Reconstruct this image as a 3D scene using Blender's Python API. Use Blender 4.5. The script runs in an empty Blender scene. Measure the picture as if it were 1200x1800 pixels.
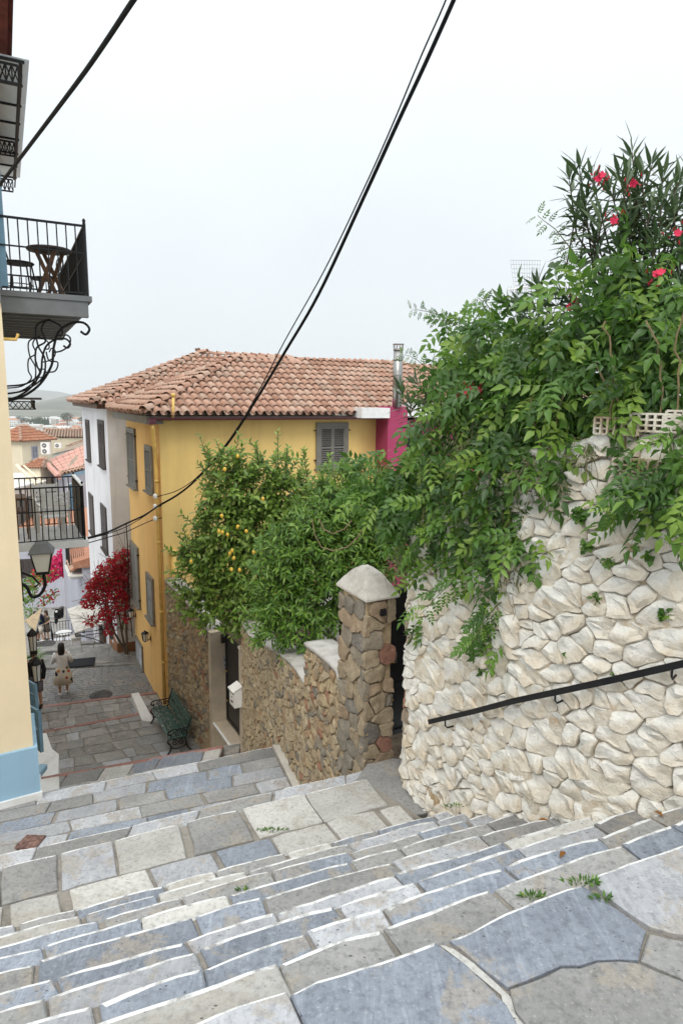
import bpy, bmesh, math, random
import numpy as np
from mathutils import Vector, Matrix, noise as mnoise
random.seed(7); RNG = np.random.default_rng(11)
SC = bpy.context.scene
COL = SC.collection
rad = math.radians
HAZE = 0.00016

# ------------------------------------------------------------------ camera, sky, sun, exposure
FPX = 1150.0; PITCH = rad(9.72); ROLL = rad(0.7)
_F = Vector((0, math.cos(PITCH), -math.sin(PITCH)))
_U0 = Vector((0, math.sin(PITCH), math.cos(PITCH))); _R0 = Vector((1, 0, 0))
_R = _R0*math.cos(ROLL) + _U0*math.sin(ROLL)
_U = _U0*math.cos(ROLL) - _R0*math.sin(ROLL)
cam = bpy.data.cameras.new('camera'); camo = bpy.data.objects.new('camera', cam); COL.objects.link(camo)
cam.sensor_fit = 'VERTICAL'; cam.sensor_height = 36; cam.sensor_width = 24; cam.lens = FPX/1800*36
cam.clip_start = 0.05; cam.clip_end = 30000
camo.matrix_world = Matrix(((_R.x, _U.x, -_F.x, 0), (_R.y, _U.y, -_F.y, 0), (_R.z, _U.z, -_F.z, 0), (0, 0, 0, 1)))
SC.camera = camo
SUN_EL, SUN_AZ = rad(47), rad(190)      # high, behind the viewer, behind thick cloud
world = bpy.data.worlds.new('World'); SC.world = world; world.use_nodes = True
wn, wl = world.node_tree.nodes, world.node_tree.links
wn.clear()
wo = wn.new('ShaderNodeOutputWorld'); add = wn.new('ShaderNodeAddShader')
b1 = wn.new('ShaderNodeBackground'); b2 = wn.new('ShaderNodeBackground')
sky = wn.new('ShaderNodeTexSky'); sky.sky_type = 'NISHITA'; sky.sun_disc = False
sky.sun_elevation = SUN_EL; sky.sun_rotation = SUN_AZ; sky.dust_density = 4; sky.air_density = 1.0
wl.new(sky.outputs[0], b1.inputs[0]); b1.inputs[1].default_value = 0.02
# overcast layer: brighter towards the zenith, as an overcast sky is
tc = wn.new('ShaderNodeTexCoord'); sep = wn.new('ShaderNodeSeparateXYZ'); wl.new(tc.outputs['Generated'], sep.inputs[0])
mx = wn.new('ShaderNodeMath'); mx.operation = 'MAXIMUM'; mx.inputs[1].default_value = 0; wl.new(sep.outputs[2], mx.inputs[0])
pw = wn.new('ShaderNodeMath'); pw.operation = 'POWER'; pw.inputs[1].default_value = 2.6; wl.new(mx.outputs[0], pw.inputs[0])
ma = wn.new('ShaderNodeMath'); ma.operation = 'MULTIPLY_ADD'; ma.inputs[1].default_value = 1.7; ma.inputs[2].default_value = 0.905
wl.new(pw.outputs[0], ma.inputs[0])
b2.inputs[0].default_value = (0.925, 0.975, 1.0, 1); cn_ = wn.new('ShaderNodeTexNoise'); cn_.inputs['Scale'].default_value = 2.2; cn_.inputs['Detail'].default_value = 5; wl.new(tc.outputs['Generated'], cn_.inputs['Vector'])
cr_ = wn.new('ShaderNodeMapRange'); cr_.inputs[1].default_value = .3; cr_.inputs[2].default_value = .7; cr_.inputs[3].default_value = .95; cr_.inputs[4].default_value = 1.04; wl.new(cn_.outputs[0], cr_.inputs[0])
cm_ = wn.new('ShaderNodeMath'); cm_.operation = 'MULTIPLY'; wl.new(ma.outputs[0], cm_.inputs[0]); wl.new(cr_.outputs[0], cm_.inputs[1]); wl.new(cm_.outputs[0], b2.inputs[1])
wl.new(b1.outputs[0], add.inputs[0]); wl.new(b2.outputs[0], add.inputs[1]); wl.new(add.outputs[0], wo.inputs[0])
sl = bpy.data.lights.new('sun', 'SUN'); sl.energy = 1.5; sl.angle = rad(24); sl.color = (1.0, 0.96, 0.9)
slo = bpy.data.objects.new('sun', sl); COL.objects.link(slo)
_sd = Vector((math.sin(SUN_AZ)*math.cos(SUN_EL), math.cos(SUN_AZ)*math.cos(SUN_EL), math.sin(SUN_EL)))
slo.rotation_euler = _sd.to_track_quat('Z', 'Y').to_euler()
SC.view_settings.view_transform = 'Standard'; SC.view_settings.look = 'None'
SC.view_settings.exposure = 0.0; SC.view_settings.gamma = 1.0; SC.view_settings.use_curve_mapping = False
SC.cycles.max_bounces = 6; SC.cycles.transparent_max_bounces = 8; SC.cycles.volume_bounces = 1

def ray(px, py): return _F*FPX + _R*(px-600) - _U*(py-900)
def G(px, py, z): d = ray(px, py); return d*(z/d.z)          # the point on level z seen at a pixel of the photograph
def W(px, py, Y): d = ray(px, py); return d*(Y/d.y)          # the point at distance Y

# ------------------------------------------------------------------ mesh helpers
class MB:
    def __init__(s): s.v = []; s.f = []; s.m = []
    def add(s, vs, fs, mi=0):
        o = len(s.v); s.v += [tuple(p) for p in vs]
        for f in fs: s.f.append(tuple(i+o for i in f)); s.m.append(mi)
        return o
    def box(s, c, size, mi=0, ax=None):
        c = Vector(c); ax = ax or (Vector((1, 0, 0)), Vector((0, 1, 0)), Vector((0, 0, 1)))
        h = [x/2 for x in size]
        vs = [c+ax[0]*(h[0]*i)+ax[1]*(h[1]*j)+ax[2]*(h[2]*k) for k in (-1, 1) for j in (-1, 1) for i in (-1, 1)]
        s.add(vs, [(0, 2, 3, 1), (4, 5, 7, 6), (0, 1, 5, 4), (2, 6, 7, 3), (0, 4, 6, 2), (1, 3, 7, 5)], mi)
    def fbox(s, fr, u0, u1, v0, v1, n0, n1, mi=0):           # box in a frame (origin, u, v, n)
        o, u, v, n = fr
        s.box(o+u*((u0+u1)/2)+v*((v0+v1)/2)+n*((n0+n1)/2), (u1-u0, v1-v0, n1-n0), mi, (u, v, n))
    def tube(s, pts, r, seg=6, mi=0, cap=True, close=False):
        pts = [Vector(p) for p in pts]; n = len(pts)
        rs = r if isinstance(r, (list, tuple)) else [r]*n
        up = None; rings = []
        for i, p in enumerate(pts):
            a = pts[i-1] if (i > 0 or close) else pts[i]; b = pts[(i+1) % n] if (i < n-1 or close) else pts[i]
            t = (b-a)
            if t.length < 1e-9: t = Vector((0, 0, 1))
            t.normalize()
            if up is None: up = t.orthogonal().normalized()
            up = (up-t*up.dot(t))
            if up.length < 1e-6: up = t.orthogonal()
            up.normalize(); w = t.cross(up)
            rings.append([p+(up*math.cos(2*math.pi*k/seg)+w*math.sin(2*math.pi*k/seg))*rs[i] for k in range(seg)])
        vs = [q for rg in rings for q in rg]; fs = []
        for i in range(n if close else n-1):
            j = (i+1) % n
            for k in range(seg): fs.append((i*seg+k, i*seg+(k+1) % seg, j*seg+(k+1) % seg, j*seg+k))
        if cap and not close: fs += [tuple(range(seg))[::-1], tuple(range((n-1)*seg, n*seg))]
        s.add(vs, fs, mi)
    def lathe(s, c, prof, seg=12, mi=0, ax=(0, 0, 1)):        # prof = [(r, h)]
        c = Vector(c); a = Vector(ax).normalized(); u = a.orthogonal().normalized(); w = a.cross(u)
        vs = [c+a*h+(u*math.cos(2*math.pi*k/seg)+w*math.sin(2*math.pi*k/seg))*r for r, h in prof for k in range(seg)]
        n = len(prof)
        fs = [(i*seg+k, i*seg+(k+1) % seg, (i+1)*seg+(k+1) % seg, (i+1)*seg+k) for i in range(n-1) for k in range(seg)]
        if prof[0][0] > 1e-4: fs.append(tuple(range(seg))[::-1])
        if prof[-1][0] > 1e-4: fs.append(tuple(range((n-1)*seg, n*seg)))
        s.add(vs, fs, mi)
    def loft(s, rings, mi=0, cap=True):
        seg = len(rings[0]); vs = [q for r in rings for q in r]; n = len(rings)
        fs = [(i*seg+k, i*seg+(k+1) % seg, (i+1)*seg+(k+1) % seg, (i+1)*seg+k) for i in range(n-1) for k in range(seg)]
        if cap: fs += [tuple(range(seg))[::-1], tuple(range((n-1)*seg, n*seg))]
        s.add(vs, fs, mi)
    def prism(s, poly, z0, z1, mi=0):
        n = len(poly); zz0 = z0 if isinstance(z0, (list, tuple)) else [z0]*n; zz1 = z1 if isinstance(z1, (list, tuple)) else [z1]*n
        vs = [(p[0], p[1], zz0[i]) for i, p in enumerate(poly)]+[(p[0], p[1], zz1[i]) for i, p in enumerate(poly)]
        fs = [(i, (i+1) % n, n+(i+1) % n, n+i) for i in range(n)]+[tuple(range(n))[::-1], tuple(range(n, 2*n))]
        s.add(vs, fs, mi)

def origin_of(p):
    return ORG.get(p.name, Vector((0, 0, 0))) if p is not None else Vector((0, 0, 0))
ORG = {}
def link(o, parent):
    COL.objects.link(o)
    if parent is not None: o.parent = parent
    return o
def smooth(pts, k=5):
    P = [Vector(p) for p in pts]; Q = []
    for i in range(len(P)-1):
        a, b, c, d = P[max(0, i-1)], P[i], P[i+1], P[min(len(P)-1, i+2)]
        for j in range(k): s = j/k; Q.append(((b*2)+(c-a)*s+(a*2-b*5+c*4-d)*s*s+(b*3-a-c*3+d)*s**3)*.5)
    return Q+[P[-1]]
def obj(name, mb, mat, parent=None, smooth=False, at=None):
    """one mesh object; vertices are given in world space, stored relative to the object's own origin"""
    mats = mat if isinstance(mat, (list, tuple)) else [mat]
    base = origin_of(parent); here = Vector(at) if at is not None else (base if parent is not None else Vector((0, 0, 0)))
    me = bpy.data.meshes.new(name)
    vs = [(x-here.x, y-here.y, z-here.z) for x, y, z in mb.v]
    me.from_pydata(vs, [], mb.f)
    for m in mats: me.materials.append(m)
    if len(mats) > 1: me.polygons.foreach_set('material_index', mb.m)
    if smooth:
        me.polygons.foreach_set('use_smooth', [True]*len(me.polygons))
        if smooth == 'sharp': me.set_sharp_from_angle(angle=rad(32))
    o = bpy.data.objects.new(name, me); link(o, parent)
    o.location = here-base
    ORG[o.name] = here
    return o
def inst(name, mesh, mat4, parent):
    o = bpy.data.objects.new(name, mesh); link(o, parent)
    m = mat4.copy(); m.translation = m.translation-origin_of(parent); o.matrix_local = m
    return o
def tag(o, label, cat, group=None, kind=None):
    o['label'] = label; o['category'] = cat
    if group: o['group'] = group
    if kind: o['kind'] = kind
    return o
def thing(name, label, cat, loc, group=None):
    o = bpy.data.objects.new(name, None); COL.objects.link(o); o.location = Vector(loc); o.empty_display_size = .2
    ORG[o.name] = Vector(loc)
    return tag(o, label, cat, group, 'thing')
def struct(name, mb, mat, smooth=False):
    o = obj(name, mb, mat, None, smooth); o['kind'] = 'structure'; return o
def structroot(name, loc=(0, 0, 0)):
    o = bpy.data.objects.new(name, None); COL.objects.link(o); o.location = Vector(loc); ORG[o.name] = Vector(loc); o['kind'] = 'structure'; return o
def copy_tree(o, parent=None):
    c = o.copy(); COL.objects.link(c)
    if parent is not None: c.parent = parent
    ORG[c.name] = ORG.get(o.name, Vector((0, 0, 0)))
    for ch in list(o.children): copy_tree(ch, c)
    return c
def frame(a, b, out=None):
    """wall frame: origin a, u from a to b, v up, n = outward"""
    a = Vector(a); b = Vector(b); u = (b-a); u.z = 0; u.normalize(); v = Vector((0, 0, 1)); n = u.cross(v)
    if out is not None and n.dot(Vector(out)) < 0: n = -n
    return (a, u, v, n)

# ------------------------------------------------------------------ materials
class NT:
    def __init__(s, name):
        s.m = bpy.data.materials.new(name); s.m.use_nodes = True; s.t = s.m.node_tree; s.n = s.t.nodes; s.l = s.t.links
        s.p = s.n['Principled BSDF']; s.out = s.n['Material Output']
        s.tc = s.n.new('ShaderNodeTexCoord'); s.oi = s.n.new('ShaderNodeObjectInfo')
        s.vec = s.tc.outputs['Object']
    def shift(s):                                            # another bit of the pattern for every object
        a = s.n.new('ShaderNodeVectorMath'); a.operation = 'MULTIPLY_ADD'
        s.l.new(s.oi.outputs['Random'], a.inputs[0]); a.inputs[1].default_value = (37, 53, 71); s.l.new(s.vec, a.inputs[2]); s.vec = a.outputs[0]
    def stretch(s, sc, rot=(0, 0, 0)):
        mp = s.n.new('ShaderNodeMapping'); mp.inputs['Scale'].default_value = sc; mp.inputs['Rotation'].default_value = rot
        s.l.new(s.vec, mp.inputs[0]); return mp.outputs[0]
    def noise(s, scale, detail=4, rough=.6, vec=None, dist=0):
        t = s.n.new('ShaderNodeTexNoise'); t.inputs['Scale'].default_value = scale; t.inputs['Detail'].default_value = detail
        t.inputs['Roughness'].default_value = rough; t.inputs['Distortion'].default_value = dist
        s.l.new(vec or s.vec, t.inputs['Vector']); return t.outputs[0]
    def vor(s, scale, vec=None, feat='F1'):
        t = s.n.new('ShaderNodeTexVoronoi'); t.feature = feat; t.inputs['Scale'].default_value = scale
        s.l.new(vec or s.vec, t.inputs['Vector']); return t.outputs['Distance']
    def ramp(s, val, stops, interp='LINEAR'):
        r = s.n.new('ShaderNodeValToRGB'); r.color_ramp.interpolation = interp
        e = r.color_ramp.elements
        while len(e) < len(stops): e.new(.5)
        for i, (p, c) in enumerate(stops):
            e[i].position = p; e[i].color = (c, c, c, 1) if isinstance(c, (int, float)) else (*c[:3], 1)
        s.l.new(val, r.inputs[0]); return r.outputs[0]
    def mix(s, fac, a, b, mode='MIX'):
        m = s.n.new('ShaderNodeMix'); m.data_type = 'RGBA'; m.blend_type = mode
        for sock, val in ((m.inputs[0], fac), (m.inputs[6], a), (m.inputs[7], b)):
            if isinstance(val, (int, float)): sock.default_value = val if sock.type == 'VALUE' else (val, val, val, 1)
            elif isinstance(val, tuple): sock.default_value = (*val[:3], 1)
            else: s.l.new(val, sock)
        return m.outputs[2]
    def math(s, op, a, b=0.0, c=None):
        m = s.n.new('ShaderNodeMath'); m.operation = op
        for i, val in enumerate((a, b) if c is None else (a, b, c)):
            if isinstance(val, (int, float)): m.inputs[i].default_value = val
            else: s.l.new(val, m.inputs[i])
        return m.outputs[0]
    def color(s, c):
        if isinstance(c, tuple): s.p.inputs['Base Color'].default_value = (*c[:3], 1)
        else: s.l.new(c, s.p.inputs['Base Color'])
    def bump(s, h, strength=.4, dist=.02):
        b = s.n.new('ShaderNodeBump'); b.inputs['Strength'].default_value = strength; b.inputs['Distance'].default_value = dist
        s.l.new(h, b.inputs['Height']); s.l.new(b.outputs[0], s.p.inputs['Normal'])
    def finish(s, rough=.8, spec=.3, metal=0):
        s.p.inputs['Roughness'].default_value = rough; s.p.inputs['Specular IOR Level'].default_value = spec; s.p.inputs['Metallic'].default_value = metal
        return s.m

def plain(name, c, rough=.6, spec=.3, metal=0, var=.08, scale=6, bump=0, bscale=80):
    k = NT(name); n = k.noise(scale)
    d = tuple(max(0, x*(1-var*2)) for x in c); e = tuple(min(1, x*(1+var)) for x in c)
    k.color(k.ramp(n, [(.3, d), (.7, e)]))
    if bump: k.bump(k.noise(bscale, 3), bump, .01)
    return k.finish(rough, spec, metal)
def paving(name, c1, c2, film=.5, streak=0.0, pits=True, drops=True, filmcol=(.33, .285, .225)):
    k = NT(name); k.shift()
    base = k.ramp(k.noise(1.7, 8, .66, dist=.6), [(.30, c1), (.70, c2)])
    if streak:
        sv = k.stretch((13, 1.6, 5), (0, 0, rad(35)))
        base = k.mix(k.ramp(k.noise(1.3, 6, .7, sv, 1.2), [(.50, 0), (.70, streak)]), base, tuple(min(1, x*1.45+.03) for x in c2))
        base = k.mix(k.ramp(k.noise(3.3, 5, .7, sv, 1.0), [(.30, streak), (.46, 0)]), base, tuple(x*.7 for x in c1))
    r = k.math('MULTIPLY_ADD', k.oi.outputs['Random'], .42, .84)
    base = k.mix(1.0, base, r, 'MULTIPLY')
    n = k.noise(2.3, 10, .72, dist=.3)
    f = k.math('MULTIPLY', k.ramp(n, [(.535, 0), (.575, 1)]), film)
    base = k.mix(f, base, filmcol)
    h = k.noise(30, 8, .75)
    base = k.mix(k.ramp(h, [(.34, .6), (.52, 0)]), base, tuple(x*.5 for x in c1))
    base = k.mix(k.ramp(k.noise(60, 4, .7), [(.60, 0), (.75, .45)]), base, (.6, .59, .56))
    if pits:
        pv = k.stretch((1, 1.8, 1), (0, 0, rad(25))); pn = k.math('ADD', k.vor(21, pv), k.math('MULTIPLY', k.noise(4), .5))
        base = k.mix(k.ramp(pn, [(.30, .85), (.36, 0)]), base, (.06, .06, .062))
    if drops:
        dn = k.math('ADD', k.vor(9.5), k.math('MULTIPLY', k.noise(1.3, 2), 1.1))
        base = k.mix(k.ramp(dn, [(.40, 1), (.415, 0)]), base, (.78, .78, .76))
    k.color(base)
    hh = k.math('ADD', k.math('MULTIPLY', n, 1.2), k.math('MULTIPLY', h, .5)); k.bump(hh, .7, .014)
    return k.finish(.62, .3)
M = {}
M['pave_blue'] = paving('blue_grey_marble', (.165, .185, .22), (.275, .305, .35), .6, .45)
M['pave_light'] = paving('pale_marble', (.29, .30, .32), (.42, .425, .44), .55, .3)
M['pave_grey'] = paving('grey_limestone', (.19, .19, .185), (.315, .31, .30), .5)
M['pave_cream'] = paving('cream_limestone', (.355, .345, .318), (.50, .49, .462), .5, 0, True, True, (.33, .295, .245))
M['pave_old'] = paving('worn_dark_limestone', (.165, .158, .145), (.33, .315, .29), .6, 0, True, False, (.40, .36, .31))
M['pave_red'] = paving('red_marble', (.24, .105, .085), (.37, .2, .17), .15, .5, False, False)
def whitewash(name, c=(.70, .68, .63), stain=(.42, .31, .18), amount=.5, stain_scale=1.6, bump=.7):
    k = NT(name)
    n1 = k.noise(stain_scale, 7, .66); n2 = k.noise(9, 6, .65); n3 = k.noise(45, 5, .7)
    col = k.mix(k.ramp(n2, [(.3, .35), (.6, 0)]), c, tuple(x*.88 for x in c))
    col = k.mix(k.math('MULTIPLY', k.ramp(n1, [(.47, 0), (.66, 1)]), amount), col, stain)
    col = k.mix(k.ramp(n3, [(.30, .5), (.40, 0)]), col, (.30, .24, .17))
    k.color(col); k.bump(k.math('ADD', k.math('ADD', n2, k.math('MULTIPLY', n3, .5)), k.math('MULTIPLY', k.noise(19, 6, .7, dist=.8), .9)), bump, .028)
    return k.finish(.9, .15)
M['white_stone'] = whitewash('whitewashed_stone', (.79, .77, .71), (.58, .44, .25), .62, 2.1, .8)
M['white_joint'] = whitewash('whitewashed_mortar', (.70, .65, .55), (.36, .25, .14), .95, 3.4)
k = NT('white_limewash_edge'); n = k.noise(5, 8, .7); n2 = k.noise(35, 5, .7)
k.color(k.mix(k.ramp(n2, [(.3, .7), (.45, 0)]), k.ramp(n, [(.40, (.27, .265, .255)), (.50, (.62, .62, .61)), (.7, (.76, .76, .75))]), (.3, .28, .24))); k.bump(n2, .4, .01); M['nosing'] = k.finish(.8, .2)
M['limewash'] = whitewash('white_limewash', (.78, .78, .77), (.5, .47, .42), .5, 2, .5)
M['joint'] = whitewash('grey_mortar', (.30, .275, .24), (.13, .12, .1), .7, 5, .8)
def stone_mix(name, stops, scale=1.0):
    k = NT(name); k.shift()
    base = k.ramp(k.oi.outputs['Random'], stops, 'CONSTANT')
    n = k.noise(7*scale, 7, .68); n2 = k.noise(40*scale, 5, .7)
    base = k.mix(k.ramp(n, [(.3, .6), (.6, 0)]), base, k.mix(1.0, base, (.5, .47, .42), 'MULTIPLY'))
    base = k.mix(k.ramp(n, [(.55, 0), (.75, .5)]), base, (.42, .34, .23))
    base = k.mix(k.ramp(n2, [(.32, .5), (.5, 0)]), base, (.09, .075, .055))
    k.color(base); k.bump(k.math('ADD', n, k.math('MULTIPLY', n2, .6)), .8, .02)
    return k.finish(.85, .2)
TANS = [(0, (.44, .35, .225)), (.16, (.37, .30, .205)), (.3, (.48, .38, .24)), (.44, (.31, .265, .205)), (.54, (.42, .29, .18)), (.63, (.46, .38, .26)), (.76, (.26, .235, .195)), (.85, (.38, .29, .19)), (.95, (.36, .20, .13))]
M['tan_stone'] = stone_mix('tan_rubble_stone', TANS)
M['pillar_stone'] = stone_mix('brown_grey_stone', [(0, (.34, .275, .19)), (.2, (.25, .225, .185)), (.4, (.38, .31, .215)), (.56, (.20, .185, .165)), (.68, (.35, .265, .18)), (.8, (.29, .25, .195)), (.95, (.29, .15, .11))])
M['tan_joint'] = whitewash('sandy_mortar', (.50, .39, .25), (.32, .23, .14), .7, 4, .9)
M['coping'] = whitewash('weathered_coping', (.47, .45, .415), (.27, .25, .215), .8, 3, .6)
M['cement'] = whitewash('pale_cement', (.55, .52, .47), (.33, .30, .26), .8, 3, .6)
def plaster(name, c, dirt=.12, dirtcol=None):
    k = NT(name); n = k.noise(.55, 6, .6); n2 = k.noise(6, 5, .6)
    sv = k.stretch((3.2, 3.2, .22)); n3 = k.noise(1.0, 5, .6, sv)
    dc = dirtcol or tuple(x*.72 for x in c)
    col = k.mix(k.ramp(n, [(.33, .75), (.62, 0)]), c, tuple(x*.84 for x in c))
    col = k.mix(k.math('MULTIPLY', k.ramp(n3, [(.48, 0), (.72, 1)]), dirt*2.6), col, dc)
    col = k.mix(k.ramp(n2, [(.3, .18), (.5, 0)]), col, tuple(x*.8 for x in c))
    k.color(col); k.bump(k.noise(28, 5, .65), .22, .01)
    return k.finish(.85, .2)
M['ochre'] = plaster('ochre_plaster', (.84, .595, .22), .16, (.60, .40, .15))
M['orange_ochre'] = plaster('orange_ochre_plaster', (.82, .51, .19), .18, (.62, .36, .12))
M['cream'] = plaster('cream_plaster', (.80, .655, .44), .14)
M['white_plaster'] = plaster('white_plaster', (.80, .79, .81), .22, (.46, .45, .46))
M['offwhite'] = plaster('offwhite_plaster', (.72, .70, .64), .2, (.48, .44, .38))
M['brown_skirt'] = plaster('brown_skirting_paint', (.30, .145, .07), .1)
M['mauve'] = plaster('pale_mauve_plaster', (.46, .46, .52), .25)
M['blue_paint'] = plaster('light_blue_paint', (.31, .48, .61), .12, (.24, .34, .42))
M['pink'] = plaster('raspberry_plaster', (.40, .06, .135), .06)
M['pale_yellow'] = plaster('pale_yellow_plaster', (.78, .69, .52), .1)
M['grey_trim'] = plain('grey_trim_paint', (.21, .195, .165), .6)
M['grey_wood'] = plain('grey_shutter_paint', (.195, .185, .165), .55)
M['dark_wood'] = plain('dark_shutter_paint', (.075, .06, .055), .55)
M['blue_wood'] = plain('blue_shutter_paint', (.19, .335, .46), .5)
M['brown_wood'] = plain('brown_wood', (.16, .085, .05), .55, var=.2, scale=20)
M['iron'] = plain('black_wrought_iron', (.008, .008, .009), .5, .3, var=.2)
M['black_gate'] = plain('black_gate_paint', (.014, .014, .016), .4, .4)
M['brass'] = plain('brass', (.55, .38, .12), .35, .5, .9)
M['grey_soffit'] = plain('grey_painted_boards', (.17, .175, .175), .7)
M['white_paint'] = plain('white_paint', (.78, .78, .77), .5)
M['steel'] = plain('stainless_steel', (.36, .355, .34), .35, .5, .9)
M['galv'] = plain('galvanised_steel', (.5, .51, .53), .4, .5, .6)
M['plastic_white'] = plain('white_plastic', (.8, .79, .76), .4, .4, var=.03)
M['cable'] = plain('black_cable', (.007, .007, .008), .7, .2)
M['marble'] = plain('beige_marble', (.52, .44, .34), .35, .4, var=.1, scale=3)
M['maroon'] = plain('maroon_gutter_paint', (.10, .028, .04), .4, .4)
M['yellow_pipe'] = plain('yellow_pipe_paint', (.78, .52, .15), .45, .35)
def roof_mat(name, stops):
    k = NT(name); k.shift()
    at = k.n.new('ShaderNodeAttribute'); at.attribute_name = 'lv'
    v = k.math('FRACT', k.math('ADD', k.oi.outputs['Random'], at.outputs['Fac']))
    base = k.ramp(v, stops)
    base = k.mix(k.ramp(k.noise(9, 6, .65), [(.5, 0), (.7, .6)]), base, (.47, .36, .29))
    base = k.mix(k.ramp(k.noise(30, 5, .7), [(.3, .6), (.45, 0)]), base, (.1, .07, .055))
    k.color(base); k.bump(k.noise(50, 4), .4, .008)
    return k.finish(.85, .2)
M['tile'] = roof_mat('terracotta_tile', [(0, (.30, .165, .115)), (.3, (.42, .245, .175)), (.55, (.47, .29, .215)), (.8, (.50, .35, .27)), (1, (.34, .235, .18))])
M['tile_red'] = roof_mat('orange_terracotta', [(0, (.40, .16, .09)), (.5, (.47, .22, .13)), (1, (.38, .17, .1))])
M['tile_old'] = roof_mat('weathered_terracotta', [(0, (.30, .2, .15)), (.5, (.40, .27, .2)), (1, (.34, .27, .21))])
M['roof_mortar'] = whitewash('roof_mortar', (.33, .26, .2), (.16, .11, .08), .8, 4, .8)
def leafmat(name, stops, trans=(.22, .42, .05), tmix=.28, rough=.42, spec=.45):
    k = NT(name)
    at = k.n.new('ShaderNodeAttribute'); at.attribute_name = 'lv'
    v = k.math('FRACT', k.math('ADD', k.oi.outputs['Random'], at.outputs['Fac']))
    c = k.ramp(v, stops); k.color(c); k.finish(rough, spec)
    tr = k.n.new('ShaderNodeBsdfTranslucent'); k.l.new(k.mix(1.0, c, trans, 'ADD') if False else c, tr.inputs[0])
    tm = k.mix(.6, c, trans); k.l.new(tm, tr.inputs[0])
    mxs = k.n.new('ShaderNodeMixShader'); mxs.inputs[0].default_value = tmix
    k.l.new(k.p.outputs[0], mxs.inputs[1]); k.l.new(tr.outputs[0], mxs.inputs[2]); k.l.new(mxs.outputs[0], k.out.inputs[0])
    return k.m
M['vine_leaf'] = leafmat('vine_leaf', [(0, (.028, .07, .012)), (.4, (.055, .13, .02)), (.72, (.095, .195, .026)), (.9, (.17, .28, .04)), (1, (.23, .33, .06))], (.16, .36, .04), .3)
M['lemon_leaf'] = leafmat('lemon_leaf', [(0, (.075, .14, .02)), (.45, (.14, .235, .034)), (.8, (.21, .32, .05)), (1, (.30, .38, .09))], (.2, .38, .05), .28)
M['mandarin_leaf'] = leafmat('mandarin_leaf', [(0, (.05, .115, .014)), (.5, (.10, .20, .024)), (1, (.18, .29, .04))], (.14, .36, .03), .28)
M['oleander_leaf'] = leafmat('oleander_leaf', [(0, (.035, .065, .028)), (.6, (.07, .115, .05)), (1, (.13, .18, .09))], (.1, .18, .05), .18)
M['dry_leaf'] = leafmat('dry_weed', [(0, (.08, .09, .045)), (.6, (.13, .14, .07)), (1, (.22, .19, .11))], (.2, .2, .1), .2, .7, .2)
M['bract_red'] = leafmat('red_bracts', [(0, (.26, .012, .02)), (.6, (.42, .02, .03)), (1, (.52, .035, .06))], (.7, .03, .04), .3, .6, .2)
M['bract_pink'] = leafmat('magenta_bracts', [(0, (.42, .012, .07)), (1, (.6, .03, .14))], (.8, .03, .15), .3, .6, .2)
M['petal'] = leafmat('oleander_petal', [(0, (.62, .03, .09)), (1, (.75, .06, .13))], (.8, .06, .15), .25, .6, .2)
M['far_leaf'] = leafmat('distant_foliage', [(0, (.03, .045, .025)), (1, (.06, .085, .04))], (.1, .15, .05), .15, .7, .1)
M['bark'] = plain('bark', (.12, .09, .065), .9, .1, var=.25, scale=25, bump=.6)
M['stem_green'] = plain('green_stem', (.12, .13, .05), .7)
M['stem_dry'] = plain('dry_stem', (.2, .15, .085), .8, .1)
M['lemon'] = plain('lemon_rind', (.66, .42, .05), .45, .4, var=.12, scale=12)
# ------------------------------------------------------------------ paving and steps
def inset(poly, ds):
    n = len(poly); out = []
    for i in range(n):
        a, b, c = Vector(poly[i-1]), Vector(poly[i]), Vector(poly[(i+1) % n])
        e1 = (b-a); e2 = (c-b)
        if e1.length < 1e-6: e1 = e2
        if e2.length < 1e-6: e2 = e1
        e1.normalize(); e2.normalize()
        n1 = Vector((-e1.y, e1.x)); n2 = Vector((-e2.y, e2.x)); d1 = ds[i-1]; d2 = ds[i]
        det = e1.x*e2.y-e1.y*e2.x
        if abs(det) < .12: p = b+(n1*d1+n2*d2)*.5
        else:
            p1 = a+n1*d1; p2 = b+n2*d2
            t = ((p2.x-p1.x)*e2.y-(p2.y-p1.y)*e2.x)/det
            p = p1+e1*t
            if (p-b).length > 4*max(abs(d1), abs(d2)): p = b+(n1*d1+n2*d2)*.5
        out.append(p)
    return out
def area2(poly): return sum(poly[i-1][0]*poly[i][1]-poly[i][0]*poly[i-1][1] for i in range(len(poly)))
def slab_mb(mb, poly, z, h, white=(), bev=.009, ww=.022, rough=.003):
    """one paving stone: poly counter-clockwise, white = indices of edges that carry limewash"""
    poly = [Vector((p[0], p[1])) for p in poly]; n = len(poly)
    r2 = inset(poly, [bev]*n); r3 = inset(r2, [(ww*random.uniform(.5, 1.5) if i in white else .012) for i in range(n)])
    zz = lambda p, k: z+rough*k*(mnoise.noise(Vector((p.x*3, p.y*3, z)))*2)
    vs = [(p.x, p.y, z-h) for p in poly]+[(p.x, p.y, z-bev*.9) for p in poly]+[(p.x, p.y, zz(p, 1)) for p in r2]+[(p.x, p.y, zz(p, 1)) for p in r3]
    o = mb.add(vs, [])
    for k in range(3):
        for i in range(n):
            j = (i+1) % n
            mb.f.append((o+k*n+i, o+k*n+j, o+(k+1)*n+j, o+(k+1)*n+i)); mb.m.append(1 if (i in white and (k > 0 or True)) else 0)
    mb.f.append(tuple(o+3*n+i for i in range(n))); mb.m.append(0)
def lerp(a, b, t): return a+(b-a)*t
KINDS_W = [('pave_blue', .42), ('pave_light', .24), ('pave_grey', .22), ('pave_cream', .12)]
KINDS_L = [('pave_blue', .16), ('pave_light', .3), ('pave_grey', .36), ('pave_cream', .18)]
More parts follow.
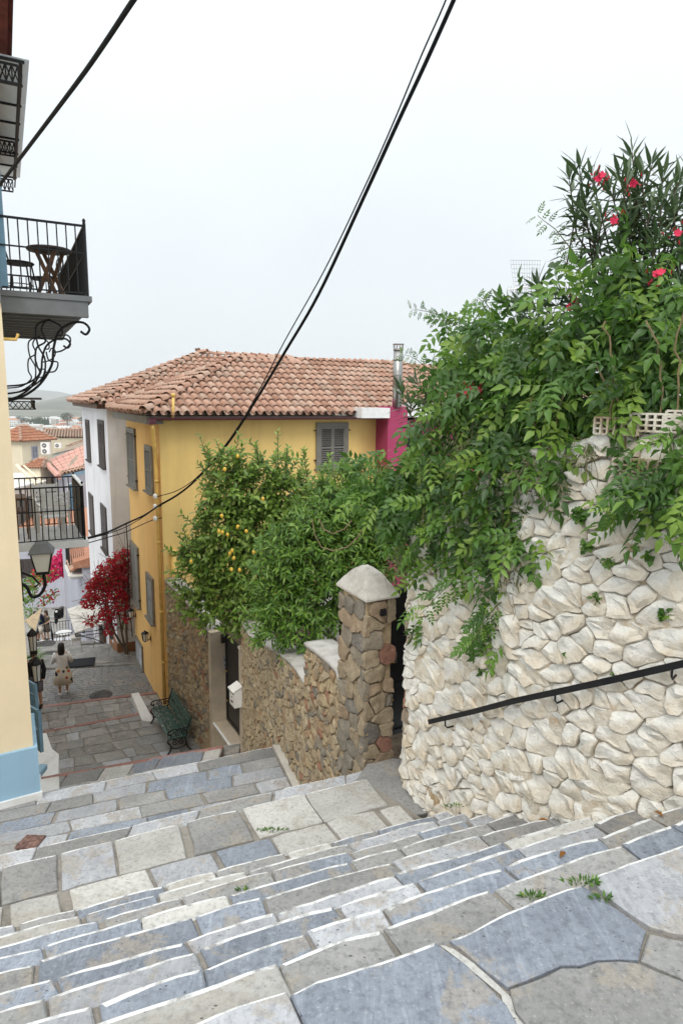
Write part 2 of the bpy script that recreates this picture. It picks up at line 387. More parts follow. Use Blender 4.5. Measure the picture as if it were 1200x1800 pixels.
KINDS_O = [('pave_old', .62), ('pave_grey', .28), ('pave_light', .1)]
def pick(kinds):
    r = random.random()
    for k, w in kinds:
        r -= w
        if r <= 0: return k
    return kinds[0][0]
def course(root, F0, F1, N0, N1, z, h, wid, kinds, white=True, gap=.012, wob=.012, joined=None, under=.03, name='paving_stone', slant=.03, ww=.008, endwhite=False):
    """a course of stones between the far edge F0-F1 (left to right) and the near edge N0-N1"""
    F0, F1, N0, N1 = [Vector((p[0], p[1])) for p in (F0, F1, N0, N1)]
    L = (F1-F0).length; nd = ((N0-F0)+(N1-F1)).normalized(); t = 0.0; cuts = [0.0]
    while t < L:
        t += random.uniform(*wid); cuts.append(min(t, L))
    if len(cuts) > 2 and cuts[-1]-cuts[-2] < wid[0]*.5: cuts.pop(-2)
    sl = [random.uniform(-slant, slant) for _ in cuts]; sl[0] = sl[-1] = 0
    for i in range(len(cuts)-1):
        a, b = cuts[i]+gap*random.choice((.3, .6, 1, 1.7)), cuts[i+1]-gap*random.choice((.3, .6, 1, 1.7))
        if b-a < .06: continue
        k = max(2, min(7, int((b-a)/.1)))
        js = random.uniform(-.008, .012) if white else 0
        far = []
        for q in range(k+1):
            tt = lerp(a, b, q/k); p = F0.lerp(F1, tt/L)
            w_ = mnoise.noise(Vector((p.x*2.3, p.y*2.3, z*3)))*wob*1.6+mnoise.noise(Vector((p.x*9, p.y*9, z*3)))*wob*.5+js
            if q in (0, k): w_ += .010
            far.append(p+nd*w_)
        na = N0.lerp(N1, min(1, max(0, (a+sl[i])/L)))+nd*(under-random.uniform(0, .012)); nb = N0.lerp(N1, min(1, max(0, (b+sl[i+1])/L)))+nd*(under-random.uniform(0, .012))
        mid = [na.lerp(nb, q/3)+nd*random.uniform(-.012, .008)*(0 if under > 0 else 1) for q in range(4)]
        sl_, sr_ = far[0].lerp(na, random.uniform(.3, .7)), far[-1].lerp(nb, random.uniform(.3, .7)); dx_ = (F1-F0).normalized()*random.uniform(-.012, .012)
        poly = far[::-1]+[sl_+dx_]+mid+[sr_+dx_]                                  # far edge right-to-left, then near edge left-to-right
        if area2(poly) < 0: poly = poly[::-1]; widx = [j for j in range(len(poly)) if False]
        ws = set(range(0, k)) if white else set()
        kind = kinds if isinstance(kinds, str) else pick(kinds)
        if joined is not None:
            slab_mb(joined, poly, z+random.uniform(-.004, .004), h, ws)
        else:
            mb = MB(); slab_mb(mb, poly, z+random.uniform(-.006, .005), h, ws, ww=ww)
            c = sum(poly, Vector((0, 0)))/len(poly)
            obj(name, mb, [M[kind], M['nosing']], root, False, (c.x, c.y, z))
class Line2:                                                  # y = a + m x, through two points of the photograph on one level
    def __init__(s, p, q): s.m = (q.y-p.y)/(q.x-p.x); s.a = p.y-s.m*p.x
    def at(s, x): return Vector((x, s.a+s.m*x))
    def off(s, dy): l = Line2.__new__(Line2); l.m = s.m; l.a = s.a+dy; return l
    def mixed(s, o, t): l = Line2.__new__(Line2); l.m = lerp(s.m, o.m, t); l.a = lerp(s.a, o.a, t); return l
    def cut(s, path):                                         # first x where the line meets a plan polyline
        for i in range(len(path)-1):
            p, q = Vector(path[i][:2]), Vector(path[i+1][:2])
            f0 = p.y-(s.a+s.m*p.x); f1 = q.y-(s.a+s.m*q.x)
            if f0*f1 <= 0 and f0 != f1: return p.lerp(q, f0/(f0-f1)).x
        return None
RISE = .175
EP = {4: [(0, 1629), (775, 1427)], 5: [(0, 1645), (775, 1437)], 6: [(0, 1660), (775, 1450)], 7: [(0, 1681), (900, 1432)], 8: [(0, 1705), (900, 1450)], 9: [(0, 1745), (900, 1472)],
      10: [(0, 1772), (900, 1490)], 11: [(35, 1800), (1125, 1440)], 12: [(180, 1800), (1200, 1440)], 13: [(342, 1800), (1022, 1554)]}
ZK = {k: -2.06-RISE*(13-k) for k in range(3, 14)}
EL = {k: Line2(G(*EP[k][0], ZK[k]), G(*EP[k][1], ZK[k])) for k in EP}
EL[3] = Line2(G(0, 1525, ZK[3]), G(640, 1368, ZK[3]))
Z2 = ZK[3]; Z1, ZD, Z0 = -5.5, -7.2, -8.8
WALLW = [(3.5, 2.55), (2.95, 2.92), (2.15, 3.62), (1.68, 4.05), (1.30, 4.65), (0.92, 5.50), (0.70, 5.93)]     # foot of the white wall
PIL = Vector((0.27, 6.55))                                   # near corner of the gate pillar
POSTR = Vector((-2.08, 13.0)); POSTL = Vector((-3.02, 14.7)); YC = Vector((-4.88, 17.55)); YF = Vector((-7.27, 22.2))
RWALL = WALLW+[(0.60, 6.3), tuple(PIL), tuple(POSTR), tuple(POSTL), tuple(YC), tuple(YF)]
LWALL = [(-4.05, 8.36), (-5.9, 11.65), (-7.25, 14.3), (-8.15, 16.0), (-9.1, 17.95), (-10.4, 20.6)]
stairs = structroot('stairs'); jb = MB()
def joint(mb, F0, F1, N0, N1, z, h=.5):
    mb.prism([(p[0], p[1]) for p in (N0, N1, F1, F0)], z-h, z)
for k in range(4, 13):                                        # the main flight
    far, near = EL[k], EL[k+1]
    xr = (far.cut(WALLW) or 2.6)+.12
    F0, F1, N0, N1 = far.at(-5.2), far.at(xr), near.at(-5.06), near.at(xr+.14)
    course(stairs, F0, F1, N0, N1, ZK[k], RISE+.02, (.36, .86), KINDS_W, ww=.012 if k < 9 else .015)
    d = Vector((0, -.02)); joint(jb, F0+d, F1+d, N0-Vector((0, .1)), N1-Vector((0, .1)), ZK[k]-.02)
# the slabs of the upper landing, edges read off their joints
TOP = [('pave_light', [(330, 1806), (420, 1765), (503, 1746), (530, 1800), (580, 1900), (300, 1900)], (0, 1)),
       ('pave_blue', [(509, 1748), (560, 1722), (600, 1708), (700, 1676), (762, 1655), (815, 1690), (885, 1760), (990, 1900), (586, 1900), (536, 1800)], (0, 1, 2, 3)),
       ('pave_blue', [(792, 1652), (860, 1618), (940, 1580), (1020, 1553), (1062, 1580), (1134, 1634), (1120, 1684), (1050, 1688), (985, 1698), (892, 1732), (845, 1692)], (0, 1, 2)),
       ('pave_light', [(1036, 1544), (1100, 1518), (1200, 1485), (1420, 1404), (1500, 1560), (1300, 1660), (1142, 1630), (1070, 1578)], (0, 1, 2)),
       ('pave_grey', [(1140, 1640), (1300, 1670), (1520, 1570), (1640, 1800), (1330, 1772), (1126, 1686)], ()),
       ('pave_grey', [(896, 1738), (985, 1704), (1052, 1694), (1118, 1692), (1320, 1778), (1680, 1815), (1500, 2000), (1010, 1900), (905, 1776)], ()),
       ('pave_cream', [(774, 1655), (787, 1656), (842, 1698), (888, 1738), (898, 1780), (1000, 1900), (955, 1862), (890, 1752), (826, 1690)], ())]
for kind, px, wh in TOP:
    poly = [G(x, y, ZK[13]).xy for x, y in px]
    ws = set(); dn_ = []
    for i, p in enumerate(poly):                              # broken, wandering edges
        q = poly[(i+1) % len(poly)]; m_ = max(1, int((q-p).length/.07))
        for k in range(m_):
            if i in wh: ws.add(len(dn_))
            r_ = p.lerp(q, k/m_); dn_.append(r_+Vector((mnoise.noise(Vector((r_.x*13, r_.y*13, 2))), mnoise.noise(Vector((r_.x*13, r_.y*13, 6)))))*(.010 if i in wh else .016))
    poly = dn_; n = len(poly)
    if area2(poly) < 0: poly = poly[::-1]; ws = {(n-2-i) % n for i in ws}
    mb = MB(); slab_mb(mb, poly, ZK[13]+random.uniform(-.006, .003)-(.012 if kind == 'pave_cream' else 0), RISE+.02, ws, bev=.007, ww=.008)
    c = sum(poly, Vector((0, 0)))/len(poly)
    obj('paving_stone', mb, [M[kind], M['nosing']], stairs, False, (c.x, c.y, ZK[13]))
l = EL[13]
joint(jb, l.at(-4.6)+Vector((0, -.03)), l.at(3.6)+Vector((0, -.03)), (-4.6, -3), (3.6, -3), ZK[13]-.022)
for r in range(7):                                            # more paving under and behind the viewer
    near, far = l.off(-1.02-.42*(r+1)), l.off(-1.02-.42*r)
    course(stairs, far.at(-4.5), far.at(3.4), near.at(-4.5), near.at(3.4), ZK[13], .15, (.5, 1.1), KINDS_W, False, under=-.006)
course(stairs, l.at(-4.5), l.at(-.49), l.off(-1.0).at(-4.5), l.off(-1.0).at(-.49), ZK[13], RISE+.02, (.5, 1.0), KINDS_W)
obj('mortar_bed', jb, M['joint'], stairs)
# the beige landing
landing = structroot('landing'); lb = MB()
far, near = EL[3], EL[4]; xr = .42; md = far.mixed(near, .52)
course(landing, far.at(-5.2), far.at(.30), md.at(-4.98), md.at(.50), Z2, .2, (.40, .66), [('pave_cream', .3), ('pave_light', .22), ('pave_grey', .38), ('pave_blue', .1)], True, .022, under=-.012, ww=.010)
course(landing, md.at(-5.0), md.at(.62), near.at(-4.8), near.at(.84), Z2, .2, (.34, .64), [('pave_cream', .42), ('pave_light', .2), ('pave_grey', .18), ('pave_blue', .2)], False, .026, under=.03)
joint(lb, far.at(-4.6)-Vector((0, .02)), (.28, far.at(.28).y-.03), near.at(-4.6)-Vector((0, .1)), near.at(1.0)-Vector((0, .1)), Z2-.022)
# threshold in front of the black gate
mb = MB(); poly = [G(x, y, Z2).xy for x, y in [(612, 1384), (645, 1338), (690, 1328), (735, 1330), (760, 1420), (700, 1432)]]
if area2(poly) < 0: poly = poly[::-1]
slab_mb(mb, poly, Z2-.03, .3, ()); obj('paving_stone', mb, [M['pave_grey'], M['nosing']], landing, False, (.5, 6.3, Z2))
lb.prism([(p.x, p.y) for p in poly], Z2-.6, Z2-.05)
obj('mortar_bed', lb, M['joint'], landing)
# steep flights between the landings and the lower landings themselves
def flight(root, mbj, e0, z0, e1, z1, n, first=None, name='paving_stone', kinds=KINDS_L):
    for i in range(1, n):
        t = i/n; f = e0.mixed(e1, t); nr = e0.mixed(e1, (i-1)/n); z = lerp(z0, z1, i/n) if not (first and i == 1) else z0-first
        xr = f.cut(RWALL[7:]) ; xl = f.cut(LWALL)
        xr = (xr if xr is not None else f.cut(RWALL) or .4)+.06; xl = (xl if xl is not None else -4.4)-.05
        course(root, f.at(xl), f.at(xr), nr.at(xl), nr.at(xr+.02), z, .24, (.5, 1.0), kinds)
        joint(mbj, f.at(xl)-Vector((0, .02)), f.at(xr)-Vector((0, .02)), nr.at(xl)-Vector((0, .1)), nr.at(xr)-Vector((0, .1)), z-.022, .6)
L1N = Line2(G(0, 1500, Z1), G(555, 1390, Z1)).off(-.12)
lower = structroot('lower_stairs'); fb = MB()
flight(lower, fb, EL[3], Z2, L1N, Z1, 9, .075)
terrace = structroot('lower_landing'); tb = MB()
L1F = Line2(G(120, 1385, Z1), G(490, 1310, Z1))
rows = 5
for r in range(rows):
    f = L1F.mixed(L1N, r/rows); nr = L1F.mixed(L1N, (r+1)/rows)
    xr = (f.cut(RWALL) or -.5)-.16; xr2 = (nr.cut(RWALL) or -.4)-.16; dy = (L1F.a-L1N.a)/rows
    course(terrace, f.at(xr-6.2), f.at(xr), nr.at(xr2-6.2), nr.at(xr2), Z1, .2, (.45, 1.0), [('pave_blue', .22), ('pave_light', .3), ('pave_grey', .4), ('pave_cream', .08)], r == 0, .016, under=-.010 if r < rows-1 else .05, slant=.08)
f, nr = L1F, L1N
xr = f.cut(RWALL); xl = -6.5
joint(tb, f.at(-4.4)-Vector((0, .02)), f.at(xr)-Vector((0, .02)), nr.at(xl), nr.at(nr.cut(RWALL)), Z1-.022, 1.2)
# pale gutter strip along the foot of the tan wall
mb = MB(); a, b = f.at(f.cut(RWALL)-.005), nr.at(nr.cut(RWALL)-.005)
slab_mb(mb, [b+Vector((-.15, -.02)), b, a, a+Vector((-.15, .0))], Z1+.004, .2, ()); obj('gutter_strip', mb, [M['cement'], M['nosing']], terrace)
obj('mortar_bed', tb, M['joint'], terrace)
E1 = Line2(G(105, 1360, ZD), G(390, 1310, ZD)); E1N = E1.off(-.5)
flight(lower, fb, L1F, Z1, E1N, ZD, 8)
xl, xr = E1.cut(LWALL), -2.42
course(lower, E1.off(-.06).at(xl), E1.off(-.06).at(xr), E1N.at(xl), E1N.at(xr), ZD, .25, (.45, .9), KINDS_L, False)
course(lower, E1.at(xl), E1.at(xr), E1.off(-.13).at(xl), E1.off(-.13).at(xr), ZD+.004, .25, (.8, 1.3), 'pave_red', False, .006, .004, under=0, name='red_edging_stone')
joint(fb, E1.at(xl)-Vector((0, .02)), E1.at(xr)-Vector((0, .02)), E1N.at(xl)-Vector((0, .1)), E1N.at(xr)-Vector((0, .1)), ZD-.022, .8)
L0N = Line2(G(105, 1358, Z0), G(303, 1326, Z0)).off(-.12)
flight(lower, fb, E1, ZD, L0N, Z0, 8, kinds=KINDS_O)
obj('mortar_bed', fb, M['joint'], lower)
street = structroot('street'); sb = MB()
def zone(root, mbj, far, near, z, rows, wid, kinds, edge='pave_red', joined=None, padl=0, padr=0.0, gap=.02, h=.2, edgew=.15):
    for r in range(rows):
        f = far.mixed(near, r/rows); nr = far.mixed(near, (r+1)/rows)
        if r == 0 and edge: f = far.off(-edgew)
        c = [q.cut(RWALL) or -7.3 for q in (f, nr)]; d = [q.cut(LWALL) or -10.5 for q in (f, nr)]
        course(root, f.at(d[0]-padl), f.at(c[0]+padr), nr.at(d[1]-padl), nr.at(c[1]+padr), z, h, wid, kinds, False, gap, .02, joined, under=-.008, slant=.06)
    f, nr = far, near
    if edge:
        e = far.off(-edgew); course(root, f.at(f.cut(LWALL) or -10.3), f.at((f.cut(RWALL) or -7.3)-.02), e.at(e.cut(LWALL) or -10.3), e.at((e.cut(RWALL) or -7.3)-.02), z+.004, h, (.8, 1.4), edge, False, .008, .006, under=-.004, name='red_edging_stone')
    mbj.prism([tuple(q) for q in (nr.at((nr.cut(LWALL) or -10)-.3), nr.at((nr.cut(RWALL) or -7.3)+.3), f.at((f.cut(RWALL) or -7.3)+.3)-Vector((0, .02)), f.at((f.cut(LWALL) or -10)-.3)-Vector((0, .02)))], z-1.2, z-.02)
L0F = Line2(G(85, 1283, Z0), G(260, 1250, Z0)); ZM = -9.0; LMF = Line2(G(75, 1240, ZM), G(240, 1220, ZM))
zone(street, sb, L0F, L0N.off(-.2), Z0, 6, (.3, .75), KINDS_O)
zone(street, sb, LMF, L0F.off(-.05), ZM, 4, (.25, .6), KINDS_O)
ZB = -9.15; LBF = Line2(G(75, 1178, ZB), G(232, 1170, ZB)); bricks = MB()
for r in range(20):
    f = LBF.mixed(LMF, r/20); nr = LBF.mixed(LMF, (r+1)/20)
    course(street, f.at((f.cut(LWALL) or -10.4)-.1), f.at((f.cut(RWALL) or -7.2)+.4), nr.at((nr.cut(LWALL) or -10.3)-.1), nr.at((nr.cut(RWALL) or -7.2)+.4), ZB, .1, (.14, .26), 'pave_grey', False, .008, .002, bricks, under=-.006)
o = obj('small_paving', bricks, [M['pave_grey'], M['nosing']], street); o['kind'] = 'stuff'
sb.prism([tuple(q) for q in (LMF.at(-10.5), LMF.at(-6), LBF.at(-6.5), LBF.at(-11.5))], ZB-1, ZB-.02)
obj('mortar_bed', sb, M['joint'], street)
# the street beyond goes on down in shallow steps
far_st = structroot('lower_street'); fs = MB(); fj = MB()
prof = [(21.3, -9.15), (22.4, -9.32), (23.7, -9.55), (25.2, -10.1), (27, -10.75), (29, -11.45), (31, -12.2), (33.3, -13.05), (36, -14.05), (39, -15.15), (42.5, -16.1), (47, -17.2), (52, -18.3), (58, -19.6), (66, -21.2), (80, -24)]
for i in range(1, len(prof)):
    y0, y1, z = prof[i-1][0], prof[i][0], prof[i][1]
    xl, xr = lambda y: -.506*y-.4, lambda y: -.38*y+.6
    rows = max(2, int((y1-y0)/.5))
    for r in range(rows if y0 < 48 else 0):
        a, b = lerp(y1, y0, r/rows), lerp(y1, y0, (r+1)/rows)
        course(far_st, (xl(a)-.2, a-.38*xl(a)*0), (xr(a), a+.9), (xl(b)-.2, b), (xr(b), b+.9), z, .3, (.35, .8), 'pave_old', False, .015, .01, fs, under=-.006)
    fj.prism([(xl(y0)-1, y0-.1), (xr(y0)+1, y0+.85), (xr(y1)+1, y1+.88), (xl(y1)-1, y1-.02)], z-2, z-(.02 if y0 < 48 else 0))
o = obj('worn_paving', fs, [M['pave_old'], M['nosing']], far_st); o['kind'] = 'stuff'
obj('mortar_bed', fj, M['pave_old'], far_st)

# ------------------------------------------------------------------ rubble walls
class Path:
    def __init__(s, pts, left=True):
        s.p = [Vector((p[0], p[1])) for p in pts]; s.L = [0]
        for i in range(1, len(s.p)): s.L.append(s.L[-1]+(s.p[i]-s.p[i-1]).length)
        s.T = [(s.p[i+1]-s.p[i]).normalized() for i in range(len(s.p)-1)]; s.len = s.L[-1]; s.sg = 1 if left else -1
    def at(s, u):
        i = 0
        while i < len(s.T)-1 and u > s.L[i+1]: i += 1
        a = u-s.L[i]; seg = s.L[i+1]-s.L[i]; p = s.p[i]+s.T[i]*a
        t = s.T[i].copy(); f = a/seg
        if f > .5 and i < len(s.T)-1: t = s.T[i].lerp(s.T[i+1], min(.5, (f-.5)))
        elif f < .5 and i > 0: t = s.T[i].lerp(s.T[i-1], min(.5, (.5-f)))
        t.normalize(); return p, Vector((-t.y, t.x))*s.sg
    def to(s, u, v, n):
        p, nn = s.at(min(max(u, -.5), s.len+.5)); q = p+nn*n; return Vector((q.x, q.y, v))
def clip(poly, nx, ny, d):                                   # keep nx*x+ny*y <= d
    out = []; n = len(poly)
    for i in range(n):
        a, b = poly[i], poly[(i+1) % n]; fa = nx*a[0]+ny*a[1]-d; fb = nx*b[0]+ny*b[1]-d
        if fa <= 0: out.append(a)
        if fa*fb < 0: t = fa/(fa-fb); out.append((a[0]+(b[0]-a[0])*t, a[1]+(b[1]-a[1])*t))
    return out
def rubble(u0, u1, vlo, vhi, hs, ws, jit=.32, tilt=0.0, merge=.12):
    """cells of a rubble wall: list of polygons in (u, v)"""
    pts = []; v = min(vlo(u0), vlo(u1), vlo((u0+u1)/2))-hs; vm = max(vhi(u0), vhi(u1), vhi((u0+u1)/2))+hs; row = 0
    while v < vm:
        hh = hs*random.uniform(.75, 1.25); u = u0-ws*random.random()
        while u < u1+ws:
            w_ = ws*random.choice((.6, .8, 1, 1.15, 1.45)); 
            if random.random() > merge: pts.append((u+w_/2+random.uniform(-jit, jit)*ws*.5, v+hh/2+random.uniform(-jit, jit)*hs+tilt*(u-u0)))
            u += w_
        v += hh
    asp = ws/hs; P = np.array([(a/asp, b) for a, b in pts]); cells = []
    for i, (a, b) in enumerate(pts):
        lo, hi = vlo(a), vhi(a)
        if b < lo-hs*.2 or b > hi+hs*.1 or a < u0-ws*.1 or a > u1+ws*.1: continue
        d = ((P-P[i])**2).sum(1); nb = np.argsort(d)[1:20]
        c = P[i]; poly = [(c[0]-2*hs, c[1]-2*hs), (c[0]+2*hs, c[1]-2*hs), (c[0]+2*hs, c[1]+2*hs), (c[0]-2*hs, c[1]+2*hs)]
        for j in nb:
            q = P[j]; nx, ny = q-c; poly = clip(poly, nx, ny, (q.dot(q)-c.dot(c))/2)
            if len(poly) < 3: break
        if len(poly) < 3: continue
        poly = [(x*asp, y) for x, y in poly]
        e = .02
        sl = (vhi(a+e)-vhi(a-e))/(2*e); poly = clip(poly, -sl, 1, hi-sl*a)
        poly = clip(poly, 1, 0, u1); poly = clip(poly, -1, 0, -u0)
        if len(poly) >= 3 and abs(area2(poly))*.5 > hs*ws*.08: cells.append(poly)
    return cells
def chaikin(poly, q=.25):
    out = []
    for i in range(len(poly)):
        a, b = poly[i], poly[(i+1) % len(poly)]
        out += [(a[0]+(b[0]-a[0])*q, a[1]+(b[1]-a[1])*q), (b[0]+(a[0]-b[0])*q, b[1]+(a[1]-b[1])*q)]
    return out
def stone_mb(mb, poly, to, gap, bulge, back=.08, rough=.012):
    poly = [p for i, p in enumerate(poly) if math.dist(p, poly[i-1]) > .008]
    if len(poly) < 3: return False
    if area2(poly) < 0: poly = poly[::-1]
    poly = chaikin(poly, random.uniform(.10, .17)); dense = []
    for i, p in enumerate(poly):                              # edges that wander, the same way for both neighbours
        q = poly[(i+1) % len(poly)]; m_ = max(1, int(math.dist(p, q)/.035))
        dense += [(lerp(p[0], q[0], k/m_), lerp(p[1], q[1], k/m_)) for k in range(m_)]
    poly = [(x+.019*mnoise.noise(Vector((x*8, y*8, 1)))+.008*mnoise.noise(Vector((x*23, y*23, 1))), y+.019*mnoise.noise(Vector((x*8, y*8, 5)))+.008*mnoise.noise(Vector((x*23, y*23, 5)))) for x, y in dense]
    n = len(poly); r1 = inset(poly, [gap]*n)
    if area2(r1) <= 0: return False
    c = Vector((sum(p.x for p in r1)/n, sum(p.y for p in r1)/n)); nz = random.uniform(0, 50)
    size = math.sqrt(abs(area2(r1))*.5)
    tip = (random.uniform(-.26, .26), random.uniform(-.34, .24)); off = Vector((random.uniform(-.18, .18), random.uniform(-.12, .25)))*size
    rings = []; bl = bulge*random.choice((.2, .5, .8, 1, 1.35))
    for k, (sc, dep) in enumerate(((1.0, -back), (1.0, 0), (.925, bl*.88), (.55, bl))):
        rg = []
        for p in r1:
            q = c+(p-c)*sc+off*(1-sc)
            q = q+Vector((mnoise.noise(Vector((p.x*13, p.y*13, nz))), mnoise.noise(Vector((p.x*13, p.y*13, nz+9)))))*(0 if k < 2 else min(.012, size*.07))
            dn = dep
            if k > 0: dn += (tip[0]*(q.x-c.x)+tip[1]*(q.y-c.y))*.5+rough*mnoise.noise(Vector((q.x*12, q.y*12, nz)))*2.2
            rg.append(to(q.x, q.y, dn))
        rings.append(rg)
    o = len(mb.v); mb.loft(rings, 0, False)
    q = c+off*.9; mb.add([to(q.x, q.y, bl*1.0+rough*random.uniform(-1, 1))], [])
    t = len(mb.v)-1; b = o+3*n
    for i in range(n): mb.f.append((b+i, b+(i+1) % n, t)); mb.m.append(0)
    return True
def core(mb, to, u0, u1, vlo, vhi, thick, nu, nv, depth=-.035, amp=.012, mi=0, pock=0):
    """rough mortar body behind the stones, with a real back face and top"""
    front = []; 
    for i in range(nu+1):
        u = lerp(u0, u1, i/nu)
        for j in range(nv+1):
            v = lerp(vlo(u)-.25, vhi(u)-.004, j/nv)
            front.append(to(u, v, depth+amp*2*mnoise.noise(Vector((u*6, v*6, 3)))+pock*max(0, min(1, (mnoise.noise(Vector((u*3.4, v*3.4, 8)))+.02)*4))))
    back = [to(lerp(u0, u1, i/nu), v, -thick) for i in range(nu+1) for v in (vlo(lerp(u0, u1, i/nu))-.25, vhi(lerp(u0, u1, i/nu))-.004)]
    o = mb.add(front, [(i*(nv+1)+j, (i+1)*(nv+1)+j, (i+1)*(nv+1)+j+1, i*(nv+1)+j+1) for i in range(nu) for j in range(nv)], mi)
    b = mb.add(back, [(2*i, 2*i+1, 2*i+3, 2*i+2) for i in range(nu)], mi)
    for i in range(nu):
        t0, t1 = o+i*(nv+1)+nv, o+(i+1)*(nv+1)+nv
        mb.f.append((t0, t1, b+2*i+3, b+2*i+1)); mb.m.append(mi)
    for i in (0, nu):
        mb.f.append(tuple(o+i*(nv+1)+j for j in range(nv+1))+(b+2*i+1, b+2*i)); mb.m.append(mi)
def stones(parent, path, u0, u1, vlo, vhi, hs, ws, mat, gap, bulge, rough, limit=300, tilt=0, name='stone', holes=None, back=.08, jit=.32, matf=None, merge=.12, pxmax=1260):
    cells = rubble(u0, u1, vlo, vhi, hs, ws, jit, tilt, merge); cnt = 0; extra = MB()
    def shown(poly):
        n = len(poly); q = path.to(sum(p[0] for p in poly)/n, sum(p[1] for p in poly)/n, 0); d = max(.1, q.dot(_F)); x = 600+FPX*q.dot(_R)/d; y = 900-FPX*q.dot(_U)/d
        return -abs(area2(poly))/d/d*(1 if -20 < x < pxmax and -20 < y < 1850 else .001)
    cells.sort(key=shown)
    for poly in cells:
        cu = sum(p[0] for p in poly)/len(poly); cv = sum(p[1] for p in poly)/len(poly)
        if holes and holes(cu, cv): continue
        mb = MB() if cnt < limit else extra
        if stone_mb(mb, poly, path.to, gap*random.choice((.3, .6, 1, 1.6, 2.6)), bulge*random.uniform(.5, 1.4), back, rough) and cnt < limit:
            at = path.to(cu, cv, 0); o = obj(name, mb, matf(cu, cv) if matf else mat, parent, 'sharp', at); cnt += 1
    if extra.v: o = obj('stones', extra, mat, parent, 'sharp'); o['kind'] = 'stuff'
    return cnt
# white rubble wall on the right
wp = Path([(0.84, 6.75), (0.70, 6.35), (0.66, 6.05), (0.75, 5.83)]+[tuple(p) for p in WALLW[::-1][1:]]+[(4.4, 1.9)], left=False)
def wbase(u): p, _ = wp.at(u); return -3.95 if p.y > 5.7 else lerp(-2.1, -3.95, (p.y-2.5)/3.2)
_wt = [(6.8, -1.25), (6.0, -1.15), (5.2, -.62), (4.6, -.33), (4.1, -.18), (3.6, -.11), (2.0, -.05)]
def wtop(u):
    y = wp.at(u)[0].y
    for (y0, z0), (y1, z1) in zip(_wt, _wt[1:]):
        if y <= y0 and y >= y1: return lerp(z0, z1, (y0-y)/(y0-y1))
    return _wt[0][1] if y > 6 else _wt[-1][1]
wall = thing('stone_wall', 'tall whitewashed rubble stone wall with a handrail and climbing vine on it', 'wall', (1.6, 4.4, -3.2))
mb = MB(); core(mb, wp.to, 0, wp.len, wbase, wtop, .5, 170, 70, -.034, .012, pock=.040); obj('wall_core', mb, M['white_joint'], wall, True)
M['gate_stone'] = stone_mix('bare_gate_stone', [(0, (.36, .29, .22)), (.3, (.25, .22, .19)), (.55, (.45, .38, .3)), (.8, (.33, .19, .13)), (.9, (.5, .44, .36))])
nw = stones(wall, wp, 0, wp.len, wbase, wtop, .108, .155, M['white_stone'], .0030, .022, .017, 300, jit=.62, merge=.30, matf=lambda u, v: M['gate_stone'] if (u < .78 and v < -2.15 and random.random() < .8) else M['white_stone'])
# pierced bricks along the top of the wall
uu = 0
def pierced(u, v, w_=.27, h=.1):
    b = MB(); nx, ny = 6, 3
    fr = lambda a, c, d: wp.to(u+a, v+c, d)
    for i in range(nx+1):
        a = i*w_/nx; b.loft([[fr(a-.007, 0, .06), fr(a+.007, 0, .06), fr(a+.007, 0, -.06), fr(a-.007, 0, -.06)], [fr(a-.007, h, .06), fr(a+.007, h, .06), fr(a+.007, h, -.06), fr(a-.007, h, -.06)]])
    for j in range(ny+1):
        c = j*h/ny; b.loft([[fr(0, c-.006, .058), fr(0, c+.006, .058), fr(0, c+.006, -.058), fr(0, c-.006, -.058)], [fr(w_, c-.006, .058), fr(w_, c+.006, .058), fr(w_, c+.006, -.058), fr(w_, c-.006, -.058)]])
    b.loft([[fr(0, 0, -.03), fr(w_, 0, -.03), fr(w_, 0, -.05), fr(0, 0, -.05)], [fr(0, h, -.03), fr(w_, h, -.03), fr(w_, h, -.05), fr(0, h, -.05)]])
    obj('pierced_brick', b, M['white_joint'], wall)
us = [i*wp.len/400 for i in range(401)]
def u_at_px(px):
    best = None
    for u in us:
        p, n = wp.at(u); q = Vector((p.x, p.y, -.4)); d = q.dot(_F); x = 600+FPX*q.dot(_R)/d
        if best is None or abs(x-px) < best[0]: best = (abs(x-px), u)
    return best[1]
for px, dz in ((1046, .008), (1105, .004), (1165, .006), (1225, .004)): pierced(u_at_px(px), wtop(u_at_px(px))+dz)
pierced(u_at_px(1085), wtop(u_at_px(1085))-.27, .30, .11)
# handrail fixed to the white wall
def wall_at(px, py, off):                                    # point on (or off) the white wall's face seen at a pixel
    d = ray(px, py); best = None
    for u in us:
        p, n = wp.at(u); q = p+n*off; k = q.y/d.y; e = abs(d.x*k-q.x)
        if u > .9 and (best is None or e < best[0]): best = (e, Vector((q.x, q.y, d.z*k)), n)
    return best[1], best[2]
rail = thing('handrail', 'thin black iron handrail sloping down along the white rubble wall', 'handrail', wall_at(980, 1220, .1)[0])
mb = MB(); rp = [wall_at(x, y, .10)[0] for x, y in ((754, 1269), (830, 1251), (900, 1233), (980, 1216), (1060, 1199), (1130, 1183), (1200, 1167), (1290, 1147))]
n_ = wall_at(980, 1220, .1)[1]
for i in range(len(rp)-1):
    t = (rp[i+1]-rp[i]); L = t.length; t.normalize(); up = Vector((0, 0, 1)); up = (up-t*up.dot(t)).normalized(); s_ = t.cross(up)
    mb.box((rp[i]+rp[i+1])/2, (L+.01, .012, .042), 0, (t, s_, up))
obj('rail', mb, M['iron'], rail)
for px, py in ((783, 1264), (977, 1217), (1180, 1172)):
    mb = MB(); p, n = wall_at(px, py, .10); n = n.to_3d(); mb.tube([p+Vector((0, 0, -.015)), p+Vector((0, 0, -.06)), p-n*.025+Vector((0, 0, -.085)), p-n*.13+Vector((0, 0, -.08))], .007, 6); obj('bracket', mb, M['iron'], rail)

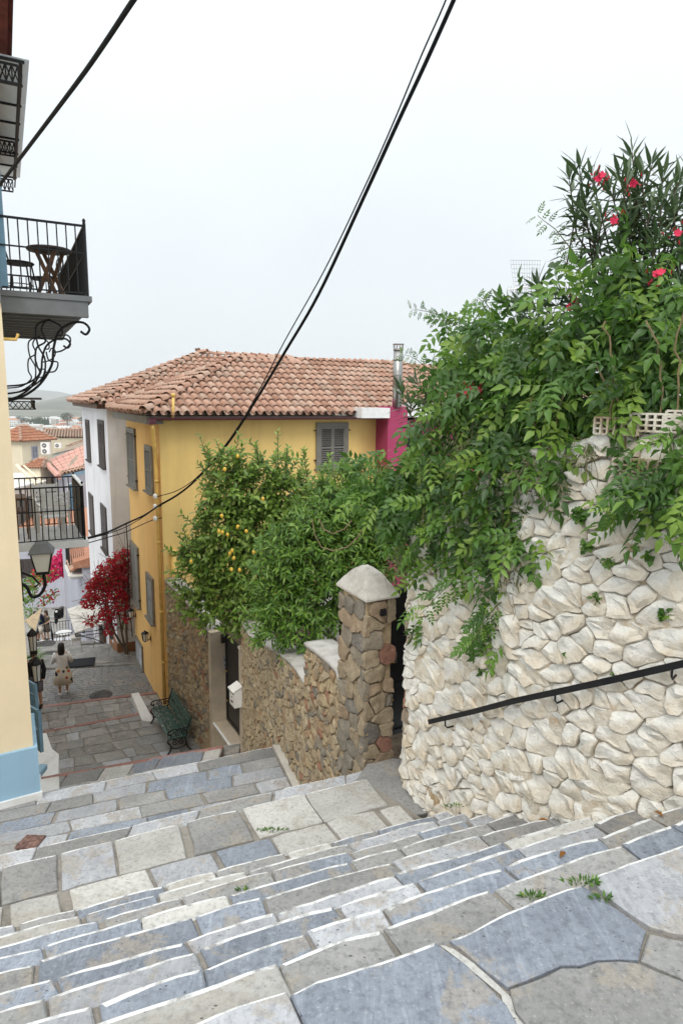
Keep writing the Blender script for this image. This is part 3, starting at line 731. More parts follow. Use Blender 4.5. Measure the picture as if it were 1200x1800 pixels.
# gate pillar
pd = Vector((.30, .17)).normalized(); ps = Vector((-.30, .59)).normalized()
PB = PIL+pd*.37; PCn = PIL+ps*.62; PDn = PB+ps*.62
pz0 = Z2-.35; pz1 = W(629, 1058, PIL.y).z
pillar = thing('gate_pillar', 'square brown and grey stone gate pillar with a pale pyramid cement cap', 'pillar', (*((PIL+PDn)/2), Z2))
mb = MB(); mb.prism([tuple(x) for x in ((PIL+PDn)/2+(q-(PIL+PDn)/2)*.86 for q in (PIL, PB, PDn, PCn))], pz0-2, pz1); obj('mortar_core', mb, M['tan_joint'], pillar)
for a, b, w_ in ((PIL, PB, .2), (PCn, PIL, .17)):
    pp = Path([a-(b-a).normalized()*0, b], left=False); nz0 = pz0 if a is PIL else Z2-1.7
    stones(pillar, pp, -.012, pp.len+.012, lambda u: nz0, lambda u: pz1, .17, w_*1.25, M['pillar_stone'], .007, .009, .010, 120, jit=.12, back=.05)
mb = MB(); c = (PIL+PB+PCn+PDn)/4
def sq(k, z): return [Vector((*(c+(q-c)*k), z)) for q in (PIL, PB, PDn, PCn)]
mb.loft([sq(1.0, pz1-.01), sq(1.13, pz1+.01), sq(1.13, pz1+.03), sq(.86, pz1+.13), sq(.5, pz1+.24), sq(.2, pz1+.29), sq(.04, pz1+.30)]); obj('cap', mb, M['cement'], pillar)
mb = MB(); q0 = PIL+pd*.19; mb.box(Vector((q0.x, q0.y, pz1-.13))+Vector((pd.y, -pd.x, 0))*.03, (.06, .05, .07), 0, (Vector((*pd, 0)), Vector((pd.y, -pd.x, 0)), Vector((0, 0, 1)))); obj('bell_box', mb, M['iron'], pillar)
# black gate between pillar and white wall
ga = PB+ps*.16; gb = ga+Vector((.86, .47)).normalized()*.95
fr = frame((ga.x, ga.y, Z2), (gb.x, gb.y, Z2), (0, -1, 0)); gh = pz1-Z2+.03
gate = thing('metal_gate', 'tall black sheet metal gate between stone pillar and white wall', 'gate', (*((ga+gb)/2), Z2))
mb = MB(); mb.fbox(fr, .04, .93, .06, gh, -.02, .0)
obj('door_leaf', mb, M['black_gate'], gate)
mb = MB()
for a, b in ((.04, .10), (.40, .46), (.87, .93)): mb.fbox(fr, a, b, .06, gh, .001, .022)
for v in (.06, .62, 1.18, gh-.07): mb.fbox(fr, .101, .399, v, v+.06, .001, .022); mb.fbox(fr, .461, .869, v, v+.06, .001, .022)
obj('door_frame', mb, M['black_gate'], gate)
for v in (.5, .95, 1.45, gh-.25):
    mb = MB(); mb.lathe(fr[0]+fr[1]*.075+fr[2]*v+fr[3]*.02, [(.017, 0), (.017, .012), (.006, .02)], 8, 0, fr[3]); obj('brass_knob', mb, M['brass'], gate)
mb = MB(); mb.box(fr[0]+fr[1]*.09+fr[2]*1.0+fr[3]*.04, (.02, .12, .03), 0, (fr[1], fr[2], fr[3])); obj('handle', mb, M['steel'], gate)

# tan rubble wall from the pillar down to the doorway
tw = Path([PCn-ps*.02, POSTR], left=True); TL = tw.len
def u_px(path, px, n=300):
    best = None
    for i in range(n+1):
        u = path.len*i/n; p, _ = path.at(u); q = Vector((p.x, p.y, -4)); x = 600+FPX*q.dot(_R)/q.dot(_F)
        if best is None or abs(x-px) < best[0]: best = (abs(x-px), u)
    return best[1]
def topz(path, px, py): u = u_px(path, px); p, _ = path.at(u); return u, W(px, py, p.y).z
def prof_fn(pts):
    pts = sorted(pts)
    def f(u):
        if u <= pts[0][0]: return pts[0][1]
        for (a, b), (c, d) in zip(pts, pts[1:]):
            if u <= c: return b+(d-b)*(u-a)/max(1e-6, c-a)
        return pts[-1][1]
    return f
A = [topz(tw, *q) for q in ((603, 1192), (592, 1178), (575, 1160), (555, 1143), (536, 1130))]
B = [topz(tw, *q) for q in ((534, 1196), (520, 1172), (500, 1153), (475, 1137), (440, 1119))]
ub = (A[-1][0]+B[0][0])/2
tA, tB = prof_fn(A), prof_fn(B)
ttop = lambda u: tA(u) if u < ub else tB(u)
tbase = lambda u: lerp(-4.9, -5.6, min(1, u/1.2)) if u < 2.6 else lerp(-5.6, -7.9, min(1, (u-2.6)/(TL-3.4)))
twall = thing('stone_wall', 'tan rubble garden wall with scalloped cement coping beside the lower steps', 'wall', (*tw.at(TL*.4)[0], -5.5))
for nm, (ua, uz, f) in enumerate(((0, ub, tA), (ub, TL, tB))):
    mb = MB(); core(mb, tw.to, ua, uz, lambda u: tbase(u)-.2, lambda u: f(u)-.03, .42, 30, 20, -.022, .01); obj('wall_core', mb, M['tan_joint'], twall, True)
    mb = MB(); N = 14
    rows_ = [[tw.to(lerp(ua, uz, i/N)+(.0 if nm else 0), f(lerp(ua, uz, i/N))+dz, n) for n, dz in ((.012, -.05), (.015, -.006), (-.02, .004), (-.22, .012), (-.40, .0), (-.41, -.05))] for i in range(N+1)]
    mb.loft(rows_); obj('coping', mb, M['coping'], twall, True)
stones(twall, tw, 0, TL-.1, tbase, lambda u: ttop(u)-.035, .105, .155, M['tan_stone'], .010, .007, .010, 295, tilt=.0, back=.04, jit=.5, merge=.2)
# doorway: posts, threshold, gate, letterbox, intercom
dv = (POSTL-POSTR).normalized(); dn = Vector((dv.y, -dv.x)); dn = dn if dn.x > 0 else -dn          # dn points into the garden
def P3(a, u, n, z): q = a+dv*u+dn*n; return Vector((q.x, q.y, z))
dz0 = -7.7; pt_r = W(421, 1139, POSTR.y).z; pt_l = W(379, 1112, POSTL.y).z
door = thing('garden_doorway', 'narrow marble framed doorway with black gate between two rubble walls', 'doorway', P3(POSTR, .9, 0, dz0))
fr = (Vector((*POSTR, 0)), Vector((*dv, 0)), Vector((0, 0, 1)), Vector((*dn, 0)))
DL = (POSTL-POSTR).length
mb = MB(); mb.fbox(fr, -.10, .02, ZD-1.6, pt_r, -.03, .38); obj('post', mb, M['marble'], door)
mb = MB(); mb.fbox(fr, DL-.02, DL+.16, ZD-2.0, pt_l, -.04, .55); obj('post', mb, M['marble'], door)
mb = MB(); mb.fbox(fr, .02, DL-.02, ZD-2.0, dz0, .0, .6); obj('threshold', mb, M['marble'], door)
mb = MB(); mb.fbox(fr, .02, DL-.02, dz0-.03, dz0+.004, -.03, .012); obj('threshold_edge', mb, M['white_paint'], door)
gt = W(403, 1132, 14.0).z
mb = MB(); mb.fbox(fr, .03, DL-.03, dz0+.02, gt, .33, .36); obj('gate_leaf', mb, M['black_gate'], door)
mb = MB()
for a, b in ((.03, .1), (DL*.5-.05, DL*.5+.05), (DL-.1, DL-.03)): mb.fbox(fr, a, b, dz0+.02, gt, .31, .329)
for z in (dz0+.02, dz0+.9, gt-.08): mb.fbox(fr, .101, DL*.5-.051, z, z+.08, .31, .329); mb.fbox(fr, DL*.5+.051, DL-.101, z, z+.08, .31, .329)
obj('gate_frame', mb, M['black_gate'], door)
for z in (dz0+.55, dz0+1.3): mb = MB(); mb.lathe(P3(POSTR, DL-.14, .31, z), [(.03, 0), (.03, .02), (.01, .03)], 8, 0, -fr[3]); obj('knob', mb, M['brass'], door)
mb = MB(); mb.fbox(fr, -.1, .02, pt_r-.002, pt_r+.05, -.05, .42); obj('post_cap', mb, M['cement'], door)
# intercom on the inner face of the far post
ic = P3(POSTL, -.02, .33, W(394, 1171, 14.6).z); ib = (-dv.x, -dv.y)
ax = (Vector((*dn, 0)), Vector((0, 0, 1)), Vector((-dv.x, -dv.y, 0)))
inter = thing('intercom', 'grey door intercom panel with a round camera on the marble post', 'intercom', ic)
mb = MB(); mb.box(ic+ax[2]*.015, (.15, .27, .03), 0, ax); obj('panel', mb, M['galv'], inter)
mb = MB(); mb.lathe(ic+ax[1]*.07+ax[2]*.03, [(.04, 0), (.04, .008), (.02, .012)], 12, 0, ax[2]); obj('camera_lens', mb, M['iron'], inter)
mb = MB()
for v in (-.04, -.075): mb.box(ic+ax[1]*v+ax[2]*.033, (.09, .014, .006), 0, ax)
obj('button', mb, M['iron'], inter)
np_ = P3(POSTL, -.02, .30, W(391, 1128, 14.6).z)
plq = thing('door_plaque', 'small dark metal plaque high on the marble door post', 'plaque', np_); mb = MB(); mb.box(np_+ax[2]*.012, (.17, .22, .024), 0, ax)
mb.box(np_+ax[2]*.027, (.13, .03, .006), 1, ax); mb.box(np_+ax[2]*.027-ax[1]*.06, (.13, .03, .006), 1, ax); obj('plate', mb, [M['dark_wood'], M['iron']], plq)
# letterbox on the near post
lbp = P3(POSTR, -.02, -.03, W(414, 1238, 12.95).z)
lx = (Vector((*dn, 0)), Vector((*dv, 0)), Vector((0, 0, 1))); S_ = -lx[0]
lbx = thing('letterbox', 'white metal letterbox with sloping lid fixed to marble post', 'letterbox', lbp)
mb = MB(); c = lbp+S_*.09
def lp(a, b, z): return c+S_*a+lx[1]*b+Vector((0, 0, z))
mb.loft([[lp(-.085, -.15, 0), lp(.085, -.15, 0), lp(.085, -.15, .36), lp(-.085, -.15, .44)], [lp(-.085, .15, 0), lp(.085, .15, 0), lp(.085, .15, .36), lp(-.085, .15, .44)]]); obj('box', mb, M['plastic_white'], lbx)
mb = MB(); mb.loft([[lp(-.09, -.165, .447), lp(.12, -.165, .345), lp(.12, -.165, .36), lp(-.09, -.165, .462)], [lp(-.09, .165, .447), lp(.12, .165, .345), lp(.12, .165, .36), lp(-.09, .165, .462)]]); obj('lid', mb, M['plastic_white'], lbx)
mb = MB(); mb.box(lp(.088, 0, .30), (.006, .22, .03), 0, lx); mb.box(lp(.088, 0, .10), (.006, .10, .04), 0, lx); mb.lathe(lp(.086, 0, .2), [(.015, 0), (.012, .01)], 8, 0, S_); obj('slot', mb, M['iron'], lbx)
# rubble wall behind the bench
bw = Path([POSTL+dv*.16, YC+Vector((.02, -.03))], left=True); BL = bw.len
pB = [topz(bw, *q) for q in ((372, 1112), (345, 1082), (318, 1047), (291, 1022))]; btop = prof_fn(pB)
bbase = lambda u: lerp(-7.6, Z0-.1, min(1, u/.8)) if u < .8 else Z0-.1
bwall = thing('stone_wall', 'brown rubble wall behind the green bench, next to the yellow house', 'wall', (*bw.at(BL*.5)[0], Z0))
mb = MB(); core(mb, bw.to, 0, BL, lambda u: Z0-.6, lambda u: btop(u)-.03, .45, 26, 30, -.02, .01); obj('wall_core', mb, M['tan_joint'], bwall, True)
mb = MB(); mb.loft([[bw.to(BL*i/10, btop(BL*i/10)+dz, n) for n, dz in ((.012, -.05), (.015, 0), (-.08, .05), (-.22, .08), (-.40, .05), (-.46, -.05))] for i in range(11)]); obj('coping', mb, M['coping'], bwall, True)
stones(bwall, bw, 0, BL-.02, lambda u: bbase(u), lambda u: btop(u)-.035, .12, .20, M['tan_stone'], .008, .009, .012, 295, back=.03, jit=.5, merge=.15)

# cast iron bench
na, fa = G(298, 1287, Z0+.62), G(267, 1233, Z0+.62); bd = Vector((fa.x-na.x, fa.y-na.y, 0)); BLn = bd.length; bd.normalize()
bt = Vector((-bd.y, bd.x, 0)); bt = bt if bt.x > 0 else -bt             # towards the wall
bo = Vector((na.x, na.y, Z0))+bt*.0
bench = thing('park_bench', 'weathered green slatted bench with curly black iron ends against rubble wall', 'bench', bo+bd*BLn*.5)
def bp(t, h, L): return bo+bt*t+Vector((0, 0, h))+bd*L
k = NT('peeling_green_paint'); k.shift(); sv = k.stretch((9, 9, 9))
n = k.noise(1.4, 6, .7, sv); gcol = k.ramp(k.oi.outputs['Random'], [(0, (.012, .05, .036)), (.5, (.03, .075, .06)), (1, (.05, .10, .085))])
k.color(k.mix(k.ramp(n, [(.56, 0), (.60, 1)]), gcol, (.30, .27, .21))); k.bump(n, .4, .01); M['green_slat'] = k.finish(.5, .3)
prof_s = [(.02, .415, 8), (.115, .425, 3), (.205, .425, 0), (.295, .42, -4), (.385, .41, -8)]
prof_bk = [(.455, .50, 72), (.48, .585, 74), (.505, .67, 75), (.53, .755, 76), (.552, .84, 77)]
for t, h, a in prof_s+prof_bk:
    a = rad(a); e1 = bt*math.cos(a)+Vector((0, 0, math.sin(a))); e2 = e1.cross(bd).normalized()
    mb = MB(); mb.box(bp(t, h, BLn/2), (.072, BLn+.04, .026), 0, (e1, bd, e2)); obj('slat', mb, M['green_slat'], bench, False, bp(t, h, BLn/2))
def spiral(mb, c, r0, turns, a0, sgn, L, r=.012, n=22):
    mb.tube([bp(c[0]+r0*(1-.8*i/n)*math.cos(a0+sgn*2*math.pi*turns*i/n), c[1]+r0*(1-.8*i/n)*math.sin(a0+sgn*2*math.pi*turns*i/n), L) for i in range(n+1)], r, 5)
for L in (.03, BLn-.03):
    mb = MB()
    mb.tube(smooth([bp(*q, L) for q in ((-.02, .40), (.10, .40), (.25, .40), (.38, .385), (.43, .44), (.47, .6), (.54, .83), (.57, .89))], 3), .021, 6)       # seat rail and back upright
    mb.tube(smooth([bp(*q, L) for q in ((-.02, .40), (-.04, .33), (.02, .24), (.03, .14), (-.02, .05), (-.06, .0))], 3), .02, 6)                            # front leg
    mb.tube(smooth([bp(*q, L) for q in ((.40, .385), (.42, .28), (.44, .15), (.50, .04), (.54, .0))], 3), .02, 6)
    mb.tube(smooth([bp(*q, L) for q in ((.03, .20), (.12, .13), (.25, .12), (.36, .15), (.43, .20))], 3), .013, 6)
    mb.tube(smooth([bp(*q, L) for q in ((.475, .63), (.36, .625), (.2, .63), (.08, .64), (.0, .61), (-.03, .55), (.01, .51), (.06, .54))], 3), .018, 6)      # arm ending in a curl
    mb.tube(smooth([bp(*q, L) for q in ((.0, .40), (.05, .46), (.03, .54))], 3), .014, 6)
    spiral(mb, (.20, .52), .085, 1.5, rad(180), -1, L); spiral(mb, (.36, .52), .07, 1.4, rad(0), 1, L)
    spiral(mb, (.13, .29), .085, 1.5, rad(120), -1, L); spiral(mb, (.30, .28), .08, 1.5, rad(60), 1, L)
    obj('iron_end', mb, M['iron'], bench)
# ------------------------------------------------------------------ houses
def on_wall(fr, px, py):
    o, u, v, n = fr; d = ray(px, py); k = o.dot(n)/d.dot(n); p = d*k-o; return p.dot(u), p.dot(v)
def barrel(name, mat, L=.42, r0=.100, r1=.080, lift=.03, seg=6, th=.014, inv=False):
    vs, fs = [], []
    for y, r, z in ((0, r0, lift), (L, r1, 0.0)):
        for k in range(seg+1):
            a = math.pi*k/seg; vs.append((-r*math.cos(a), y, (r*.92*math.sin(a)+z) if not inv else (-.75*r*math.sin(a)+z+r*.55)))
    for k in range(seg): fs.append((k, k+1, seg+2+k, seg+1+k))
    if not inv:
        o = len(vs); r = r0-th
        for k in range(seg+1): a = math.pi*k/seg; vs.append((-r*math.cos(a), .0, r*.92*math.sin(a)+lift))
        for k in range(seg): fs.append((k+1, k, o+k, o+k+1))
    me = bpy.data.meshes.new(name); me.from_pydata(vs, [], fs); me.materials.append(mat)
    me.polygons.foreach_set('use_smooth', [i < seg for i in range(len(fs))])
    return me
def mesh_np(me):
    v = np.empty(len(me.vertices)*3, np.float32); me.vertices.foreach_get('co', v)
    return v.reshape(-1, 3), [tuple(p.vertices) for p in me.polygons]
def scatter(name, tv, tf, mats4, mat, parent, smooth=False, base=None, kind='stuff'):
    """one mesh out of many transformed copies of a template, with a random value 'lv' per copy"""
    k = len(mats4)
    if k == 0: return None
    A = np.array(mats4, dtype=np.float64); base = origin_of(parent) if base is None else base
    n = len(tv); V = np.einsum('kij,nj->kni', A[:, :3, :3], tv)+A[:, None, :3, 3]-np.array(base)[None, None]
    me = bpy.data.meshes.new(name)
    tot = np.array([len(f) for f in tf]); idx = np.concatenate([np.array(f) for f in tf])
    me.vertices.add(n*k); me.vertices.foreach_set('co', V.astype(np.float32).ravel())
    loops = (idx[None, :]+(np.arange(k)*n)[:, None]).ravel()
    me.loops.add(len(loops)); me.loops.foreach_set('vertex_index', loops.astype(np.int32))
    tots = np.tile(tot, k); st = np.concatenate([[0], np.cumsum(tots)[:-1]])
    me.polygons.add(len(tots)); me.polygons.foreach_set('loop_start', st.astype(np.int32)); me.polygons.foreach_set('loop_total', tots.astype(np.int32))
    if smooth: me.polygons.foreach_set('use_smooth', np.ones(len(tots), bool))
    me.update(calc_edges=True)
    at = me.attributes.new('lv', 'FLOAT', 'POINT'); at.data.foreach_set('value', np.repeat(RNG.random(k), n).astype(np.float32))
    me.materials.append(mat)
    o = bpy.data.objects.new(name, me); link(o, parent); ORG[o.name] = Vector(base)
    if kind: o['kind'] = kind
    return o
TILE = barrel('roof_tile', M['tile']); PAN = barrel('pan_tile', M['tile'], .42, .085, .085, 0, 4, inv=True)
RIDGE = barrel('ridge_tile', M['tile'], .44, .125, .105, .03)
def m4(x, y, z, p): return Matrix(((x.x, y.x, z.x, p.x), (x.y, y.y, z.y, p.y), (x.z, y.z, z.z, p.z), (0, 0, 0, 1)))
def roof_face(E0, E1, R0, R1, sp=.25, row=.36, s=1.05):
    """transforms of cover and pan tiles on one slope; E0-E1 is the eave, R0-R1 the ridge"""
    E0, E1, R0, R1 = map(Vector, (E0, E1, R0, R1)); u = (E1-E0); Lu = u.length; u.normalize()
    nrm = u.cross(R0-E0)
    if nrm.z < 0: nrm = -nrm
    nrm.normalize(); w = nrm.cross(u); w = w if w.z > 0 else -w; w.normalize()
    ru0, rw0 = (R0-E0).dot(u), (R0-E0).dot(w); ru1, rw1 = (R1-E0).dot(u), (R1-E0).dot(w)
    def wmax(x):
        m = 1e9
        if ru0 > 1e-3 and x < ru0: m = min(m, x/ru0*rw0)
        elif ru0 <= 1e-3: pass
        if ru1 < Lu-1e-3 and x > ru1: m = min(m, (Lu-x)/(Lu-ru1)*rw1)
        top = rw0+(rw1-rw0)*((x-ru0)/(ru1-ru0) if abs(ru1-ru0) > 1e-3 else 0)
        return min(m, top if ru0 <= x <= ru1 else max(rw0, rw1))
    def wmin(x): return max(0, (x/ru0*rw0) if ru0 < -1e-3 and x < 0 else 0)
    cov, pan = [], []; x = sp*.5+min(0, ru0)
    while x < max(Lu, ru1):
        for off, lst in ((0, cov), (sp*.5, pan)):
            xx = x+off; wm = wmax(xx); w0 = wmin(xx); y = -.06+w0+random.uniform(-.012, .012)
            while y < wm-.12*s:
                j = random.uniform(-.035, .035); uu = (u*math.cos(j)+w*math.sin(j)); ww = (w*math.cos(j)-u*math.sin(j))
                tilt = .035 if off == 0 else 0; w2 = (ww-nrm*tilt).normalized(); n2 = uu.cross(w2); n2 = n2 if n2.dot(nrm) > 0 else -n2
                L = min(1, (wm-y+.1)/.42)
                lst.append(m4(uu*s, w2*(s*max(.4, L)), n2*s, E0+u*xx+w*y+nrm*(.02+random.uniform(0, .008)))); y += row
        x += sp
    return cov, pan, nrm
def ridge_line(a, b, parent, lim, sp=.36, s=1.0, mesh=None):
    a, b = Vector(a), Vector(b); d = (b-a); L = d.length; d.normalize(); x = d.cross(Vector((0, 0, 1))).normalized(); z = x.cross(d); n = int(L/sp); ms = []
    for i in range(n+1):
        y2 = (d-z*.05).normalized(); ms.append(m4(x*s, y2*s, x.cross(y2)*s, a+d*(i*sp)+z*(.05+random.uniform(0, .012))))
    for m in ms: inst('ridge_tile', mesh or RIDGE, m, parent)
def tile_roof(parent, faces, ridges, limit, mat_under, sp=.25, row=.36, s=1.05, tile=None, pan=None, joined_only=False, sheets=()):
    tile = tile or TILE; pan = pan or PAN; C, Pn = [], []; mb = MB()
    for E0, E1, R0, R1 in faces:
        c, p, n = roof_face(E0, E1, R0, R1, sp, row, s); C += c; Pn += p
        q = [Vector(E0), Vector(E1), Vector(R1), Vector(R0)]
        mb.add([v-n*.03 for v in q], [(0, 1, 2, 3)])
    for q in sheets: mb.add(q, [tuple(range(len(q)))])
    roof = obj('roof', mb, mat_under, parent)
    C.sort(key=lambda m: m.translation.length)
    head, tail = ([], C) if joined_only else (C[:limit], C[limit:])
    for m in head: inst('roof_tile', tile, m, roof)
    tv, tf = mesh_np(tile)
    if tail: scatter('roof_tiles', tv, tf, tail, tile.materials[0], roof, True)
    tv, tf = mesh_np(pan); scatter('pan_tiles', tv, tf, Pn, pan.materials[0], roof, True)
    for a, b in ridges: ridge_line(a, b, roof, 99, sp=.36*s, s=s)
    return roof
def walls_mb(mb, plan, z0, z1, mi=0, cap=True): mb.prism([(p[0], p[1]) for p in plan], z0, z1, mi)
def louver_leaf(mb, fr, u0, u1, v0, v1, n0, th=.035, sl=.055, rail=.06, mid=True):
    mb.fbox(fr, u0, u0+rail*.8, v0, v1, n0, n0+th); mb.fbox(fr, u1-rail*.8, u1, v0, v1, n0, n0+th)
    bars = [v0, v1-rail]+([v0+(v1-v0)*.45] if mid else [])
    for b in bars: mb.fbox(fr, u0+rail*.8, u1-rail*.8, b, b+rail, n0, n0+th)
    o, u, v, n = fr; a = rad(35); e1 = v*math.cos(a)-n*math.sin(a)*1; e1 = (v*math.sin(a)+(-n)*math.cos(a)); e2 = u.cross(e1)
    y = v0+rail+sl*.5
    while y < v1-rail:
        if not any(b-.02 < y < b+rail+.02 for b in bars):
            mb.box(o+u*((u0+u1)/2)+v*y+n*(n0+th*.5), (u1-u0-rail*1.55, sl*.85, .008), 0, (u, e1, e2))
        y += sl*.8
def window(parent, fr, u, v, w, h, frame_mat, leaf_mat, frw=.09, leaves=2, sill=True, proud=.05, open_=0, rod=False, sl=.055):
    mb = MB(); p = proud
    mb.fbox(fr, u, u+frw, v, v+h, .004, p); mb.fbox(fr, u+w-frw, u+w, v, v+h, .004, p); mb.fbox(fr, u+frw, u+w-frw, v+h-frw, v+h, .004, p)
    mb.fbox(fr, u+frw, u+w-frw, v, v+frw*.5, .004, p); mb.fbox(fr, u+frw, u+w-frw, v+frw*.5, v+h-frw, .002, .006, 1)
    o = obj('window', mb, [frame_mat, M['iron']], parent)
    iw = w-2*frw
    for i in range(leaves):
        b = MB(); louver_leaf(b, fr, u+frw+iw*i/leaves+.004, u+frw+iw*(i+1)/leaves-.004, v+frw*.5+.005, v+h-frw-.005, p*.35, sl=sl); obj('shutter', b, leaf_mat, o)
    if sill:
        b = MB(); b.fbox(fr, u-.05, u+w+.05, v-.055, v-.002, .003, p+.07); obj('sill', b, frame_mat, o)
    if rod:
        b = MB(); 
        for uu, vv in ((u-.05, v+.25), (u-.05, v+h-.25), (u+w+.03, v+.25), (u+w+.03, v+h-.25)): b.fbox(fr, uu-.02, uu+.03, vv, vv+.03, .004, .09)
        obj('hinge', b, M['iron'], o)
    return o
# the yellow house at the corner
ez = -.44
T_ = (Vector((1.29, 21.4))-YC).normalized(); S_y = (YF-YC).normalized(); FR = Vector((1.40, 21.47))
yh = thing('corner_house', 'ochre yellow two sided corner house with terracotta hip roof behind the lemon tree', 'house', (*((YC+YF)/2), Z0))
mb = MB(); back = FR+S_y*5.2; bk2 = YF
mb.prism([tuple(q) for q in (YC, FR, back, YF)], Z0-.6, ez-.12)
def two_tone(mbx, i_side): 
    for k, f in enumerate(mbx.f): mbx.m[k] = 1 if k == i_side else 0
two_tone(mb, 3)
obj('wall', mb, [M['ochre'], M['orange_ochre']], yh)
fF = frame((*YC, 0), (*FR, 0), (0, -1, 0)); fS = frame((*YC, 0), (*YF, 0), (-1, 0, 0))
ov = .50
EC = YC-T_*ov*.95-S_y*.42; EFr = FR-T_*.22-S_y*.42; ESl = YF-T_*ov+S_y*.45
R0 = W(413, 632, 21.6); R1 = W(700, 640, 25.6); R1.z = R0.z
EB = ESl+ (R1.xy-R0.xy)
e3 = lambda q, z=ez+.02: Vector((q.x, q.y, z))
hipb = e3(ESl); 
roof = tile_roof(yh, [(e3(EC), e3(EFr), R0, R1-(R1-R0).normalized()*.0), (e3(ESl), e3(EC), R0+Vector((0, 0, .0)), R0)],
                 [(e3(EC)+Vector((0, 0, .03)), R0), (R0, R1), (e3(ESl)+Vector((0, 0, .03)), R0)], 290, M['roof_mortar'],
                 sheets=[[e3(ESl), R0, R1, e3(ESl+(FR-YC)*1.05)]])
mb = MB()                                                     # boxed eaves
mb.prism([tuple(q) for q in (YC-T_*.40-S_y*.0, YC+T_*.0-S_y*.0, YF+S_y*.2, YF-T_*.40+S_y*.2)], ez-.24, ez-.03)
mb.prism([tuple(q) for q in (YC-T_*.40-S_y*.32, YC+T_*.05-S_y*.32, YC+T_*.05-S_y*.005, YC-T_*.40-S_y*.005)], ez-.24, ez-.03)
mb.prism([tuple(q) for q in (YC+T_*.055-S_y*.28, FR-T_*.3-S_y*.28, FR-T_*.3-S_y*.005, YC+T_*.055-S_y*.005)], ez-.15, ez-.03)
obj('eaves', mb, M['grey_trim'], yh)
mb = MB(); g0, g1 = e3(YC-T_*.36-S_y*.46, ez-.07), e3(FR-T_*.25-S_y*.46, ez-.07)
dd = (g1-g0).normalized(); nn = Vector((dd.y, -dd.x, 0))
mb.loft([[p+nn*math.cos(a)*.075+Vector((0, 0, -math.sin(a)*.075)) for a in [math.pi*i/6 for i in range(7)]]+[p+nn*math.cos(a)*.066+Vector((0, 0, -math.sin(a)*.066)) for a in [math.pi*i/6 for i in range(6, -1, -1)]] for p in (g0, g1)])
mb.box(g0+dd*.08+Vector((0, 0, -.1)), (.16, .16, .14), 0, (dd, nn, Vector((0, 0, 1))))
obj('gutter', mb, M['maroon'], yh)
mb = MB(); pp = lambda u, v, n: fS[0]+fS[1]*u+fS[2]*v+fS[3]*n
dpx = .16
mb.tube([g0+dd*.08+Vector((0, 0, -.14)), g0+dd*.1+Vector((0, 0, -.28)), pp(dpx, ez-1.15, .09), pp(dpx, ez-1.35, .075), pp(dpx, Z0+.1, .075)], .055, 8)
for v in (-2.2, -3.9, -5.9, -7.4): mb.tube([pp(dpx, v, .075), pp(dpx, v-.07, .075)], .068, 8)
obj('downpipe', mb, M['yellow_pipe'], yh, True)
for px0, px1, y0, y1, lv in ((225, 239, 753, 852, 1), (257, 269, 784, 862, 1), (231, 244, 951, 1052, 1), (259.5, 270.5, 1007, 1084, 1)):
    u1, v1 = on_wall(fS, px0, y0); u0, _ = on_wall(fS, px1, y0+8); _, v0 = on_wall(fS, (px0+px1)/2, y1)
    window(yh, fS, min(u0, u1), v0, abs(u1-u0), v1-v0+.05, M['grey_trim'], M['grey_wood'], .10, 2 if px0 < 250 else 1, True, .07, rod=px0 < 250)
u1, v1 = on_wall(fS, 240, 1116); u0, _ = on_wall(fS, 251, 1118); _, v0 = on_wall(fS, 246, 1164)
window(yh, fS, min(u0, u1), v0, abs(u1-u0), v1-v0, M['grey_trim'], M['galv'], .09, 2, True, .05)
u0, v1 = on_wall(fF, 555, 743); u1, v0 = on_wall(fF, 610, 821)
window(yh, fF, u0, v0, u1-u0, v1-v0, M['grey_trim'], M['grey_wood'], .13, 2, True, .06, rod=True, sl=.07)
mb = MB()                                                     # vents and pipe on the front
for x, y in ((330, 941), (336, 951)): a, b = on_wall(fF, x, y); mb.fbox(fF, a-.05, a+.05, b-.05, b+.05, .003, .03)
obj('vent_cover', mb, M['yellow_pipe'], yh)
mb = MB(); a, b = on_wall(fF, 303, 968); q = lambda v, n=.08: fF[0]+fF[1]*a+fF[2]*v+fF[3]*n
mb.tube([q(b-1.2), q(b-.1)], .075, 10); mb.tube([q(b-.1), q(b), q(b+.05)], [.10, .10, .05], 10); obj('vent_pipe', mb, M['yellow_pipe'], yh, True)
p0 = W(305, 733, 17.4); mb = MB(); mb.tube([p0+Vector((-.05, .1, -.05)), p0+Vector((0, -.06, 0)), p0+Vector((.02, -.08, .15)), p0+Vector((.02, -.02, .55))], .035, 8); mb.tube([p0+Vector((.02, -.02, .52)), p0+Vector((.02, -.02, .62))], .055, 8); obj('vent_pipe', mb, M['yellow_pipe'], yh, True)
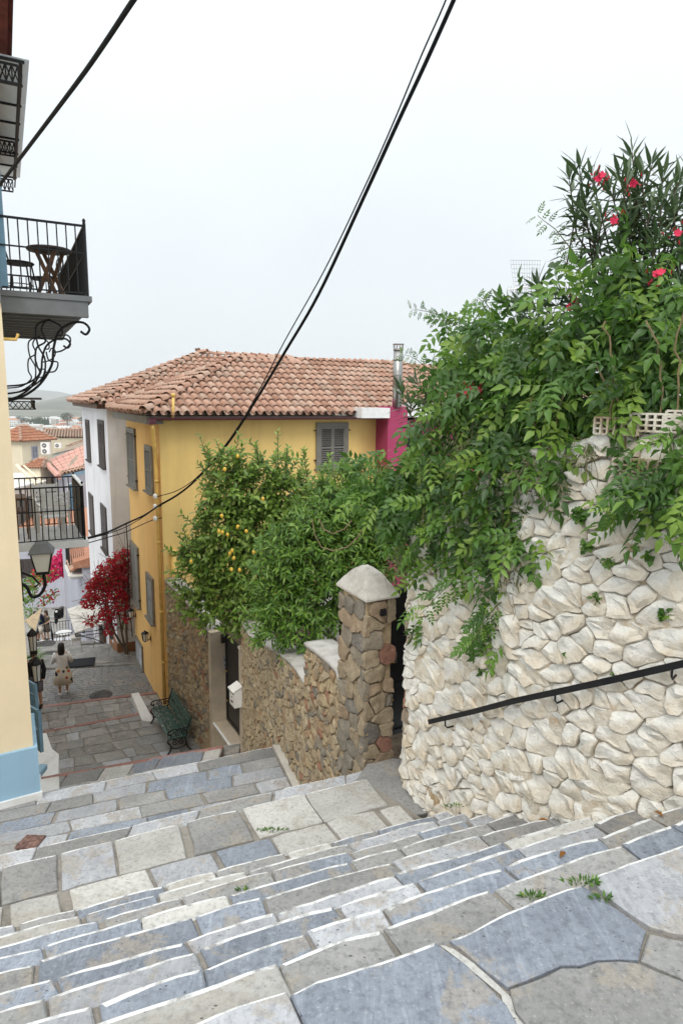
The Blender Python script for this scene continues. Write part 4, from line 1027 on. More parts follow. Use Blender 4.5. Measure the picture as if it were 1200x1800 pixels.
def wall_lamp(fr, px, py, h, label, grp=None):
    u, v = on_wall(fr, px, py); t = thing('wall_lantern', label, 'lantern', fr[0]+fr[1]*u+fr[2]*v, grp)
    o = fr[0]+fr[1]*u+fr[2]*v; n = fr[3]
    mb = MB(); mb.fbox(fr, u-.05, u+.05, v-h*.35, v-h*.05, .003, .02); mb.tube([o+n*.02+fr[2]*(-h*.2), o+n*.1+fr[2]*(-h*.32), o+n*.17+fr[2]*(-h*.3)], .014, 6); obj('bracket', mb, M['iron'], t)
    c = o+n*.17; mb = MB()
    mb.lathe(c, [(.02, h*.5), (.04, h*.42), (.12, h*.3), (.125, h*.27)], 6); mb.lathe(c, [(.07, -h*.3), (.05, -h*.35), (.01, -h*.42)], 6)
    for k in range(6): a = 2*math.pi*k/6; d = Vector((math.cos(a), math.sin(a), 0)); mb.tube([c+d*.115+Vector((0, 0, h*.28)), c+d*.07+Vector((0, 0, -h*.3))], .009, 4)
    obj('lamp_cage', mb, M['iron'], t)
    mb = MB(); mb.lathe(c, [(.06, -h*.3), (.105, h*.27)], 6); obj('glass', mb, M['lamp_glass'], t)
    return t
k = NT('frosted_lamp_glass'); k.color((.72, .72, .66)); M['lamp_glass'] = k.finish(.25, .5)
wall_lamp(fS, 239, 1078, .42, 'black wall lantern on the yellow house, the upper one beside the tall shutter')
wall_lamp(fS, 265, 1118, .42, 'black wall lantern on the yellow house, the lower one near the drainpipe')
# insulators and pipe where the cables reach the corner
ins = thing('cable_insulators', 'bracket of white porcelain insulators on the yellow house corner', 'insulator', (*YC, -2.6))
mb = MB(); mi_ = MB()
INS = []
for py in (872, 890, 911):
    p = W(277, py, 17.45)+Vector((-.05, -.05, 0)); INS.append(p); q = Vector((YC.x, YC.y, p.z))
    mi_.tube([q, p+Vector((0, .02, -.03)), p], .012, 5); mb.lathe(p-Vector((0, 0, .06)), [(.03, 0), (.06, .02), (.045, .05), (.06, .08), (.04, .11), (.02, .13)], 10)
obj('insulator', mb, M['plastic_white'], ins, True); obj('bracket', mi_, M['iron'], ins)
# raspberry house to the right, with white roof slab
pk = thing('pink_house', 'raspberry pink house part with white roof edge beyond the garden vine', 'house', (2.4, 22, Z0))
pc = W(681, 780, 20.6); 
mb = MB(); a = Vector((pc.x, pc.y)); b = a+T_*.75; mb.prism([tuple(q) for q in (a, b, b+S_y*1.5, a+S_y*1.5)], Z0, W(690, 716, 20.6).z+.02)
b0 = b+S_y*.55; b1 = b0+T_*9; mb.prism([tuple(q) for q in (b0+T_*.003, b1, b1+S_y*4, b0+S_y*4)], Z0, W(720, 738, 21.4).z-.02)
obj('wall', mb, M['pink'], pk)
mb = MB(); z0, z1 = W(720, 733, 21.2).z, W(720, 714, 21.2).z
c0 = a-T_*1.05-S_y*.1; mb.prism([tuple(q) for q in (c0, a-T_*.004-S_y*.1, a-T_*.004+S_y*1, c0+S_y*1)], W(665, 735, 20.3).z, W(665, 717, 20.3).z)
c0 = b+T_*.004-S_y*.0; mb.prism([tuple(q) for q in (c0, c0+T_*9, c0+T_*9+S_y*5, c0+S_y*5)], z0, z1+.1); obj('roof_slab', mb, M['white_paint'], pk)
fP = frame((*b0, 0), (*b1, 0), (0, -1, 0)); u, v = on_wall(fP, 722, 772); mb = MB(); mb.fbox(fP, u-.3, u+.3, v-1.1, v+.1, .004, .04); mb.fbox(fP, u-.24, u+.24, v-1.0, v+.04, .041, .05, 1); obj('window', mb, [M['grey_trim'], M['iron']], pk)
rr0, rr1 = W(690, 655, 25), W(900, 660, 30); rr1.z = rr0.z
tile_roof(pk, [(Vector((b0.x, b0.y+.5, z1+.1)), Vector((b1.x, b1.y+.5, z1+.1)), R1.copy(), R1+Vector((T_.x, T_.y, 0))*9)], [(R1, R1+Vector((T_.x, T_.y, 0))*9)], 60, M['roof_mortar'])
fl = thing('flue_pipe', 'stainless steel flue pipe with slotted cap standing before the tiled roof', 'chimney', (*(a+T_*.3), pc.z+1))
c = a+T_*.32; zf0, zf1 = W(690, 716, 20.6).z+.0, W(691, 612, 20.6).z
mb = MB(); mb.tube([(c.x, c.y, zf0), (c.x, c.y, zf1)], .145, 14)
for t in (.28, .55, .8, .97): z = lerp(zf0, zf1, t); mb.tube([(c.x, c.y, z), (c.x, c.y, z+.04)], .16, 14)
obj('pipe', mb, M['steel'], fl, True)
mb = MB(); mb.lathe((c.x, c.y, zf1+.12), [(.18, 0), (.18, .02), (.16, .03)], 14)
for k in range(10): q = Vector((c.x+.15*math.cos(k*.628), c.y+.15*math.sin(k*.628), zf1)); mb.tube([q, q+Vector((0, 0, .13))], .012, 4)
obj('cap', mb, M['steel'], fl)
# the white house past it
WC = Vector((-8.2, 23.0)); WS = (Vector((-11.9, 30.2))-WC); WSd = WS.normalized(); W2 = WC+WS; WT = Vector((-WSd.y, WSd.x)); WT = WT if WT.x > 0 else -WT
wz = -.35; wg = -9.5
wh = thing('white_house', 'tall white plastered house with dark narrow shutters next to the yellow house', 'house', (*WC, wg))
mb = MB(); mb.prism([tuple(q) for q in (WC, WC+WT*7, W2+WT*7, W2)], [wg-1, wg-1, wg-4, wg-4], wz-.05); obj('wall', mb, M['white_plaster'], wh)
fW = frame((*WC, 0), (*W2, 0), (-1, 0, 0)); fW2 = frame((*WC, 0), (*(WC+WT*7), 0), (0, -1, 0))
for px0, px1, y0, y1 in ((151.5, 157.5, 737, 806), (173, 183, 737, 817), (157, 164, 864, 931), (178, 187, 883, 961)):
    u1, v1 = on_wall(fW, px0, y0); u0, _ = on_wall(fW, px1, y0); _, v0 = on_wall(fW, (px0+px1)/2, y1)
    window(wh, fW, min(u0, u1), v0, abs(u1-u0), v1-v0, M['dark_wood'], M['dark_wood'], .09, 2, True, .05, sl=.09)
mb = MB(); mb.fbox(fW, -.0, .9, wg-1.2, wg+.55, .004, .03); mb.fbox(fW, .9, 2.2, wg-1.2, wg+.1, .004, .03); mb.fbox(fW2, .0, 3, wg-.5, wg+.52, .004, .03); obj('skirting', mb, M['brown_skirt'], wh)
u1, v1 = on_wall(fW, 176, 1092); u0, _ = on_wall(fW, 186, 1100); mb = MB(); mb.fbox(fW, min(u0, u1), max(u0, u1), wg-1.2, v1, .004, .06); mb.fbox(fW, min(u0, u1)+.1, max(u0, u1)-.1, wg-.6, v1-.12, .061, .08, 1); obj('door', mb, [M['brown_wood'], M['dark_wood']], wh)
u1, v1 = on_wall(fW, 186, 1052); u0, _ = on_wall(fW, 197, 1060); _, v0 = on_wall(fW, 194, 1108)
wd = window(wh, fW, min(u0, u1), v0, abs(u1-u0), v1-v0, M['dark_wood'], M['dark_wood'], .07, 1, True, .04)
mb = MB()
for i in range(6): uu = lerp(min(u0, u1), max(u0, u1), i/5); mb.fbox(fW, uu-.012, uu+.012, v0, v1, .09, .115)
for z in (v0+.1, (v0+v1)/2, v1-.1): mb.fbox(fW, min(u0, u1), max(u0, u1), z, z+.02, .116, .13)
obj('grille', mb, M['iron'], wd)
mb = MB(); mb.prism([tuple(q) for q in (WC-WT*.35-WSd*.3, WC+WT*7-WSd*.3, W2+WT*7+WSd*.3, W2-WT*.35+WSd*.3)], wz-.05, wz+.1); obj('eaves', mb, M['brown_wood'], wh)
we = wz+.13; q = lambda p: Vector((p.x, p.y, we))
A0, A1, A2 = q(WC-WT*.5-WSd*.45), q(WC+WT*7-WSd*.45), q(W2-WT*.5+WSd*.4)
AP = W(350, 624, 28.0); AR = AP+Vector((WT.x, WT.y, 0))*4
tile_roof(wh, [(A0, A1, AP, AR), (A2, A0, AP, AP)], [(A0, AP), (AP, AR), (A2, AP)], 280, M['roof_mortar'], sheets=[[A2, AP, AR, q(W2+WT*7+WSd*.4)]])
mb = MB(); mb.tube([AP+Vector((0, 0, .1)), AP+Vector((0, 0, .3))], [.05, .02], 6); mb.box(AP+Vector((-.05, 0, .22)), (.22, .03, .1)); obj('finial', mb, M['tile_red'] if 0 else M['brown_wood'], wh)
# porch canopy with iron frame over the door
pcn = [W(137, 1070, 28.5), W(166, 1066, 28.0), W(185, 1098, 25.6), W(150, 1108, 25.8)]
zc = W(150, 1106, 25.8).z
u0c, _ = on_wall(fW, 186, 1090); u1c = u0c+3.4
can = thing('door_canopy', 'flat grey canopy on black iron frame over the brown door of the white house', 'canopy', fW[0]+fW[1]*u0c+fW[2]*zc)
mb = MB(); mb.box(fW[0]+fW[1]*((u0c+u1c)/2)+fW[2]*(zc+.12)+fW[3]*.62, (u1c-u0c, 1.2, .05), 0, (fW[1], (fW[3]-fW[2]*.22).normalized(), (fW[2]+fW[3]*.22).normalized())); obj('roof_sheet', mb, M['cement'], can)
mb = MB()
for n_ in (.1, 1.16): 
    mb.fbox(fW, u0c, u1c, zc-.17, zc-.145, n_, n_+.025); mb.fbox(fW, u0c, u1c, zc-.03, zc-.005, n_, n_+.025)
    for i in range(8): uu = lerp(u0c, u1c-.3, i/8); o = fW[0]+fW[3]*n_; mb.tube([o+fW[1]*uu+fW[2]*(zc-.16), o+fW[1]*(uu+.2)+fW[2]*(zc-.02), o+fW[1]*(uu+.4)+fW[2]*(zc-.16)], .012, 4)
for uu in (u0c, u1c-.025):
    mb.fbox(fW, uu, uu+.025, zc-.17, zc-.145, .02, 1.16); mb.fbox(fW, uu, uu+.025, zc-.03, zc-.005, .02, 1.16)
    o = fW[0]+fW[1]*uu+fW[2]*zc; mb.tube([o+fW[3]*.03+fW[2]*(-.7), o+fW[3]*.2+fW[2]*(-.55), o+fW[3]*.5+fW[2]*(-.35), o+fW[3]*.95+fW[2]*(-.17)], .02, 5)
obj('frame', mb, M['iron'], can)
# ------------------------------------------------------------------ the house on the left
LC = Vector((-4.19, 8.31)); LD = Vector((-.512, 1)).normalized(); LT = Vector((LD.y, -LD.x)); LF = Vector((-.40, -.24)).normalized()
lh = thing('cream_house', 'cream house corner with light blue plinth and iron balconies on the left', 'house', (*LC, Z1))
re_top = W(19.5, 20, 7.6).z+.1
LE = LC+LD*11.5; LB = LC+LF*5
mb = MB(); mb.prism([tuple(q) for q in (LC, LE, LE+LF*4, LB)], [Z1-1, Z0-1.5, Z0-1.5, Z1-1], re_top); obj('wall', mb, M['cream'], lh)
zp = W(58, 1312, 8.3).z; o_ = LC+LT*.05-LD*.05
mb = MB(); mb.prism([tuple(q) for q in (o_, o_+LD*1.1, o_+LD*1.1-LT*.3, o_+LF*5+LD*.3, o_+LF*5)], Z1+.10, [zp, zp-.0, zp, zp, zp]); obj('plinth', mb, M['blue_paint'], lh)
o2 = LC+LT*.07-LD*.08
mb = MB(); mb.prism([tuple(q) for q in (o2, o2+LD*.5, o2+LF*5+LD*.5, o2+LF*5)], Z1-.4, Z1+.098); obj('footing', mb, M['limewash'], lh)
M['tile_shaded'] = plain('shaded_red_roof_tile', (.14, .035, .025), .8, .2, var=.2)  # dark red tile, its colour deepened further to stand for shadow
# roof edge high up, seen from below
re0 = W(19.5, 20, 7.6); mb = MB()
fLS = (Vector((*LC, 0)), Vector((*LD, 0)), Vector((0, 0, 1)), Vector((*LT, 0)))
def ls(u, n, z): q = LC+LD*u+LT*n; return Vector((q.x, q.y, z))
ru, rn = (re0.xy-LC).dot(LD), (re0.xy-LC).dot(LT)
for i in range(22):
    y = ru-.55+i*.22; mb.loft([[ls(y+.11-.11*math.cos(a), rn+.02-.0*k, re0.z-.02+.09*math.sin(a)) if k == 0 else ls(y+.11-.11*math.cos(a), rn-4.0, re0.z+1.16+.09*math.sin(a)) for a in [math.pi*j/6 for j in range(7)]] for k in (0, 1)], cap=False)
obj('roof', mb, M['tile_shaded'], lh); mb = MB(); mb.loft([[ls(ru-.6, rn-.03, re0.z-.06), ls(ru-.6, rn-.03, re0.z-.02), ls(ru-.6, rn-4.2, re0.z+1.16), ls(ru-.6, rn-4.2, re0.z+1.1)], [ls(ru+4.4, rn-.03, re0.z-.06), ls(ru+4.4, rn-.03, re0.z-.02), ls(ru+4.4, rn-4.2, re0.z+1.16), ls(ru+4.4, rn-4.2, re0.z+1.1)]]); obj('eaves', mb, M['tile_shaded'], lh)
# ledge on the front face
fLF = frame((*LC, 0), (*(LC+LF*5), 0), (0, -1, 0)); u0, v0 = on_wall(fLF, 9, 533); _, v1 = on_wall(fLF, 9, 480)
mb = MB(); mb.fbox(fLF, .0, 3, v0, v0+(v1-v0)*.45, .004, .05); mb.fbox(fLF, .0, 3, v0+(v1-v0)*.45, v1, .004, .09); obj('string_course', mb, M['grey_soffit'], lh)
def railing(parent, pts, h, nb, name='railing', mids=(0.0, .70), rb=.008, rt=.018, post=True):
    """iron railing along plan corner points at floor height; nb = balusters per side"""
    mb = MB(); up = Vector((0, 0, 1))
    for i in range(len(pts)-1):
        a, b = pts[i], pts[i+1]; d = (b-a).normalized(); s_ = d.cross(up)
        mb.box((a+b)/2+up*h, ((b-a).length+.03, .035, .025), 0, (d, s_, up))
        for m in mids: mb.box((a+b)/2+up*(.04+m*(h-.04)), ((b-a).length, .018, .018), 0, (d, s_, up))
    rl = obj(name, mb, M['iron'], parent)
    for i in range(len(pts)-1):
        a, b = pts[i], pts[i+1]; n = nb[i]
        for k in range(1, n):
            p = a.lerp(b, k/n); m = MB(); m.tube([p+up*.03, p+up*(h-.01)], rb, 4, cap=False); obj('baluster', m, M['iron'], rl)
    if post:
        for p in pts[1:-1]:
            m = MB(); m.box(p+up*(h*.5+.02), (.032, .032, h+.04)); m.lathe(p+up*(h+.04), [(.012, 0), (.024, .02), (.018, .04), (.004, .055)], 8); obj('corner_post', m, M['iron'], rl)
    return rl
ub = .30; nb_ = 1.09
P1 = ls(ub, nb_, 0); zb = W(161, 521, P1.y).z; P1 = ls(ub, nb_, zb)
gx = G(100, 603, zb-.30); ulen = (gx.xy-LC).dot(LD)
mb = MB()
def lsbox(mbx, u0, u1, n0, n1, z0, z1, mi=0): mbx.fbox(fLS, u0, u1, z0, z1, n0, n1, mi)
lsbox(mb, ub, ulen, .0, nb_, zb-.07, zb)
bal = obj('balcony', mb, M['grey_soffit'], lh)
mb = MB(); lsbox(mb, ub+.02, ub+.14, .003, nb_-.05, zb-.27, zb-.072); obj('edge_beam', mb, M['grey_soffit'], bal); mb = MB()
lsbox(mb, ulen-.16, ulen-.04, .003, nb_-.05, zb-.25, zb-.072); obj('edge_beam', mb, M['grey_soffit'], bal)
for i in range(9):
    u = lerp(ub+.45, ulen-.5, i/8); mb = MB(); lsbox(mb, u, u+.12, .003, nb_-.10, zb-.22, zb-.072); mb.tube([ls(u, nb_-.10, zb-.146), ls(u+.12, nb_-.10, zb-.146)], .072, 10); obj('joist', mb, M['grey_soffit'], bal)
hr = W(153, 397, P1.y).z-zb
railing(bal, [ls(ub+.04, .03, zb), ls(ub+.04, nb_-.05, zb), ls(ulen-.05, nb_-.05, zb), ls(ulen-.05, .03, zb)], hr, (9, int((ulen-ub)/.11), 9), mids=(0, .60), rb=.009)
for u in (ub+.55, ulen-1.0):
    mb = MB(); b_ = lambda n, z: ls(u, n, zb-.27+z)
    mb.tube(smooth([b_(*q) for q in ((.0, -1.12), (.2, -1.05), (.42, -.88), (.58, -.62), (.62, -.38), (.70, -.16), (.86, -.04), (1.02, -.02), (1.1, -.1), (1.05, -.18), (.98, -.14))]), .017, 6)
    mb.tube(smooth([b_(*q) for q in ((.0, -.92), (.25, -.88), (.42, -.74), (.38, -.6), (.40, -.4), (.52, -.3), (.48, -.14), (.56, -.02), (.72, -.08), (.74, -.2), (.66, -.22))]), .012, 6)
    mb.tube(smooth([b_(*q) for q in ((.0, -1.02), (.22, -.97), (.45, -.8), (.5, -.55), (.42, -.35), (.42, -.1), (.6, 0.0))]), .012, 6)
    mb.tube(smooth([b_(*q) for q in ((.60, -.45), (.72, -.42), (.82, -.34), (.84, -.24), (.78, -.2), (.74, -.27))]), .011, 6)
    mb.tube(smooth([b_(*q) for q in ((.5, -.72), (.62, -.7), (.66, -.58), (.55, -.56), (.52, -.44))]), .010, 6)
    obj('scroll_bracket', mb, M['iron'], bal)
mb = MB(); mb.tube([ls(.12, .0, zb-.62), ls(.12, .14, zb-.62), ls(.12, .17, zb-.55)], .02, 6); obj('overflow_pipe', mb, M['yellow_pipe'], lh)
# blue door leaf folded back beside the balcony
mb = MB(); za, zc_ = zb+.03, W(10, 210, 8.7).z
fsh = (Vector((*(LC+LD*(ub+.05)), 0)), Vector((*LT, 0)), Vector((0, 0, 1)), Vector((*(-LD), 0)))
mb.fbox(fsh, .0, .10, za, zc_, -.04, .0); mb.fbox(fsh, -.12, -.0, za, zc_, -.06, .02, 1); obj('door_leaf', mb, [M['blue_wood'], M['dark_wood']], lh)
# folding table and two metal chairs on the balcony
def round_table(c, r, h, mat, leg_mat, label, name='folding_table'):
    t = thing(name, label, 'table', c); c = Vector(c)
    mb = MB(); mb.lathe(c+Vector((0, 0, h-.03)), [(r*.97, 0), (r, .01), (r, .025), (r*.97, .03)], 20); obj('table_top', mb, mat, t)
    for s in (-1, 1):
        for d in (-1, 1):
            a = c+Vector((s*r*.55, d*r*.5, 0)); b = c+Vector((-s*r*.45, d*r*.42, h-.035)); mb = MB()
            dd = (b-a).normalized(); mb.box((a+b)/2, ((b-a).length, .022, .05), 0, (dd, Vector((0, 1, 0)), dd.cross(Vector((0, 1, 0))))); obj('leg', mb, leg_mat, t)
    mb = MB(); mb.tube([c+Vector((-r*.05, -r*.5, h*.5)), c+Vector((-r*.05, r*.5, h*.5))], .012, 6); obj('cross_bar', mb, M['iron'], t)
    return t
round_table(ls(ub+.9, .66, zb), .30, .72, M['dark_wood'], M['brown_wood'], 'round brown wooden folding table on the upper iron balcony')
def iron_chair(c, rz, label, grp):
    t = thing('iron_chair', label, 'chair', c, grp); c = Vector(c); R_ = Matrix.Rotation(rz, 3, 'Z'); p = lambda x, y, z: c+R_ @ Vector((x, y, z))
    mb = MB(); mb.lathe(p(0, 0, .43), [(.19, 0), (.2, .012), (.19, .024)], 16); obj('seat', mb, M['iron'], t)
    for x in (-1, 1):
        for y in (-1, 1):
            mb = MB(); mb.tube([p(x*.13, y*.13, .43), p(x*.2, y*.19, 0)], .011, 5); obj('leg', mb, M['iron'], t)
    mb = MB(); mb.tube([p(-.16, .15, .44), p(-.19, .22, .66), p(-.12, .25, .84), p(0, .26, .9), p(.12, .25, .84), p(.19, .22, .66), p(.16, .15, .44)], .012, 5)
    mb.tube([p(.07*math.cos(a), .245, .68+.09*math.sin(a)) for a in [2*math.pi*i/14 for i in range(15)]], .008, 5); mb.tube([p(0, .25, .89), p(0, .245, .77)], .008, 5); obj('backrest', mb, M['iron'], t)
    mb = MB(); mb.tube([p(.17*math.cos(a), .17*math.sin(a), .16) for a in [2*math.pi*i/14 for i in range(15)]], .007, 5); obj('stretcher_ring', mb, M['iron'], t)
    return t
iron_chair(ls(ub+.62, .25, zb), rad(100), 'black iron cafe chair against the house wall on the upper balcony', 'cafe chairs on the upper balcony')
iron_chair(ls(ub+1.75, .62, zb), rad(-40), 'black iron cafe chair beyond the folding table on the upper balcony', 'cafe chairs on the upper balcony')
# glazed canopy above the balcony
ka = W(52, 107, 8.1); cn = (ka.xy-LC).dot(LT); cu = (ka.xy-LC).dot(LD); kz = ka.z
kb = G(29, 312, kz); cu2 = (kb.xy-LC).dot(LD)
k = NT('milky_glazing'); k.color(k.ramp(k.noise(1.2, 6, .7, k.stretch((6, .6, 1))), [(.35, (.50, .51, .50)), (.65, (.66, .67, .66))])); k.finish(.4, .4)
tr = k.n.new('ShaderNodeBsdfTranslucent'); tr.inputs[0].default_value = (.75, .77, .77, 1); ms_ = k.n.new('ShaderNodeMixShader'); ms_.inputs[0].default_value = .45
k.l.new(k.p.outputs[0], ms_.inputs[1]); k.l.new(tr.outputs[0], ms_.inputs[2]); k.l.new(ms_.outputs[0], k.out.inputs[0]); M['glazing'] = k.m
cnp = thing('balcony_canopy', 'milky glazed canopy on black trussed iron frame above the upper balcony', 'canopy', ls((cu+cu2)/2, .3, kz))
npan = 7
for i in range(npan):
    a, b = lerp(cu, cu2, i/npan), lerp(cu, cu2, (i+1)/npan); mb = MB(); mb.fbox(fLS, a+.006, b-.006, kz, kz+.012, .02, cn); obj('glass_panel', mb, M['glazing'], cnp)
mb = MB()
for u in [lerp(cu+.03, cu2-.03, i/npan) for i in range(npan+1)]: mb.fbox(fLS, u-.012, u+.012, kz-.03, kz-.004, .02, cn-.05)
mb.fbox(fLS, cu, cu2, kz-.05, kz-.032, cn-.11, cn-.07); mb.fbox(fLS, cu, cu2, kz-.17, kz-.15, cn-.10, cn-.08); obj('glazing_bar', mb, M['iron'], cnp)
for u in (cu+.04, lerp(cu, cu2, .57), cu2-.04):
    mb = MB(); n0, n1 = .02, cn-.12
    for z in (kz-.05, kz-.24): mb.fbox(fLS, u-.012, u+.012, z-.022, z, n0, n1)
    m_ = 5
    for i in range(m_):
        a, b = lerp(n0, n1, i/m_), lerp(n0, n1, (i+1)/m_); mb.tube([ls(u, a, kz-.24), ls(u, b, kz-.06)], .008, 4); mb.tube([ls(u, b, kz-.24), ls(u, a, kz-.06)], .008, 4); mb.fbox(fLS, u-.008, u+.008, kz-.24, kz-.06, b-.008, b+.008)
    obj('truss', mb, M['iron'], cnp)
# small trussed shelf of the next canopy lower down
ka2 = W(70, 701, 13.5); n2_ = (ka2.xy-LC).dot(LT); u2_ = (ka2.xy-LC).dot(LD); cn2 = thing('small_canopy', 'small black trussed canopy end sticking out below the scroll brackets', 'canopy', ls(u2_, .2, ka2.z))
mb = MB(); mb.fbox(fLS, u2_, u2_+1.4, ka2.z-.02, ka2.z+.02, .01, n2_+.04); obj('roof_sheet', mb, M['dark_wood'], cn2)
mb = MB()
for z in (ka2.z-.05, ka2.z-.2): mb.fbox(fLS, u2_+.02, u2_+.045, z-.02, z, .01, n2_-.08)
for i in range(5): a, b = lerp(.01, n2_-.08, i/5), lerp(.01, n2_-.08, (i+1)/5); mb.tube([ls(u2_+.03, a, ka2.z-.2), ls(u2_+.03, b, ka2.z-.06)], .008, 4); mb.tube([ls(u2_+.03, b, ka2.z-.2), ls(u2_+.03, a, ka2.z-.06)], .008, 4)
mb.fbox(fLS, u2_+.02, u2_+1.4, ka2.z-.2, ka2.z-.03, n2_-.12, n2_-.09); obj('truss', mb, M['iron'], cn2)
# lower balcony with white chairs
q1 = W(150, 949, 12.0); vn = (q1.xy-LC).dot(LT); vu = (q1.xy-LC).dot(LD); vz = q1.z; vh = W(148, 855, 12.0).z-vz; vl = 1.75
mb = MB(); lsbox(mb, vu, vu+vl, 0, vn+.06, vz-.13, vz); lb_ = obj('balcony', mb, M['white_paint'], lh)
rl = railing(lb_, [ls(vu+.03, .02, vz), ls(vu+.03, vn, vz), ls(vu+vl-.04, vn, vz), ls(vu+vl-.04, .02, vz)], vh, (11, 22, 11), mids=(.0, .55), rb=.010, rt=.02)
mb = MB(); mb.box(ls(vu+vl/2, vn, vz+vh+.03), (vl, .07, .03), 0, (Vector((*LD, 0)), Vector((*LT, 0)), Vector((0, 0, 1)))); obj('handrail_board', mb, M['white_paint'], rl)
mb = MB(); mb.fbox(fLS, vu+.06, vu+vl-.06, vz+.04, vz+vh-.03, vn-.04, vn-.025); obj('screen', mb, M['iron'], rl)
def slat_chair(c, rz, label):
    t = thing('slatted_chair', label, 'chair', c, 'white chairs on the lower balcony'); c = Vector(c); R_ = Matrix.Rotation(rz, 3, 'Z'); p = lambda x, y, z: c+R_ @ Vector((x, y, z))
    ax = [R_ @ Vector(v) for v in ((1, 0, 0), (0, 1, 0), (0, 0, 1))]
    for i in range(5): mb = MB(); mb.box(p(0, -.2+.1*i, .43), (.44, .075, .02), 0, ax); obj('slat', mb, M['plastic_white'], t, False, p(0, -.2+.1*i, .43))
    for i in range(5): mb = MB(); mb.box(p(0, .25+.012*i, .52+.085*i), (.40, .02, .06), 0, ax); obj('slat', mb, M['plastic_white'], t, False, p(0, .25+.012*i, .52+.085*i))
    for x in (-.225, .225):
        mb = MB(); mb.tube([p(x, .27, 0), p(x, .24, .45), p(x, .31, .92)], .02, 6); obj('back_leg', mb, M['plastic_white'], t)
        mb = MB(); mb.tube([p(x, -.24, 0), p(x, -.22, .44), p(x, -.21, .62)], .02, 6); obj('front_leg', mb, M['plastic_white'], t)
        mb = MB(); mb.box(p(x, .02, .635), (.05, .52, .025), 0, ax); obj('armrest', mb, M['plastic_white'], t)
    return t
slat_chair(ls(vu+.42, vn*.57, vz), rad(215), 'white slatted garden chair with its back to the street, nearest on the lower balcony')
slat_chair(ls(vu+1.25, vn*.52, vz), rad(30), 'white slatted garden chair behind the other one on the lower balcony')
tbl = thing('wooden_stand', 'small brown wooden plant stand by the house wall on the lower balcony', 'stand', ls(vu+.8, .1, vz))
mb = MB()
for z in (.75, .5): lsbox(mb, vu+.5, vu+1.1, .02, .22, vz+z, vz+z+.03)
obj('shelf', mb, M['brown_wood'], tbl); mb = MB()
for u in (vu+.5, vu+1.07):
    for n in (.02, .19): lsbox(mb, u, u+.03, n, n+.03, vz, vz+.749)
obj('leg', mb, M['brown_wood'], tbl)
# street lantern on a curled arm below it
sp_ = W(76, 1003, 11.2); t = thing('street_lantern', 'big square street lantern with frosted glass on a curled black arm below the lower balcony', 'lantern', sp_)
mb = MB()
def ring4(r, z): return [sp_+Vector((r*math.cos(a), r*math.sin(a), z)) for a in [rad(45+20+90*i) for i in range(4)]]
mb.loft([ring4(.14, .0), ring4(.23, .33)]); obj('glass', mb, M['lamp_glass'], t)
mb = MB(); mb.loft([ring4(.285, .332), ring4(.285, .355), ring4(.17, .47), ring4(.15, .50)]); obj('hood', mb, M['grey_soffit'], t)
mb = MB()
for i in range(4): mb.tube([ring4(.145, 0)[i], ring4(.235, .33)[i]], .014, 4)
mb.loft([ring4(.15, -.05), ring4(.15, -.003)]); obj('frame', mb, M['iron'], t)
wz_ = sp_.z-.15; hn = (sp_.xy-LC).dot(LT); hu = (sp_.xy-LC).dot(LD)
mb = MB(); mb.tube(smooth([ls(hu, .02, wz_-.05), ls(hu, .1, wz_-.12), ls(hu, hn*.45, wz_-.30), ls(hu, hn*.8, wz_-.28), ls(hu, hn*1.05, wz_-.12), ls(hu, hn*1.02, wz_+.05), ls(hu, hn, wz_+.12)]), .03, 6)
mb.fbox(fLS, hu-.06, hu+.06, wz_-.35, wz_+.25, .004, .04); mb.tube([ls(hu, .04, wz_+.15), ls(hu, .2, wz_+.06), ls(hu, .3, wz_-.08), ls(hu, .22, wz_-.14)], .02, 6); obj('arm', mb, M['iron'], t)
for px, py, Y, lab in ((58, 1128, 17.0, 'small black coach lantern on the left wall, the farther one near the awning'), (64.5, 1180, 15.3, 'small black coach lantern on the left wall, the nearer one before the dark jacket')):
    p = W(px, py, Y); t = thing('coach_lantern', lab, 'lantern', p)
    mb = MB(); mb.lathe(p, [(.12, .18), (.15, .2), (.13, .24), (.05, .33), (.02, .38)], 8); mb.lathe(p, [(.03, -.30), (.08, -.27), (.10, -.25)], 8)
    for k_ in range(6): a = k_*math.pi/3; mb.tube([p+Vector((.09*math.cos(a), .09*math.sin(a), -.25)), p+Vector((.12*math.cos(a), .12*math.sin(a), .19))], .01, 4)
    obj('lamp_cage', mb, M['iron'], t); mb = MB(); mb.lathe(p, [(.08, -.24), (.105, .18)], 8); obj('glass', mb, M['lamp_glass'], t)
    w_ = (p.xy-LC).dot(LD); mb = MB(); mb.tube([p+Vector((0, 0, -.28)), p+Vector((0, 0, -.4)), ls(w_, .05, p.z-.45), ls(w_, -.1, p.z-.4)], .02, 5); obj('arm', mb, M['iron'], t)
# blue shutters standing open along the wall
for px0, px1, y0, y1, Y in ((54, 64, 1194, 1238, 13.3), (57, 71, 1238, 1309, 11.2)):
    a, b = W(px0-6, (y0+y1)/2, Y), W(px1, (y0+y1)/2, Y-.25); fr = frame((a.x, a.y, 0), (b.x, b.y, 0), (0, -1, 0)); z0, z1 = W(px1, y1, Y).z, W(px1, y0, Y).z
    mb = MB(); L = (b.xy-a.xy).length; louver_leaf(mb, fr, 0, L, z0, z1, -.02, .04, .07, .05); mb.fbox(fr, L-.035, L+.01, z0, z1, -.03, .03); obj('shutter', mb, M['blue_wood'], lh)
